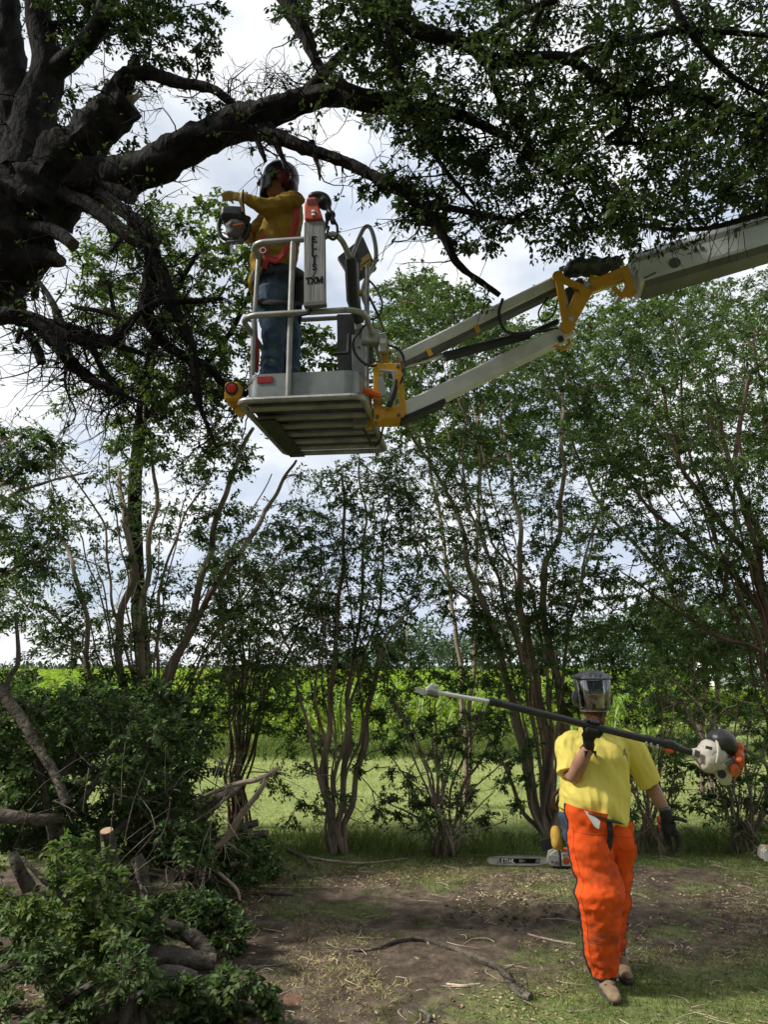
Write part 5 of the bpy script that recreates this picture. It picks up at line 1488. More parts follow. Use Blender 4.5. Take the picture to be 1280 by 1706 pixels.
mb.tube(catmull([T_(540, 332, .05), T_(546, 345, .04), T_(552, 360, .03), T_(556, 372, .02)], 12), [.028, .022, .018, .022], 8)
mb.tube(catmull([T_(544, 356, .05), T_(545, 370, .05), T_(540, 384, .05)], 8), .014, 8)
mb.tube(catmull([T_(548, 376, .02), T_(546, 392, .02), T_(555, 399, .02), T_(562, 392, .02), T_(561, 374, .02), T_(552, 370, .02)], 20), .0105, 8)
mb.ell(T_(552, 358, .03), (.03, .03, .03))
me = remeshed(mb, .007, 2, None, ORIGIN[rs.name], 'rear_handle'); link('rear_handle', me, M['black_plastic'], rs)
MB().bar(SB(0, BL / 2 + .003, -.0), SB(0, BL / 2 - .3, 0), .06, .005, BN).build('guide_bar', M['bar_steel'], rs, False)

# ------------------------------------------------------------------ the walking man
def polyline_r(mb, pts, r, r2=None, n=12, ref=None, k=None):
    pts = np.asarray(pts, float)
    k = k or max(6, 5 * len(pts))
    c = catmull(pts, k)
    rr = np.interp(np.linspace(0, 1, k), np.linspace(0, 1, len(r)), r)
    r2 = rr if r2 is None else np.interp(np.linspace(0, 1, k), np.linspace(0, 1, len(r2)), r2)
    mb.tube(c, rr, n, True, flat=r2, ref=ref)

def stack(mb, secs, n=24, p=2.3):
    """closed loft of horizontal super-ellipse sections (cx, cy, z, rx, ry)"""
    V, f = [], []
    for cx, cy, z, rx, ry in secs:
        for k in range(n):
            a = 2 * math.pi * k / n
            ca, sa = math.cos(a), math.sin(a)
            V.append((cx + rx * math.copysign(abs(ca) ** (2 / p), ca), cy + ry * math.copysign(abs(sa) ** (2 / p), sa), z))
    m = len(secs)
    for i in range(m - 1):
        for k in range(n):
            k2 = (k + 1) % n
            f.append((i * n + k, i * n + k2, (i + 1) * n + k2, (i + 1) * n + k))
    f.append(tuple(range(n))[::-1]); f.append(tuple((m - 1) * n + k for k in range(n)))
    mb.add(np.array(V), f)

def finger(mb, pts, r):
    polyline_r(mb, pts, r, n=8, k=10)

YM = 4.97
man = thing('person', 'man in yellow t-shirt and orange chaps carrying a pole saw across his chest', 'person', tuple(P(1010, 1642, 4.95) * np.array([1, 1, 0])))
MO = ORIGIN[man.name]
def W(px, py, dy=0.0): return P(px, py, YM + dy)
S_R, E_R, WR_R = W(948, 1240, .0), W(953, 1297, -.10), W(982, 1243, -.20)
S_L, E_L, WR_L = W(1050, 1243, .02), W(1086, 1308, .05), W(1109, 1352, -.02)
hd = W(988, 1160, -.02)
# skin: one continuous body
mb = MB()
mb.ell(hd + (0, .0, .012), (.082, .098, .105)); mb.ell(hd + (0, -.03, -.055), (.066, .072, .066))
mb.ell(hd + (0, -.100, -.022), (.014, .018, .022)); mb.ell(hd + (-.079, .005, -.01), (.012, .02, .032)); mb.ell(hd + (.079, .005, -.01), (.012, .02, .032))
mb.ell(hd + (-.03, -.088, .012), (.016, .012, .01)); mb.ell(hd + (.03, -.088, .012), (.016, .012, .01)); mb.ell(hd + (0, -.088, -.062), (.026, .012, .012))
polyline_r(mb, [hd + (0, .02, -.06), hd + (.003, .035, -.14), W(992, 1232, .03)], [.058, .058, .075])
ch = W(992, 1275, .0); hp = W(988, 1375, .0)
stack(mb, [(hp[0], YM, hp[2] - .06, .15, .10), (hp[0], YM, hp[2] + .05, .165, .115), (ch[0], YM, ch[2] - .1, .165, .115), (ch[0], YM, ch[2] + .08, .17, .11), (ch[0], YM + .02, ch[2] + .17, .13, .075)])
polyline_r(mb, [S_R + (.04, 0, .02), S_R, E_R], [.05, .062, .048]); polyline_r(mb, [E_R, (E_R + WR_R) / 2 + (-.004, -.01, -.006), WR_R, WR_R + (WR_R - E_R) * .12], [.046, .047, .031, .029])
polyline_r(mb, [S_L + (-.04, 0, .02), S_L, E_L], [.05, .060, .046]); polyline_r(mb, [E_L, (E_L + WR_L) / 2, WR_L, WR_L + (WR_L - E_L) * .15], [.045, .043, .031, .028])
for sx, kx in ((-.09, W(1000, 1492, -.10)), (.09, W(1024, 1490, .06))):
    ft = W(1003, 1622, -.05) if sx < 0 else W(1028, 1600, .3)
    polyline_r(mb, [(hp[0] + sx, YM, hp[2] - .02), kx, ft], [.085, .06, .042])
link('body', remeshed(mb, .0075, 4, None, MO, 'body'), M['skin'], man)
# beard and hair
mb = MB(); mb.ell(hd + (0, -.05, -.095), (.066, .06, .055)); mb.ell(hd + (0, -.065, -.14), (.052, .05, .055)); mb.ell(hd + (-.060, -.02, -.06), (.024, .048, .05)); mb.ell(hd + (.060, -.02, -.06), (.024, .048, .05)); mb.ell(hd + (0, -.095, -.052), (.034, .016, .012))
link('beard', remeshed(mb, .006, 2, lambda c, n_: n_ * np.array([[.005 * nz(q, 70)] for q in c]), MO, 'beard'), M['beard'], man)
# shirt
def shirt_fold(c, n_):
    out = np.zeros_like(c)
    for i, q in enumerate(c):
        dz = q[2] - ch[2]
        v_ = (q[0], q[1], q[2] * .28)
        f = .005 * nz(q, 8, 2) + .016 * (.22 - abs(nz(v_, 9, 11))) + .009 * (.22 - abs(nz(v_, 19, 15))) + .006 * (.2 - abs(nz((q[0] + q[2] * .8, q[1], q[2] * .3), 15, 21)))
        # drag folds from the raised shoulder across the chest and gathered cloth above the hem
        t = (q[0] - ch[0]) * .75 + dz * .65
        f += .006 * math.sin(t * 50 + 2.2 * nz(q, 5, 1)) * (1 if dz < .22 else 0) * max(0, min(1, (.28 - abs(q[0] - ch[0] + .05)) * 5))
        if dz < -.16:
            f += .010 * math.sin(q[0] * 50 + 3 * nz(q, 9, 4)) * min(1, (-.16 - dz) * 9)
        out[i] = n_[i] * f
        if dz < -.13:
            out[i][2] -= (q[0] - hem[0]) * .22 * min(1, (-.13 - dz) * 6)
    return out
mb = MB()
hem = W(991, 1355, .0)
stack(mb, [(hem[0], YM, hem[2] - .030, .200, .165), (hem[0], YM - .010, hem[2] - .008, .209, .180), (hem[0], YM - .012, hem[2] + .10, .212, .176), (ch[0] - .003, YM - .005, ch[2] - .06, .210, .150), (ch[0] - .002, YM, ch[2] + .06, .208, .142),
    (ch[0], YM + .01, ch[2] + .13, .205, .12), (ch[0], YM + .018, ch[2] + .175, .165, .095), (ch[0], YM + .02, ch[2] + .205, .10, .08), (ch[0], YM + .02, ch[2] + .222, .072, .07)])
polyline_r(mb, [S_R + (.07, .01, .03), S_R + (.0, 0, .0), S_R * .55 + E_R * .45 + (-.004, 0, 0), S_R * .14 + E_R * .86 + (-.004, .0, 0)], [.06, .074, .080, .082])
polyline_r(mb, [S_L + (-.06, .01, .03), S_L + (.004, 0, .01), S_L * .5 + E_L * .5 + (.002, 0, 0), S_L * .05 + E_L * .95], [.07, .083, .078, .076])
link('shirt', remeshed(mb, .0072, 3, shirt_fold, MO, 'shirt'), M['yellow_shirt'], man)
mb = MB(); mb.tube(np.array([(ch[0] + .076 * math.cos(a), YM + .015 + .076 * math.sin(a), ch[2] + .212 + .012 * math.sin(a)) for a in np.linspace(0, 6.283, 25)]), .011, 8, False); mb.build('collar', M['yellow_shirt'], man)
# tail of the shirt at his hip
mb = MB(); mb.ell(W(942, 1353, .05), (.036, .06, .045)); mb.ell(W(942, 1342, .05), (.034, .05, .05))
link('shirt_tail', remeshed(mb, .008, 3, lambda c, n_: n_ * np.array([[.008 * nz(q, 20)] for q in c]), MO, 'shirt_tail'), M['yellow_shirt'], man)
# small grey print on the chest
mb = MB(); pc = W(1034, 1254)
def on_shirt(x, z):
    # chest surface under the print: the same super-ellipse as the loft
    u = abs(pc[0] + x - ch[0]) / .206
    y = YM + .005 - .137 * (max(0, 1 - u ** 2.3)) ** (1 / 2.3) - .006
    return np.array([pc[0] + x, y, pc[2] + z])
def mark(x0, z0, x1, z1, w):
    a, b_ = on_shirt(x0, z0), on_shirt(x1, z1); mb.bar(a, b_, w, .004, (0.25, -1, .0))
for m_ in ((-.004, .030, .003, .010, .010), (.000, .034, .004, .026, .012), (.003, .012, -.014, -.006, .008), (.003, .012, .016, -.008, .008), (-.02, -.014, .022, -.017, .007), (-.016, -.024, .02, -.027, .005), (-.022, -.034, .024, -.038, .006), (-.01, .006, .012, .0, .006)):
    mark(*m_)
shirt_print = mat('shirt_print', (.20, .19, .13), (.34, .32, .2), 60, .85)
mb.build('chest_print', shirt_print, man, False)
# jeans
mb = MB()
stack(mb, [(hp[0], YM + .01, hp[2] - .10, .150, .11), (hp[0], YM + .01, hp[2], .192, .135), (hp[0] - .004, YM + .005, hp[2] + .075, .196, .142)])
kR, aR = W(1000, 1492, -.08), W(1003, 1622, -.04)
kL, aL = W(1024, 1488, .08), W(1024, 1597, .30)
polyline_r(mb, [(hp[0] - .088, YM + .015, hp[2] - .03), (kR + np.array([hp[0] - .088, YM, hp[2]])) / 2 + (-.006, .015, 0), kR + (-.006, .015, 0), kR * .4 + aR * .6 + (-.006, .02, 0), aR + (-.008, .01, 0)], [.105, .098, .078, .074, .066])
polyline_r(mb, [(hp[0] + .082, YM + .015, hp[2] - .03), (kL + np.array([hp[0] + .082, YM, hp[2]])) / 2 + (0, .015, 0), kL + (0, .01, 0), kL * .4 + aL * .6 + (0, .02, 0), aL], [.105, .096, .076, .072, .064])
link('jeans', remeshed(mb, .009, 4, lambda c, n_: n_ * np.array([[.006 * nz(q, 14) + .005 * math.sin(q[2] * 70 + 4 * nz(q, 6))] for q in c]), MO, 'jeans'), M['denim'], man)
# chaps: one padded panel per leg, open at the back, bound in black
def chap(rows, seed, name, a0=-172, a1=0):
    """rows: (left px, right px, py, depth offset of the middle)"""
    nseg = 48
    L = np.array([[a, b_, y, d] for a, b_, y, d in rows], float)
    L = catmull(L, 88)
    G = np.zeros((88, nseg + 1, 3)); Nn = np.zeros_like(G)
    for i, (xl, xr, y, d) in enumerate(L):
        cl, cr = P(xl, y, YM + d), P(xr, y, YM + d)
        c = (cl + cr) / 2; hw = (cr[0] - cl[0]) / 2; dep = hw * (.78 + .12 * i / 87); tilt = .22 * max(0, 1 - i / 20)
        for k in range(nseg + 1):
            a = rad(a0 + (a1 - a0) * k / nseg)
            n_ = np.array([math.cos(a), math.sin(a), 0])
            q = c + np.array([hw * math.cos(a), dep * math.sin(a), -tilt * (c[0] + hw * math.cos(a) - hem[0])])
            f = .009 * nz(q, 7, seed) + .006 * nz(q, 17, seed + 3) + .008 * math.sin(q[2] * 42 + q[0] * 26 + 6 * nz(q, 4, seed)) * max(0, .35 + 1.3 * nz(q, 3, seed + 1)) + .005 * nz(q, 36, seed + 6)  + .010 * math.exp(-((i - 42) / 6.4) ** 2 - ((k - 9) / 6.5) ** 2) + (.013 * (.22 - abs(nz((q[0] * .55 + q[2] * .25, q[1] * .5, q[2]), 15, seed + 4))) + .009 * (.2 - abs(nz((q[0] - q[2] * .5, q[1], q[2] * .8), 24, seed + 8)))) * (.35 + .9 * math.exp(-((i - 50) / 9) ** 2) + .8 * math.exp(-((i - 22) / 9) ** 2) + .8 * math.exp(-((i - 80) / 8) ** 2))
            G[i, k] = q + n_ * f; Nn[i, k] = n_
    t = .012
    V = np.concatenate([(G + Nn * t).reshape(-1, 3), G.reshape(-1, 3)])
    w = nseg + 1; m = 88 * w; f = []
    for i in range(87):
        for k in range(nseg):
            a = i * w + k
            f.append((a, a + w, a + w + 1, a + 1)); f.append((m + a, m + a + 1, m + a + w + 1, m + a + w))
    for i in range(87):
        a = i * w; f.append((a, m + a, m + a + w, a + w)); a += nseg; f.append((a, a + w, m + a + w, m + a))
    for k in range(nseg):
        f.append((k, k + 1, m + k + 1, m + k)); a = 87 * w + k; f.append((a, m + a, m + a + 1, a + 1))
    mb = MB(); mb.add(V, f); o = mb.build(name, M['orange_cloth'], man)
    mb = MB()
    mid = G + Nn * t * .5
    mb.tube(np.vstack([mid[::1, 0], mid[-1, 1:], mid[::-1, -1]]), .0115, 6, True); mb.build('binding', M['black_cloth'], o)
    mb = MB(); s_ = G + Nn * (t + .0005)
    mb.tube(s_[8:-4, 8], .0012, 4); mb.tube(s_[8:-4, -9], .0012, 4); mb.tube(s_[66, 7:-7], .0012, 4); mb.tube(s_[10, 7:-7], .0012, 4); mb.build('seam', M['dark_red'], o)
    return o
chap([(1004, 1050, 1356, -.07), (1012, 1053, 1400, -.09), (1014, 1053, 1440, -.02), (1010, 1047, 1490, .03), (1006, 1042, 1530, .08), (1002, 1040, 1565, .14), (1004, 1034, 1600, .22)], 5, 'chap_leg')
chap([(944, 1019, 1350, -.10), (947, 1019, 1390, -.10), (953, 1022, 1430, -.11), (963, 1034, 1465, -.13), (961, 1038, 1492, -.14), (969, 1033, 1525, -.12), (975, 1031, 1560, -.09), (980, 1030, 1595, -.07), (990, 1023, 1626, -.06)], 1, 'chap_leg')
mb = MB()
wp = catmull([W(944, 1345, -.02), W(952, 1346, -.13), W(975, 1352, -.19), W(1000, 1361, -.20), W(1020, 1368, -.19), W(1040, 1371, -.13), W(1050, 1372, -.02)], 30)
mb.tube(wp, .019, 8, True, flat=.006, ref=(0, -1, 0)); mb.build('belt', M['black_cloth'], man)
mb = MB(); mb.tube(catmull([W(1016, 1370, -.205), W(1018, 1385, -.205), W(1017, 1400, -.195), W(1014, 1418, -.185)], 14), .017, 8, True, flat=.007, ref=(0, -1, 0)); mb.build('belt_strap', M['black_cloth'], man)
mb = MB(); mb.prism([(-.055, .03), (-.01, .028), (.045, -.002), (.045, -.045), (.02, -.04)], W(988, 1364, -.215), (1, 0, -.3), (0, .25, 1), .006); mb.build('care_label', M['label_white'], man, False)
mb = MB(); mb.ell(W(929, 1396, .06), (.04, .05, .075), (1, 0, .2)); mb.ell(W(927, 1402, .05), (.03, .04, .05))
link('hip_pouch', remeshed(mb, .008, 2, None, MO, 'hip_pouch'), mat('pouch', (.62, .36, .05), (.68, .42, .08), 8, .8, c3=(.62, .16, .03)), man)
mb = MB(); mb.tube(catmull([W(935, 1315, .12), W(924, 1325, .12), W(922, 1342, .12), W(930, 1352, .12)], 12), .012, 6); mb.build('tool_loop', mat('oiled_leather', (.06, .018, .015), (.10, .03, .022), 30, .6), man)
# boots
def boot(heel, toe, par):
    mb = MB(); d = unit((toe - heel) * (1, 1, 0)); s = np.array([-d[1], d[0], 0])
    for t, w, h in ((-.02, .038, .10), (.05, .042, .09), (.12, .046, .06), (.19, .047, .045), (.245, .04, .038)):
        p = heel + (toe - heel) * (t / .25); mb.ell(p + (0, 0, h * .62), (.06, w, h * .72), d)
    mb.tube([heel + d * .03 + (0, 0, .06), heel + d * .025 + (0, 0, .19)], [.052, .056], 12)
    o = link('boot', remeshed(mb, .008, 3, lambda c, n_: n_ * np.array([[.003 * nz(q, 30)] for q in c]), MO, 'boot'), M['boot'], man)
    mb = MB(); p = [(-.045, -.036), (.02, -.045), (.14, -.05), (.24, -.046), (.285, -.02), (.285, .02), (.24, .046), (.14, .05), (.02, .045), (-.045, .036)]
    mb.prism(p, heel + (0, 0, .012), (toe - heel), s, .024); mb.build('sole', M['sole'], o, False)
    mb = MB()
    for k in range(3): q = heel + (toe - heel) * (.42 + .13 * k) + (0, 0, .098 - .022 * k); mb.tube([q - s * .03, q + (0, 0, .006), q + s * .03], .004, 5)
    mb.build('laces', M['black_cloth'], o)
hb = P(1003, 1622, 4.99); hb[2] = .012
boot(hb, hb + np.array([.0, -.245, .004]), man)
hb2 = P(1026, 1600, 5.27); hb2[2] = .07
boot(hb2, hb2 + np.array([.0, -.22, -.055]), man)
# helmet
hc = hd + np.array([0, .0, .04])
mb = MB()
mb.ell(hd + (0, .045, .0), (.104, .085, .115))
prof = [(.104, -.03), (.109, .0), (.111, .04), (.105, .078), (.088, .100), (.058, .114), (.02, .119)]
mb.lathe(prof, hc, (0, .12, 1), 28)
o = link('helmet', remeshed(mb, .007, 2, None, MO, 'helmet'), M['helmet_grey'], man)
mb = MB()
for x_ in (-.045, -.015, .015, .045):
    mb.tube(catmull([hc + (x_, -.100, .070), hc + (x_ * .9, -.078, .096), hc + (x_ * .7, 0, .116), hc + (x_ * .7, .065, .100)], 12), .006, 6)
mb.build('crown_rib', M['helmet_grey'], o)
mb = MB(); mb.tube(np.array([hc + (.109 * math.cos(a), .120 * math.sin(a), .080 + .012 * math.sin(a)) for a in np.linspace(rad(170), rad(370), 24)]), .017, 8, True, flat=.010, ref=(0, 0, 1)); mb.build('visor_bracket', M['helmet_black'], o)
# clear visor: curved shell with thickness
mb = MB(); V, f = [], []
na, nh = 26, 8
for j in range(nh + 1):
    t = j / nh
    for i in range(na + 1):
        a = rad(180 + 12 + (156) * i / na)
        r = .112 - .018 * t; wy = 1.13 + .20 * t
        lim = 1.0 - .10 * t
        aa = rad(270) + (a - rad(270)) * lim
        V.append(hc + np.array([r * math.cos(aa), r * wy * math.sin(aa) - .016 * math.sin(t * 3.1), .080 - .205 * t]))
w = na + 1
for j in range(nh):
    for i in range(na):
        f.append((j * w + i, j * w + i + 1, (j + 1) * w + i + 1, (j + 1) * w + i))
mb.add(np.array(V), f); vo = mb.build('visor', M['visor'], o)
sm = vo.modifiers.new('thick', 'SOLIDIFY'); sm.thickness = .002
mb = MB(); mb.tube(np.array(V[-w:]), .0028, 5); mb.build('visor_rim', M['visor_edge'], o)
mb = MB(); mb.tube(np.array([V[k * w] for k in range(nh + 1)]), .003, 5); mb.tube(np.array([V[k * w + na] for k in range(nh + 1)]), .003, 5); mb.build('visor_rim', M['visor_edge'], o)
for sx in (-1, 1):
    mb = MB(); mb.lathe([(.028, 0), (.045, .004), (.048, .018), (.044, .034), (.026, .042)], hd + (sx * .082, .012, -.015), (sx, .0, 0), 16); mb.build('ear_muff', M['helmet_black'], o)
mb = MB(); mb.ell(hd + (.055, .06, -.03), (.05, .05, .085)); mb.ell(hd + (.0, .085, -.02), (.085, .03, .08)); mb.build('neck_flap', M['black_cloth'], o)

# pole saw
ps = thing('pole_saw', 'long black and silver pole saw with white and orange motor across the walking man', 'pole saw', tuple(W(990, 1222, -.245)))
PY0, PY1 = -.40, -.22
def PP(px, py, dz=0.0):
    t = (px - 690) / 540.0
    return P(px, py, YM + PY0 + (PY1 - PY0) * t + dz)
axd = unit(PP(1150, 1256) - PP(730, 1154))
mb = MB(); mb.tube([PP(722, 1152.5), PP(822, 1170)], .0125, 12); mb.build('outer_tube', mat('pole_alu', (.62, .63, .63), (.70, .71, .71), 8, .3, metal=.4), ps)
mb = MB(); mb.tube([PP(818, 1168.6), PP(1095, 1236)], .0215, 14); mb.build('grip_tube', M['black_plastic'], ps)
mb = MB(); mb.tube([PP(815, 1168), PP(823, 1169.8)], .027, 14); mb.tube([PP(829, 1171.3), PP(831, 1171.8)], .026, 14); mb.build('tube_collar', M['black_rubber'], ps)
mb = MB(); mb.prism([(0, -.013), (.02, -.019), (.10, -.016), (.13, -.013), (.13, .013), (.10, .018), (.02, .012)], PP(690, 1149), axd, np.cross(axd, (0, 1, 0)) * -1, .007); mb.build('guide_bar', mat('blade', (.55, .54, .5), (.66, .65, .62), 20, .4, metal=.2), ps, False)
mb = MB(); mb.box(PP(720, 1150), (.075, .04, .034), axd, (0, 0, 1), .01); mb.bar(PP(712, 1149), PP(724, 1142), .03, .034, (0, -1, 0)); mb.ell(PP(725, 1144.5), (.020, .02, .018), axd)
link('gear_head', remeshed(mb, .005, 2, None, ORIGIN[ps.name], 'gear_head'), M['grey_box'], ps)
mb = MB(); mb.box(PP(720, 1157), (.075, .045, .02), axd, (0, 0, 1), .006); mb.build('chain_cover', M['dark_grey'], ps, False)
mb = MB(); mb.box(PP(724, 1160.5), (.05, .03, .012), axd, (0, 0, 1), .004); mb.build('oil_cap', M['saw_red'], ps, False)
for x_ in (1077, 1085, 1096):
    y_ = 1231 + (x_ - 1077) * .24
    mb = MB(); mb.tube([PP(x_ - 3, y_ - .7), PP(x_ + 3, y_ + .7)], .0245, 12); mb.build('clamp', M['black_rubber'], ps)
    mb = MB(); mb.lathe([(.007, 0), (.007, .02), (.004, .024)], PP(x_, y_ + 5, -.015), (0, -.4, -1), 8); mb.build('clamp_screw', M['steel'], ps)
mb = MB(); mb.tube([PP(1090, 1234.5), PP(1155, 1254)], [.018, .02, .02], 12); mb.tube([PP(1104, 1236), PP(1118, 1239), PP(1135, 1247)], [.018, .026, .014], 10); mb.ell(PP(1118, 1243), (.045, .024, .028), axd)
link('throttle_grip', remeshed(mb, .006, 2, None, ORIGIN[ps.name], 'throttle_grip'), M['black_plastic'], ps)
mb = MB(); mb.ell(PP(1116, 1250.5, -.01), (.03, .012, .012), axd); mb.build('trigger', M['orange_lever'], ps)
mb = MB(); mb.tube(catmull([PP(1106, 1234, -.01), PP(1102, 1225, 0), PP(1096, 1224, 0), PP(1092, 1231, 0)], 10), .004, 6); mb.build('hanging_ring', M['black_plastic'], ps)
# motor
ex = axd; eu = unit(np.cross(ex, (0, 1, 0)) * (1 if np.cross(ex, (0, 1, 0))[2] > 0 else -1)); ey = np.array([0, -1.0, 0])
def EP(px, py, dz=0.0): return PP(px, py, dz)
mb = MB(); mb.lathe([(.02, 0), (.026, .01), (.036, .035), (.06, .06)], PP(1152, 1253.5), ex, 16); link('clutch_housing', remeshed(mb, .006, 1, None, ORIGIN[ps.name], 'clutch_housing'), M['engine_white'], ps)
mb = MB()
for k in range(4): mb.bar(PP(1160 + 2.2 * k, 1249 + k, -.045 - .004 * k), PP(1158 + 2.2 * k, 1260 + k, -.042 - .004 * k), .005, .01, (0, -1, 0))
mb.build('cooling_slot', M['dark_grey'], ps, False)
mb = MB(); mb.lathe([(.055, 0), (.085, .015), (.098, .045), (.098, .075)], EP(1168, 1256), ex, 22); mb.box(EP(1193, 1260), (.13, .15, .14), ex, eu, .045); mb.ell(EP(1188, 1256, -.05), (.055, .045, .06), ex, eu)
link('fan_shroud', remeshed(mb, .008, 2, lambda c, n_: n_ * np.array([[.003 * nz(q, 25)] for q in c]), ORIGIN[ps.name], 'fan_shroud'), M['engine_white'], ps)
mb = MB(); mb.tube(np.array([EP(1185, 1258) + eu * (.100 * math.cos(a)) + ey * (.100 * math.sin(a)) for a in np.linspace(-1.9, 1.9, 20)]), .008, 6); mb.build('shroud_rib', M['engine_white'], ps)
mb = MB(); mb.ell(EP(1203, 1234), (.085, .085, .066), ex, eu); mb.box(EP(1204, 1241), (.155, .14, .09), ex, eu, .03)
link('air_filter_cover', remeshed(mb, .007, 2, None, ORIGIN[ps.name], 'air_filter_cover'), M['black_plastic'], ps)
mb = MB(); mb.lathe([(.006, 0), (.006, .01)], EP(1199, 1215, -.05), (0, -.6, .8), 8); mb.build('cover_screw', M['steel'], ps)
mb = MB(); mb.lathe([(.075, -.02), (.09, 0), (.085, .025), (.05, .04)], EP(1222, 1268), ex, 18); mb.box(EP(1228, 1250), (.05, .11, .10), ex, eu, .02)
link('starter_housing', remeshed(mb, .007, 1, lambda c, n_: n_ * np.array([[.004 * nz(q, 40)] for q in c]), ORIGIN[ps.name], 'starter_housing'), M['engine_orange'], ps)
mb = MB(); mb.lathe([(.032, 0), (.036, .012), (.02, .02)], EP(1223, 1283, -.085), (0.3, -1, 0), 16); mb.build('primer_cap', M['engine_orange'], ps)
mb = MB()
for k in range(5): mb.bar(EP(1210 + 3.2 * k, 1270 - 2.2 * k, -.088), EP(1215 + 3.2 * k, 1278 - 2.2 * k, -.088), .005, .01, (0, -1, 0))
mb.build('cooling_slot', M['dark_grey'], ps, False)
mb = MB(); mb.tube([EP(1192, 1278, -.05), EP(1205, 1276, -.06), EP(1220, 1268, -.07)], [.02, .024, .02], 10); link('muffler_guard', remeshed(mb, .006, 1, None, ORIGIN[ps.name], 'muffler_guard'), M['engine_white'], ps)
mb = MB(); mb.tube([EP(1200, 1272, -.01), EP(1208, 1292, -.01), EP(1210, 1308, -.01)], [.055, .045, .02], 14, flat=[.06, .05, .026]); link('fuel_tank', remeshed(mb, .008, 2, None, ORIGIN[ps.name], 'fuel_tank'), M['tank'], ps)

mb = MB(); mb.lathe([(.022, 0), (.024, .012), (.018, .016)], EP(1203, 1290, -.05), (-.2, -1, .1), 14); mb.build('fuel_cap', M['black_plastic'], ps)
mb = MB(); mb.box(EP(1182, 1246, -.095), (.04, .004, .018), ex, eu); mb.build('rating_label', M['dark_grey'], ps, False)

# gloves
def grip(axis_p, axis_d, r, wrist, sgn, name, mtl, par, org, flip=1.0):
    """fist closed round a tube through axis_p along axis_d"""
    ad = unit(axis_d); tow = unit(wrist - axis_p - ad * np.dot(wrist - axis_p, ad)); front = np.cross(ad, tow) * sgn
    mb = MB()
    palm = axis_p + tow * .030 + front * -.028
    mb.box(palm, (.088, .036, .085), ad, tow, .014)
    mb.tube([palm + tow * .03, wrist], [.036, .033], 10)
    mb.tube([wrist + tow * .0, wrist + tow * .045], [.034, .042], 12)
    for k in range(4):
        o_ = axis_p + ad * (-.033 + .022 * k)
        R_ = r + .011
        pts = []
        for a in np.linspace(-150, 95 + (8 if k in (1, 2) else 0), 9):
            pts.append(o_ + (-front * math.cos(rad(a - 60)) * 1.0 + -tow * math.sin(rad(a + 120))) * R_ if False else o_ + (front * math.cos(rad(a)) + -tow * math.sin(rad(a))) * R_)
        finger(mb, pts[::-1], [.0115, .0118, .0108, .0095, .0085])
    t0 = palm + ad * .045 * flip + tow * .012
    finger(mb, [t0, t0 + ad * .02 * flip - tow * .03 + front * .02, axis_p + ad * .04 * flip + front * (r + .012) - tow * .004, axis_p + ad * .018 * flip + front * (r + .014) + tow * .01], [.016, .0145, .0125, .0105])
    return link(name, remeshed(mb, .0048, 2, None, org, name), mtl, par)
grip(PP(986, 1210.5), axd, .0215, WR_R, 1, 'glove', M['black_cloth'], man, MO)
mb = MB(); wd = unit(WR_R - E_R)
for q_ in ((-.045, -.02), (.045, -.02)):
    mb.prism([(-.012, -.02), (.012, -.02), (.003 + q_[0] * .25, .02)], WR_R + np.array([q_[0] * .5, -.022, -.045]), (1, 0, 0), (q_[0], 0, -1), .006)
mb.build('glove_cuff', M['black_cloth'], man, False)
# open left hand hanging away from the leg
hw_ = WR_L; dn = unit(W(1122, 1392, -.06) - W(1109, 1352, -.02)); sdv = unit(np.cross(dn, (0, 1, 0)));
if sdv[0] < 0: sdv = -sdv
mb = MB()
palm = W(1115, 1373, -.03)
mb.box(palm, (.095, .088, .032), dn, (.25, -1, 0), .014); mb.ell(palm + dn * .02, (.05, .045, .022), dn)
mb.tube([hw_ - dn * .02, hw_ + dn * .02, palm - dn * .02], [.036, .037, .04], 12)
kn = palm + dn * .045
for off, pts_, r_ in ((-.033, [(1108, 1385), (1110, 1395), (1112, 1402), (1115, 1406)], .0115), (-.011, [(1114, 1388), (1117, 1400), (1119, 1410), (1120, 1418)], .0125),
                      (.011, [(1120, 1386), (1127, 1396), (1130, 1408), (1128, 1419)], .0125), (.033, [(1124, 1381), (1131, 1391), (1134, 1402), (1132, 1412)], .012)):
    finger(mb, [palm + sdv * off] + [W(x_, y_, -.03 - .012 * i - off) for i, (x_, y_) in enumerate(pts_)], [r_ * 1.15, r_, r_, r_ * .9, r_ * .75])
finger(mb, [palm - dn * .02 + sdv * .02, W(1124, 1363, -.05), W(1135, 1365, -.07), W(1146, 1369, -.08)], [.018, .0155, .0135, .0105])
g_ = link('glove', remeshed(mb, .0048, 2, None, MO, 'glove'), M['black_cloth'], man)
mb = MB(); mb.ell(W(1098, 1365, -.06), (.012, .008, .02)); mb.ell(W(1099, 1377, -.06), (.008, .006, .014)); mb.build('wrist_tab', M['red_lens'], g_)
mb = MB(); mb.tube([hw_ - dn * .022, hw_ - dn * .004], [.037, .038], 14); mb.build('cuff_band', M['dark_grey'], g_)

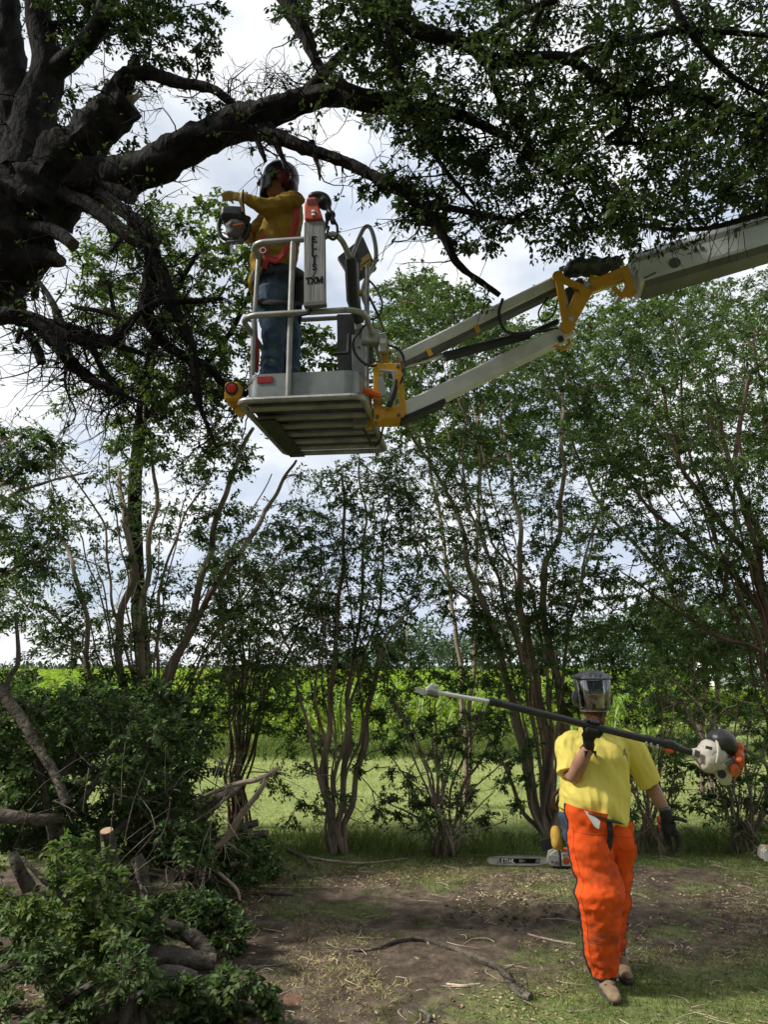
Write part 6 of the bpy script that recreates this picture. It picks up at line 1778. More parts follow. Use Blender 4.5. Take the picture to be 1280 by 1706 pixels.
# ------------------------------------------------------------------ the man on the platform
YP = L0[1] + .42
man2 = thing('person', 'man in mustard long sleeved shirt and dark red helmet reaching out from the raised platform', 'person', tuple(Q(.28, .45, .035)))
O2 = ORIGIN[man2.name]
def B(px, py, dy=0.0): return P(px, py, YP + dy)
fz = Q(0, 0, .035)[2]
h2 = B(468, 306, .0)
sN, eN, wN = B(486, 340, -.14), B(444, 346, -.20), B(408, 330, -.24)
sF, eF, wF = B(466, 345, .16), B(428, 385, .10), B(404, 385, -.04)
mb = MB()
mb.ell(h2 + (-.01, 0, -.005), (.098, .078, .11)); mb.ell(h2 + (-.055, 0, -.055), (.055, .055, .055)); mb.ell(h2 + (-.108, 0, -.02), (.02, .014, .022))
mb.ell(h2 + (.01, -.08, -.01), (.02, .012, .032)); mb.ell(h2 + (.01, .08, -.01), (.02, .012, .032)); mb.ell(h2 + (-.09, -.03, .01), (.012, .016, .01)); mb.ell(h2 + (-.095, 0, -.065), (.012, .024, .012))
polyline_r(mb, [h2 + (.01, 0, -.06), B(478, 332), B(480, 345)], [.058, .06, .07])
def st2(px, py, rx, ry, dy=0.0):
    c = B(px, py, dy); return (c[0], c[1], c[2], rx, ry)
stack(mb, [st2(462, 470, .12, .14), st2(460, 440, .13, .15), st2(466, 400, .12, .15), st2(478, 360, .11, .16), st2(482, 342, .06, .1)])
polyline_r(mb, [sN, eN, wN], [.055, .045, .032]); polyline_r(mb, [sF, eF, wF], [.055, .045, .032])
foot1 = np.array([B(452, 600, -.09)[0], YP - .09, fz + .1]); foot2 = np.array([B(482, 600, .12)[0], YP + .12, fz + .1])
polyline_r(mb, [B(460, 478, -.08), B(458, 545, -.09), foot1], [.08, .06, .045]); polyline_r(mb, [B(468, 478, .08), B(468, 545, .11), foot2], [.08, .06, .045])
finger(mb, [wN, wN + (-.02, 0, .004)], [.03, .03])
link('body', remeshed(mb, .008, 4, None, O2, 'body'), M['skin'], man2)
def fold2(c, n_):
    return n_ * np.array([[.006 * nz(q, 9, 2) + .022 * (.22 - abs(nz((q[0] * .5 + q[2] * .3, q[1], q[2]), 13, 11))) + .013 * (.2 - abs(nz((q[0] + q[2] * .5, q[1], q[2] * .5), 21, 5)))] for q in c])
mb = MB()
stack(mb, [st2(458, 476, .145, .16), st2(457, 462, .155, .172), st2(456, 440, .165, .182), st2(459, 415, .16, .185), st2(466, 390, .145, .185), st2(474, 368, .125, .185), st2(480, 350, .105, .175), st2(483, 338, .075, .12), st2(482, 331, .06, .075)])
polyline_r(mb, [sN + (.03, .03, 0), sN + (0, 0, .01), eN, wN + (.006, 0, 0)], [.078, .078, .062, .043])
polyline_r(mb, [sF + (.03, -.03, 0), sF, eF, wF], [.08, .085, .068, .052])
mb.ell(B(424, 475, -.05), (.045, .05, .09))
link('shirt', remeshed(mb, .009, 4, fold2, O2, 'shirt'), M['gold_shirt'], man2)
mb = MB()
stack(mb, [st2(462, 505, .13, .16), st2(461, 480, .148, .17), st2(461, 455, .15, .168)])
polyline_r(mb, [B(456, 485, -.08), B(452, 520, -.09), B(455, 560, -.09), foot1 + (0, 0, .0)], [.112, .10, .08, .073])
polyline_r(mb, [B(478, 485, .08), B(478, 530, .11), B(482, 570, .12), foot2], [.112, .10, .085, .075])
link('jeans', remeshed(mb, .010, 4, fold2, O2, 'jeans'), M['denim'], man2)
mb = MB()
w2 = [B(418, 478, -.02), B(425, 456, -.15), B(455, 446, -.19), B(485, 448, -.18), B(506, 458, -.05), B(503, 456, .12)]
mb.tube(catmull(w2, 24), .04, 8, True, flat=.010, ref=(0, -1, 0.2)); mb.build('harness_belt', M['black_cloth'], man2)
mb = MB(); mb.tube(catmull([B(424, 498, -.12), B(440, 502, -.205), B(470, 504, -.20), B(500, 506, -.1)], 18), .028, 8, True, flat=.008, ref=(0, -1, .2)); mb.build('leg_strap', M['black_cloth'], man2)
mb = MB(); mb.ell(B(500, 485, -.02), (.045, .1, .11)); mb.tube([B(497, 495, -.06), B(500, 540, -.06)], [.03, .012], 8)
link('tool_bag', remeshed(mb, .009, 2, None, O2, 'tool_bag'), M['black_cloth'], man2)
mb = MB(); mb.tube(catmull([B(493, 338, -.15), B(494, 360, -.2), B(489, 385, -.20), B(470, 425, -.205), B(446, 432, -.2)], 20), .022, 8, True, flat=.006, ref=(0, -1, 0)); mb.build('harness_strap', M['red_strap'], man2)
mb = MB(); mb.tube(catmull([B(437, 392, -.20), B(440, 410, -.21), B(443, 430, -.21), B(440, 448, -.2)], 14), .02, 8, True, flat=.006, ref=(0, -1, 0)); mb.tube(catmull([B(443, 428, -.21), B(460, 436, -.215), B(474, 424, -.21)], 8), .016, 8, True, flat=.006, ref=(0, -1, 0)); mb.build('harness_strap', M['red_strap'], man2)
mb = MB(); c_ = B(438, 417, -.222); mb.tube(np.array([c_ + (.02 * math.cos(a), 0, .02 * math.sin(a)) for a in np.linspace(0, 6.283, 16)]), .004, 6); mb.build('buckle', M['steel'], man2)
mb = MB(); mb.tube(catmull([B(424, 535, -.17), B(425, 560, -.17), B(428, 590, -.17), B(425, 620, -.17)], 16), .02, 8, True, flat=.008, ref=(.6, -1, 0)); mb.build('lanyard', M['red_strap'], man2)
for ft in (foot1, foot2):
    mb = MB(); p0 = ft * (1, 1, 0) + (.06, 0, fz + .004); 
    for t, h in ((0, .09), (-.08, .085), (-.15, .05), (-.2, .045)): mb.ell(p0 + (t, 0, h * .55), (.055, .045, h * .6))
    mb.box(p0 + (-.08, 0, .012), (.28, .095, .024), bev=.01)
    link('boot', remeshed(mb, .01, 2, None, O2, 'boot'), M['boot'], man2)
# helmet with muffs
hc2 = h2 + np.array([.0, 0, .03])
mb = MB(); mb.lathe([(.125, -.045), (.135, -.01), (.134, .03), (.122, .07), (.095, .1), (.055, .118), (.015, .122)], hc2, (-.05, 0, 1), 26); mb.tube([hc2 + (-.12, -.06, -.02), hc2 + (-.165, 0, -.03), hc2 + (-.12, .06, -.02)], .018, 8); mb.ell(hc2 + (.06, 0, -.06), (.07, .1, .08))
ho = link('helmet', remeshed(mb, .008, 2, None, O2, 'helmet'), M['helmet_red'], man2)
mb = MB(); mb.lathe([(.03, 0), (.05, .005), (.052, .028), (.045, .042), (.02, .05)], hd * 0 + h2 + (.035, -.095, -.02), (.1, -1, 0), 16); mb.build('ear_muff', M['muff_red'], ho)
mb = MB(); mb.lathe([(.03, 0), (.05, .005), (.052, .028), (.02, .042)], h2 + (.035, .095, -.02), (.1, 1, 0), 16); mb.build('ear_muff', M['muff_red'], ho)
mb = MB(); mb.tube(catmull([h2 + (.035, -.135, .02), h2 + (.02, -.14, .07), h2 + (.02, -.10, .12)], 10), .009, 6); mb.build('muff_arm', M['helmet_black'], ho)
mb = MB(); V = []; f = []
for j in range(6):
    for i in range(13):
        a = rad(110 + 140 * i / 12); V.append(hc2 + np.array([.150 * math.cos(a), .132 * math.sin(a), -.005 - .026 * j]))
for j in range(5):
    for i in range(12): f.append((j * 13 + i, j * 13 + i + 1, (j + 1) * 13 + i + 1, (j + 1) * 13 + i))
mb.add(np.array(V), f); vo = mb.build('mesh_visor', M['helmet_black'], ho); sm = vo.modifiers.new('t', 'SOLIDIFY'); sm.thickness = .003
for k in range(3):
    mb = MB(); x_ = -.05 + .04 * k; mb.bar(hc2 + (x_, -.112, .055), hc2 + (x_ + .02, -.104, .075), .02, .006, (0, -1, .4)); mb.build('sticker', M['dark_red'], ho, False)
# near hand: flat, pointing left; thumb hanging down
mb = MB()
d2 = unit(B(378, 326, -.27) - wN); 
mb.box(B(398, 328, -.25), (.085, .034, .07), d2, (0, 0, 1), .014); mb.tube([wN + (.02, 0, 0), B(402, 329, -.245)], [.042, .04], 12)
for k in range(4):
    z_ = (.022 - .015 * k)
    st = B(390, 327, -.26 + .012 * k) + (0, 0, z_)
    finger(mb, [st, st + d2 * .035 + (0, 0, .004 - .003 * k), st + d2 * .065 + (0, 0, -.006 - .003 * k), st + d2 * (.088 - .006 * k) + (0, 0, -.024)], [.0135, .0125, .0115, .009])
finger(mb, [B(401, 332, -.25), B(403, 340, -.25), B(404, 347, -.25), B(404, 353, -.25)], [.02, .017, .013, .009])
link('glove', remeshed(mb, .0055, 2, None, O2, 'glove'), M['leather_glove'], man2)
# saw held in the far hand
sw = thing('chainsaw', 'black top handled chainsaw held out beyond the rail by the man on the platform', 'chainsaw', tuple(B(388, 385, -.18)))
OS = ORIGIN[sw.name]
def SWp(px, py, dy=0.0): return B(px, py, -.18 + dy)
mb = MB(); mb.box(SWp(389, 361), (.165, .15, .10), (1, 0, -.06), (0, 0, 1), .02); mb.tube([SWp(411, 362), SWp(409, 376)], [.035, .02], 8)
link('engine_cover', remeshed(mb, .008, 2, None, OS, 'engine_cover'), M['black_plastic'], sw)
mb = MB(); mb.ell(SWp(393, 378), (.075, .07, .05)); mb.ell(SWp(390, 387), (.06, .05, .05)); link('crankcase', remeshed(mb, .009, 2, lambda c, n_: n_ * np.array([[.006 * nz(q, 40)] for q in c]), OS, 'crankcase'), M['dark_grey'], sw)
mb = MB(); mb.box(SWp(397, 374, -.075), (.07, .01, .012), (1, 0, .2)); mb.build('trim', M['saw_red'], sw, False)
mb = MB(); mb.tube(catmull([SWp(366, 365), SWp(364, 378), SWp(368, 393), SWp(378, 399.5), SWp(392, 401), SWp(406, 399), SWp(413, 390), SWp(415, 376), SWp(411, 370)], 36), .0145, 10); mb.build('front_handle', M['black_rubber'], sw)
mb = MB(); mb.box(SWp(386, 410), (.012, .02, .12)); mb.box(SWp(394, 410), (.010, .02, .10)); mb.build('guide_bar', M['bar_steel'], sw, False)
mb = MB(); mb.tube([SWp(378, 405), SWp(406, 402)], .018, 8); mb.build('bumper', M['dark_grey'], sw)
grip(SWp(406, 385, .03), np.array([.1, .2, 1.0]), .02, wF + np.array([.03, .06, 0]), 1, 'glove', M['leather_glove'], man2, O2)
# dark wrist cord
mb = MB(); mb.tube(catmull([wN + (-.004, -.05, .03), wN + (-.006, -.055, -.02), B(406, 345, -.26), B(407, 352, -.22)], 10), .006, 6); mb.build('wrist_cord', M['black_cloth'], man2)

# ------------------------------------------------------------------ chainsaw on the ground
def ground_saw(o, U, label, bar=True, letters=True, handle=True):
    U = unit(U); N_ = np.array([U[1], -U[0], 0]);
    if N_[1] > 0: N_ = -N_
    r = thing('chainsaw', label, 'chainsaw', tuple(o)); OG = ORIGIN[r.name]
    def G(u, w, d=0.0): return np.asarray(o) + U * u + np.array([0, 0, w]) + N_ * d
    mb = MB(); mb.prism([(-.02, .02), (.03, .0), (.20, .0), (.24, .03), (.235, .10), (.20, .14), (.06, .15), (0, .11)], G(0, 0, 0), U, (0, 0, 1), .13)
    link('body', remeshed(mb, .007, 2, None, OG, 'body'), M['engine_white'] if True else None, r)
    mb = MB(); mb.prism([(-.035, .035), (0, .01), (.075, .0), (.085, .085), (.03, .10), (-.02, .095)], G(0, .005, .072), U, (0, 0, 1), .022); mb.build('sprocket_cover', M['grey_box'], r, False)
    for u_, w_ in ((.012, .05), (.05, .045)):
        mb = MB(); mb.lathe([(.012, 0), (.012, .01), (.006, .013)], G(u_, w_, .083), N_, 8); mb.build('bar_nut', M['dark_grey'], r)
    mb = MB(); mb.prism([(.10, .005), (.22, .005), (.225, .09), (.18, .12), (.11, .115)], G(0, .005, .072), U, (0, 0, 1), .02); mb.build('starter_cover', mat('saw_grey', (.50, .50, .47), (.6, .6, .56), 9, .5), r, False)
    mb = MB(); mb.lathe([(.032, 0), (.03, .006), (.012, .009)], G(.145, .055, .082), N_, 18); mb.build('starter_disc', M['engine_orange'], r)
    mb = MB(); mb.prism([(.10, .13), (.17, .135), (.16, .155), (.11, .155)], G(0, .0, .03), U, (0, 0, 1), .08); mb.build('top_cover', M['engine_orange'], r, False)
    mb = MB()
    for k in range(4): mb.bar(G(.115 + .022 * k, .095, .083), G(.120 + .022 * k, .110, .083), .006, .004, N_)
    mb.build('vents', M['black_plastic'], r, False)
    mb = MB(); mb.tube(catmull([G(.085, .0, .09), G(.085, .10, .10), G(.07, .20, .09), G(.04, .235, .04), G(.04, .235, -.05), G(.08, .18, -.09)], 26), .012, 8); mb.build('front_handle', M['black_rubber'], r)
    mb = MB(); mb.bar(G(-.01, .14, .03), G(-.035, .235, .03), .02, .12, U); mb.build('hand_guard', M['black_plastic'], r, False)
    if handle:
        mb = MB(); mb.tube(catmull([G(.22, .12, .0), G(.29, .13, 0), G(.36, .10, 0), G(.38, .04, 0), G(.33, .01, 0), G(.23, .02, 0)], 22), .017, 8); mb.build('rear_handle', M['black_rubber'], r)
    if bar:
        L = .56; x0 = -.03
        top = [(x0, .02), (x0 - .1, .005), (x0 - L * .5, .002), (x0 - L + .05, .008), (x0 - L + .012, .022), (x0 - L, .043), (x0 - L + .012, .062), (x0 - L + .05, .075), (x0 - L * .5, .083), (x0 - .1, .085), (x0, .08)]
        mb = MB(); mb.prism(top, G(0, .0, .045), U, (0, 0, 1), .005); bo = mb.build('guide_bar', M['bar_steel'], r, False)
        ring = [G(a, b_, .045) for a, b_ in top]
        mb = MB(); mb.tube(catmull(ring, 60), .0065, 5, flat=.004, ref=(0, 0, 1)); mb.build('chain', M['dark_grey'], r)
        mb = MB(); mb.prism([(-.47, .022), (-.10, .022), (-.09, .065), (-.47, .065)], G(0, 0, .0484), U, (0, 0, 1), .001); mb.build('bar_print', M['ink'], bo, False)
        fr = (lambda x, y: G(x, y, .0494), N_)
        if letters:
            x_ = -.46
            for ch in 'STIHL':
                mb = MB(); glyph(mb, ch, x_ - (.007 if ch == 'I' else 0), .027, .032, fr, .20, serif=False, slant=.2, thick=.0012); mb.build('letter', M['label_white'], bo, False)
                x_ += {'I': .019, 'S': .029, 'T': .029, 'H': .032, 'L': .025}[ch]
            mb = MB()
            for k in range(3): mb.bar(G(-.29, .034 + .009 * k, .0494), G(-.25 + .02 * (k % 2), .034 + .009 * k, .0494), .004, .0012, N_)
            for k in range(3): mb.bar(G(-.135 + .012 * k, .03, .0494), G(-.125 + .012 * k, .058, .0494), .006, .0012, N_)
            mb.build('small_print', M['grey_box'], bo, False)
    return r
c_ = P(916, 1441, 7.75); c_[2] = float(height(c_[0], c_[1])) + .012
ground_saw(c_, (1, -.03, 0), 'white and orange chainsaw lying on the ground behind the walking man')
c_ = P(1262, 1400, 7.9); c_[2] = float(height(c_[0] + .3, c_[1])) + .01
ground_saw(c_ + np.array([.26, 0, 0]), (-1, .1, 0), 'white chainsaw body lying in the grass at the right border, cut off by the edge', letters=False, handle=False)

# ------------------------------------------------------------------ the heap of cut branches on the left
def gz(p, z=None):
    p = np.array(p, float); p[2] = float(height(p[0], p[1])) if z is None else z
    return p
def wood(name, label, cat, px, m='grey_log', n=12, wob=.14, cut=None, group=None, jit=0.0, dry=None):
    """px: (x, y, Y, radius px) centre line"""
    c = np.array([P(a, b_, Y) for a, b_, Y, r in px]); r = np.array([q[3] * mpp(p) for q, p in zip(px, c)]) * (.6 if m == 'dead_wood' else .78)
    root = thing(name, label, cat, tuple(c[0] * (1, 1, 0) + (0, 0, min(c[:, 2]))), group)
    L = np.linalg.norm(np.diff(c, axis=0), axis=1).sum(); k = int(max(6, min(40, L / .04)))
    pts = catmull(c, k); rr = np.interp(np.linspace(0, 1, k), np.linspace(0, 1, len(r)), r)
    mb = MB(); mb.tube(pts, rr, n, True, wob=wob, wf=16); mb.build('wood', M[m], root)
    if cut is not None:
        i = 0 if cut == 0 else -1
        d = unit(pts[0] - pts[1]) if cut == 0 else unit(pts[-1] - pts[-2])
        mb = MB(); mb.lathe([(rr[i] * .90, -.003), (rr[i] * .93, .002), (rr[i] * .25, .004)], pts[i], d, 14); mb.build('cut_face', M['cut_wood'], root)
    return root, pts, rr

def branchlets(root, path, n, m, L, r=(.006, .002), down=.3, name='twigs'):
    T = []
    for k in range(n):
        p = path[RND.randint(0, len(path) - 1)]
        d = RNG.normal(0, 1, 3); d[2] -= down; d = unit(d) * RND.uniform(*L)
        T.append(catmull([p, p + d * .5 + RNG.normal(0, .03, 3), p + d + RNG.normal(0, .05, 3) + (0, 0, -.03)], 5))
    T = np.stack(T); q = RNG.uniform(r[0] * .6, r[0], n)
    V, lo, to = tubes_np(T - ORIGIN[root.name], q, q * .35, 4)
    return link(name, mesh_np(name, V, lo, to), M[m], root, 'stuff')

root, a, _ = wood('dead_branch', 'pale barkless forked branch sticking out of the heap towards the right', 'branch', [(335, 1440, 6.6, 8), (350, 1420, 6.55, 8), (372, 1402, 6.5, 8), (385, 1385, 6.5, 10), (400, 1360, 6.45, 9), (420, 1335, 6.4, 8), (438, 1310, 6.35, 7), (443, 1295, 6.35, 6), (452, 1288, 6.3, 7), (466, 1277, 6.3, 4)], 'dead_wood')
def fork(px, m='dead_wood', r=None, k=14):
    c = np.array([P(x, y, Y) for x, y, Y, q in px]); rr = np.array([q[3] * mpp(p) for q, p in zip(px, c)]) * .7
    mb = MB(); mb.tube(catmull(c, k), np.interp(np.linspace(0, 1, k), np.linspace(0, 1, len(rr)), rr), 8, True, wob=.12, wf=16); mb.build('fork', M[m], root)
fork([(446, 1292, 6.35, 6), (425, 1300, 6.4, 6), (395, 1306, 6.5, 6), (355, 1320, 6.6, 5), (316, 1338, 6.7, 4)])
fork([(400, 1308, 6.5, 5), (385, 1322, 6.5, 4), (355, 1348, 6.55, 3), (322, 1370, 6.6, 2)])
fork([(338, 1436, 6.6, 5), (365, 1455, 6.5, 4), (393, 1480, 6.4, 4), (400, 1500, 6.35, 2.5)])
for k in range(26):
    x1, y1 = RND.uniform(225, 350), RND.uniform(1430, 1510)
    fork([(338 + RND.uniform(-8, 4), 1440 + RND.uniform(-8, 6), 6.6, 3.2), ((338 + x1) / 2 + RND.uniform(-10, 10), 1445 + RND.uniform(-12, 14), 6.5, 2.6), (x1, y1, 6.35, 1.2)], k=8)
branchlets(root, a[:8], 60, 'dead_wood', (.12, .4), (.004, .002), .5)

wood('cut_log', 'short upright log with a pale freshly sawn end among the leaves of the heap', 'log', [(190, 1470, 5.35, 20), (182, 1420, 5.3, 16), (177, 1384, 5.25, 14)], cut=1)
wood('cut_log', 'grey log lying level at the left border, half way up the heap', 'log', [(-60, 1352, 5.6, 15), (0, 1358, 5.6, 15), (55, 1366, 5.65, 13), (105, 1362, 5.75, 10)], jit=.02)
wood('cut_log', 'dark snapped log standing out of the bright leaves at the left border', 'log', [(48, 1480, 5.0, 15), (32, 1450, 4.95, 13), (20, 1420, 4.95, 10)])
wood('cut_log', 'grey knobby log leaning in the middle of the heap below the bare twigs', 'log', [(250, 1530, 5.5, 12), (242, 1480, 5.5, 11), (232, 1440, 5.5, 15), (226, 1428, 5.5, 14)])
wood('cut_log', 'thick dark log lying on the soil at the right foot of the heap', 'log', [(190, 1570, 5.0, 18), (240, 1585, 4.95, 22), (300, 1598, 4.95, 22), (358, 1602, 5.0, 16)], n=16)
wood('cut_log', 'grey log behind the thick dark log, sloping down to the right', 'log', [(270, 1540, 5.2, 16), (320, 1560, 5.15, 18), (358, 1598, 5.1, 14)], n=14)
wood('cut_log', 'short log end half buried under leaves below the thick dark log', 'log', [(230, 1632, 4.75, 16), (280, 1622, 4.75, 18), (325, 1630, 4.8, 14)], n=14)
wood('cut_log', 'dark log stub with a blunt end beside the tall grass', 'log', [(390, 1392, 7.3, 9), (420, 1391, 7.3, 9), (447, 1389, 7.3, 8)])
wood('cut_log', 'dark log stub just above the one beside the tall grass', 'log', [(400, 1378, 7.6, 8), (430, 1370, 7.6, 7)])
wood('cut_log', 'dark slanting log under the upper arm of the pale forked branch', 'log', [(335, 1362, 7.0, 12), (360, 1335, 6.95, 14), (395, 1312, 6.9, 8)])
wood('cut_branch', 'thick grey limb slanting down from the upper left of the heap', 'branch', [(-20, 1130, 5.8, 12), (30, 1190, 5.75, 12), (60, 1240, 5.7, 11), (92, 1292, 5.65, 10), (110, 1340, 5.6, 9)])
wood('cut_branch', 'pale scraped limb leaning the other way beside the thick grey limb', 'branch', [(108, 1290, 6.0, 9), (122, 1250, 6.0, 10), (136, 1208, 6.0, 9)])
wood('cut_branch', 'curved bare branch rising at the left border above the heap', 'branch', [(20, 1180, 5.9, 8), (10, 1160, 5.9, 7), (14, 1130, 5.9, 6), (30, 1100, 5.9, 5), (25, 1020, 5.9, 3)])
wood('cut_branch', 'pale root-like stem at the bottom border of the heap', 'branch', [(200, 1720, 4.3, 12), (215, 1680, 4.35, 10), (222, 1650, 4.45, 8)])
wood('cut_branch', 'short pale stem next to the bottom border, right of the root-like stems', 'branch', [(238, 1720, 4.3, 8), (238, 1680, 4.4, 9), (232, 1655, 4.5, 7)])
c = P(487, 1655, 4.75); c = gz(c); c[2] -= .028
r_ = thing('sawn_disc', 'round reddish slab of sawn wood lying on the soil by the heap', 'wood slab', tuple(c))
MB().lathe([(.075, -.01), (.082, .01), (.08, .03), (.075, .034)], c, (.25, -.2, 1), 18).build('bark_ring', M['grey_log'], r_)
MB().lathe([(.068, .03), (.066, .0375), (.02, .038)], c, (.25, -.2, 1), 18).build('sawn_face', mat('red_wood', (.13, .07, .045), (.24, .13, .08), 26, .85, bump=.4), r_)

# sticks on the soil
def stick(label, px, m='grey_log', name='stick'):
    c = []
    for x, y, r in px:
        Y = EYE / math.tan(math.atan((y - CY) / F_PX) - PITCH)
        p = P(x, y, Y); p[2] = float(height(p[0], p[1])) + r * mpp(p) * .8; c.append((p, r * mpp(p)))
    root = thing(name, label, 'stick', tuple(c[0][0]))
    mb = MB(); k = 30
    pts = catmull([p for p, _ in c], k); mb.tube(pts, np.interp(np.linspace(0, 1, k), np.linspace(0, 1, len(c)), [r for _, r in c]), 10, True, wob=.2, wf=14); mb.build('wood', M[m], root)
    return root, pts
r_, pts = stick('long crooked lichen-grey stick lying across the soil left of the man', [(545, 1582, 1.5), (610, 1586, 2.5), (665, 1574, 3.5), (705, 1568, 4), (750, 1582, 4.5), (800, 1604, 5), (835, 1628, 5.5), (858, 1655, 6.5), (885, 1670, 7)])
branchlets(r_, pts[22:], 16, 'grey_log', (.05, .16), (.006, .003), .1)
branchlets(r_, pts[:6], 7, 'twig', (.1, .25), (.004, .002), .1)
stick('thin dark stick on the bare soil right of the heap', [(440, 1492, 3), (470, 1494, 4), (490, 1496, 3)], 'twig')
stick('thin long twig lying in front of the slender tree', [(500, 1428, 2), (560, 1438, 2.5), (610, 1440, 2), (680, 1432, 1.5)], 'dead_wood')
stick('forked dark twig lying at the foot of the slender tree', [(480, 1420, 4), (505, 1432, 4), (520, 1448, 3)], 'twig')
stick('short pale twig beside the long crooked stick', [(745, 1640, 2), (770, 1648, 2.5), (800, 1645, 2)], 'dead_wood')
stick('thin straight twig on the soil left of the man\'s knee', [(880, 1555, 1.5), (920, 1564, 2), (960, 1572, 1.5)], 'dead_wood')
stick('short stick at the bottom border in the middle', [(700, 1680, 3), (715, 1695, 4), (712, 1712, 4)], 'grey_log')
T = []
for k in range(260):
    x, y = RND.uniform(-2.0, 4.0), RND.uniform(4.3, 8.4); z = float(height(x, y)) + .006; a = RND.uniform(0, 6.28); L = RND.uniform(.05, .28)
    T.append(catmull([(x, y, z), (x + math.cos(a) * L * .5, y + math.sin(a) * L * .5, z + .012), (x + math.cos(a + .4) * L, y + math.sin(a + .4) * L, z + .002)], 5))
T = np.stack(T); q = RNG.uniform(.002, .004, len(T)); V, lo, to = tubes_np(T, q, q * .5, 4)
tag(link('twig_litter', mesh_np('twig_litter', V, lo, to), M['dead_wood'], kind='stuff'), 'thin dry twigs scattered all over the bare soil', 'twigs')

# leafy cut branches
HG = 'leafy cut branches heaped on the left'
class Heap(Tree):
    pass
def leafy(label, base_px, paths, polys, leaf='brush_leaf', L=(.045, .07), single=0, bark='grey_log', rich=False):
    b_ = P(*base_px); t = Heap('leafy_branch', label, 'cut branch', tuple(gz(b_)), M[bark], M[leaf], HG, L, .56)
    for pth in paths:
        c = np.array([P(x, y, Y) for x, y, Y, r in pth]); rr = np.array([q[3] * mpp(p) for q, p in zip(pth, c)])
        t.limb_w(c, rr, None, 7, None, .15, jit=.04)
    for poly, n, Y, R, ntw, nlf, mind in polys:
        sprays(t, poly, n, Y, R, ntw, nlf, mind, -.08, RND.random() * 9)
    t.finish(single=single, rich=rich, low=False)
    return t
leafy('leafy branch with the brightest green leaves, at the front left of the heap', (120, 1560, 4.75),
    [[(240, 1600, 4.8, 7), (150, 1540, 4.7, 6), (80, 1480, 4.65, 5), (40, 1430, 4.65, 3)], [(150, 1540, 4.7, 5), (160, 1470, 4.75, 4), (130, 1410, 4.8, 2)], [(160, 1550, 4.7, 5), (225, 1510, 4.8, 3)]],
    [([(-20, 1420), (120, 1390), (200, 1440), (235, 1520), (180, 1580), (40, 1560), (-20, 1540)], 40, (4.45, 5.1), (.08, .15), 4, 7, 17)], 'bright_leaf', (.030, .050), 220, rich=True)
leafy('leafy branch spilling over the soil at the bottom border of the heap', (150, 1680, 4.3),
    [[(20, 1720, 4.3, 7), (110, 1660, 4.35, 6), (200, 1620, 4.4, 5), (260, 1650, 4.4, 3)], [(110, 1660, 4.35, 5), (60, 1600, 4.4, 3)], [(200, 1640, 4.4, 5), (250, 1590, 4.45, 3)]],
    [([(-20, 1560), (110, 1560), (270, 1560), (280, 1640), (200, 1700), (-20, 1720)], 40, (4.1, 4.7), (.07, .14), 4, 7, 17)], 'brush_leaf', (.028, .046), 220, rich=True)
leafy('leafy branch with limp bluish leaves beside the sawn slab', (400, 1680, 4.5),
    [[(300, 1660, 4.6, 6), (370, 1660, 4.55, 5), (450, 1670, 4.55, 3)], [(360, 1660, 4.55, 4), (380, 1630, 4.6, 2)]],
    [([(280, 1640), (380, 1610), (480, 1640), (470, 1700), (280, 1720)], 26, (4.3, 4.75), (.06, .12), 4, 7, 15)], 'brush_leaf', (.032, .05), 120, rich=True)
leafy('dark leafy branch in the shade between the logs and the bare twigs', (330, 1540, 5.4),
    [[(250, 1560, 5.4, 6), (320, 1530, 5.4, 5), (400, 1520, 5.45, 3)]],
    [([(270, 1500), (360, 1490), (415, 1540), (400, 1590), (340, 1560), (280, 1540)], 24, (5.1, 5.6), (.07, .13), 5, 7, 14)], 'brush_leaf', (.032, .05))
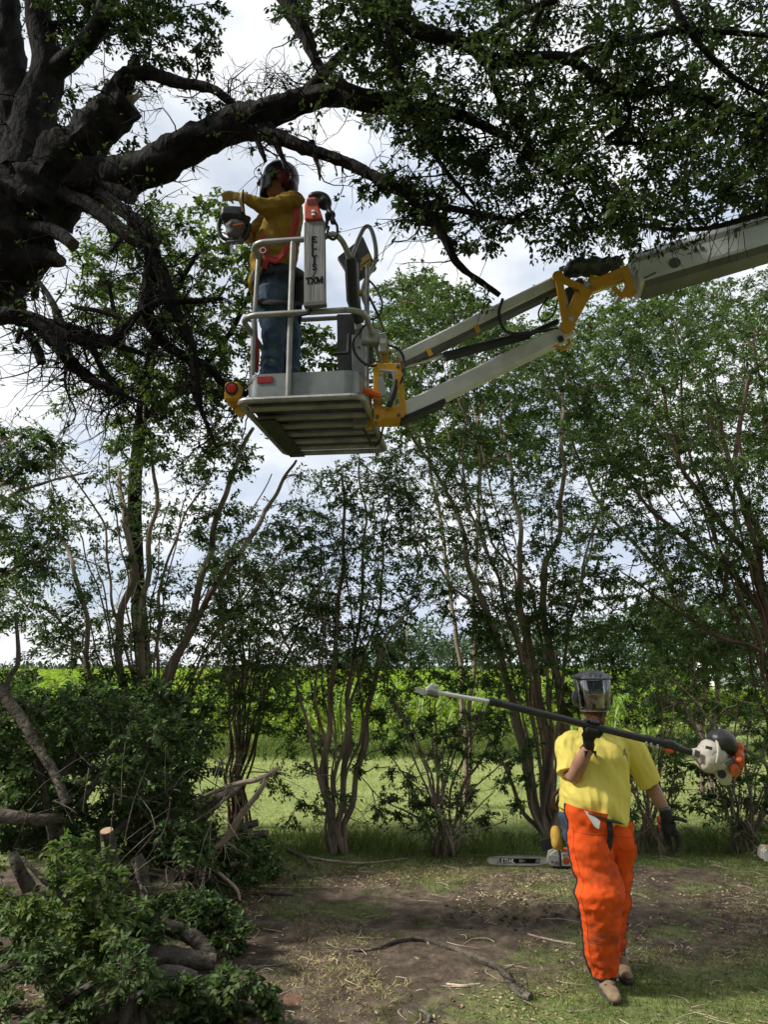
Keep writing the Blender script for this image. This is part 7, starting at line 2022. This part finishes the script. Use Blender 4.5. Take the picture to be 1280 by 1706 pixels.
leafy('mass of dark leafy branches on top of the heap around the upright log', (120, 1400, 6.0),
    [[(100, 1480, 5.9, 9), (80, 1380, 5.9, 7), (60, 1280, 5.9, 5), (50, 1200, 5.9, 3)], [(120, 1450, 5.9, 8), (200, 1380, 6.0, 6), (260, 1330, 6.1, 4), (300, 1300, 6.2, 2)], [(90, 1400, 5.9, 6), (150, 1310, 6.0, 5), (190, 1230, 6.1, 3)]],
    [([(-20, 1180), (120, 1150), (280, 1180), (330, 1300), (340, 1430), (220, 1440), (100, 1420), (-20, 1420)], 120, (5.6, 7.0), (.12, .26), 6, 9, 17)], 'brush_leaf', (.034, .054))
leafy('dark leafy branch low behind the bare twigs, near the log stubs', (390, 1450, 7.0),
    [[(330, 1470, 6.9, 6), (400, 1440, 7.0, 5), (440, 1410, 7.1, 3)]],
    [([(230, 1400), (340, 1380), (450, 1400), (470, 1450), (400, 1480), (300, 1460)], 50, (6.5, 7.4), (.10, .18), 5, 8, 15)], 'brush_leaf', (.034, .052))
leafy('dark low leafy branch filling the hollow under the bright leaves', (60, 1620, 5.0),
    [[(-30, 1640, 5.0, 8), (60, 1590, 5.0, 6), (180, 1560, 5.1, 4), (250, 1540, 5.1, 3)]],
    [([(-20, 1500), (240, 1480), (290, 1560), (240, 1620), (-20, 1640)], 50, (4.9, 5.6), (.10, .18), 5, 8, 16)], 'brush_leaf', (.034, .052))
leafy('tangle of leafy branches under the tall open tree at the back of the heap', (200, 1400, 7.6),
    [[(150, 1440, 7.5, 8), (180, 1330, 7.6, 6), (240, 1250, 7.7, 4), (330, 1210, 7.8, 3)], [(150, 1440, 7.5, 7), (80, 1320, 7.6, 5), (20, 1240, 7.6, 4)], [(190, 1420, 7.5, 6), (290, 1360, 7.5, 4), (340, 1330, 7.5, 2)]],
    [([(-30, 1110), (120, 1120), (330, 1130), (360, 1260), (350, 1430), (-30, 1440)], 130, (7.1, 8.4), (.16, .30), 7, 9, 18)], 'myrtle_leaf', (.036, .056))
# bare twigs in the heap
hr = thing('bare_brush', 'tangle of bare grey twigs lying in the shade of the heap', 'brushwood', tuple(gz(P(200, 1500, 5.6))))
pth = [P(RND.uniform(20, 380), RND.uniform(1260, 1640), RND.uniform(5.0, 6.6)) for _ in range(90)]
branchlets(hr, pth, 190, 'grey_log', (.2, .6), (.005, .002), .15)
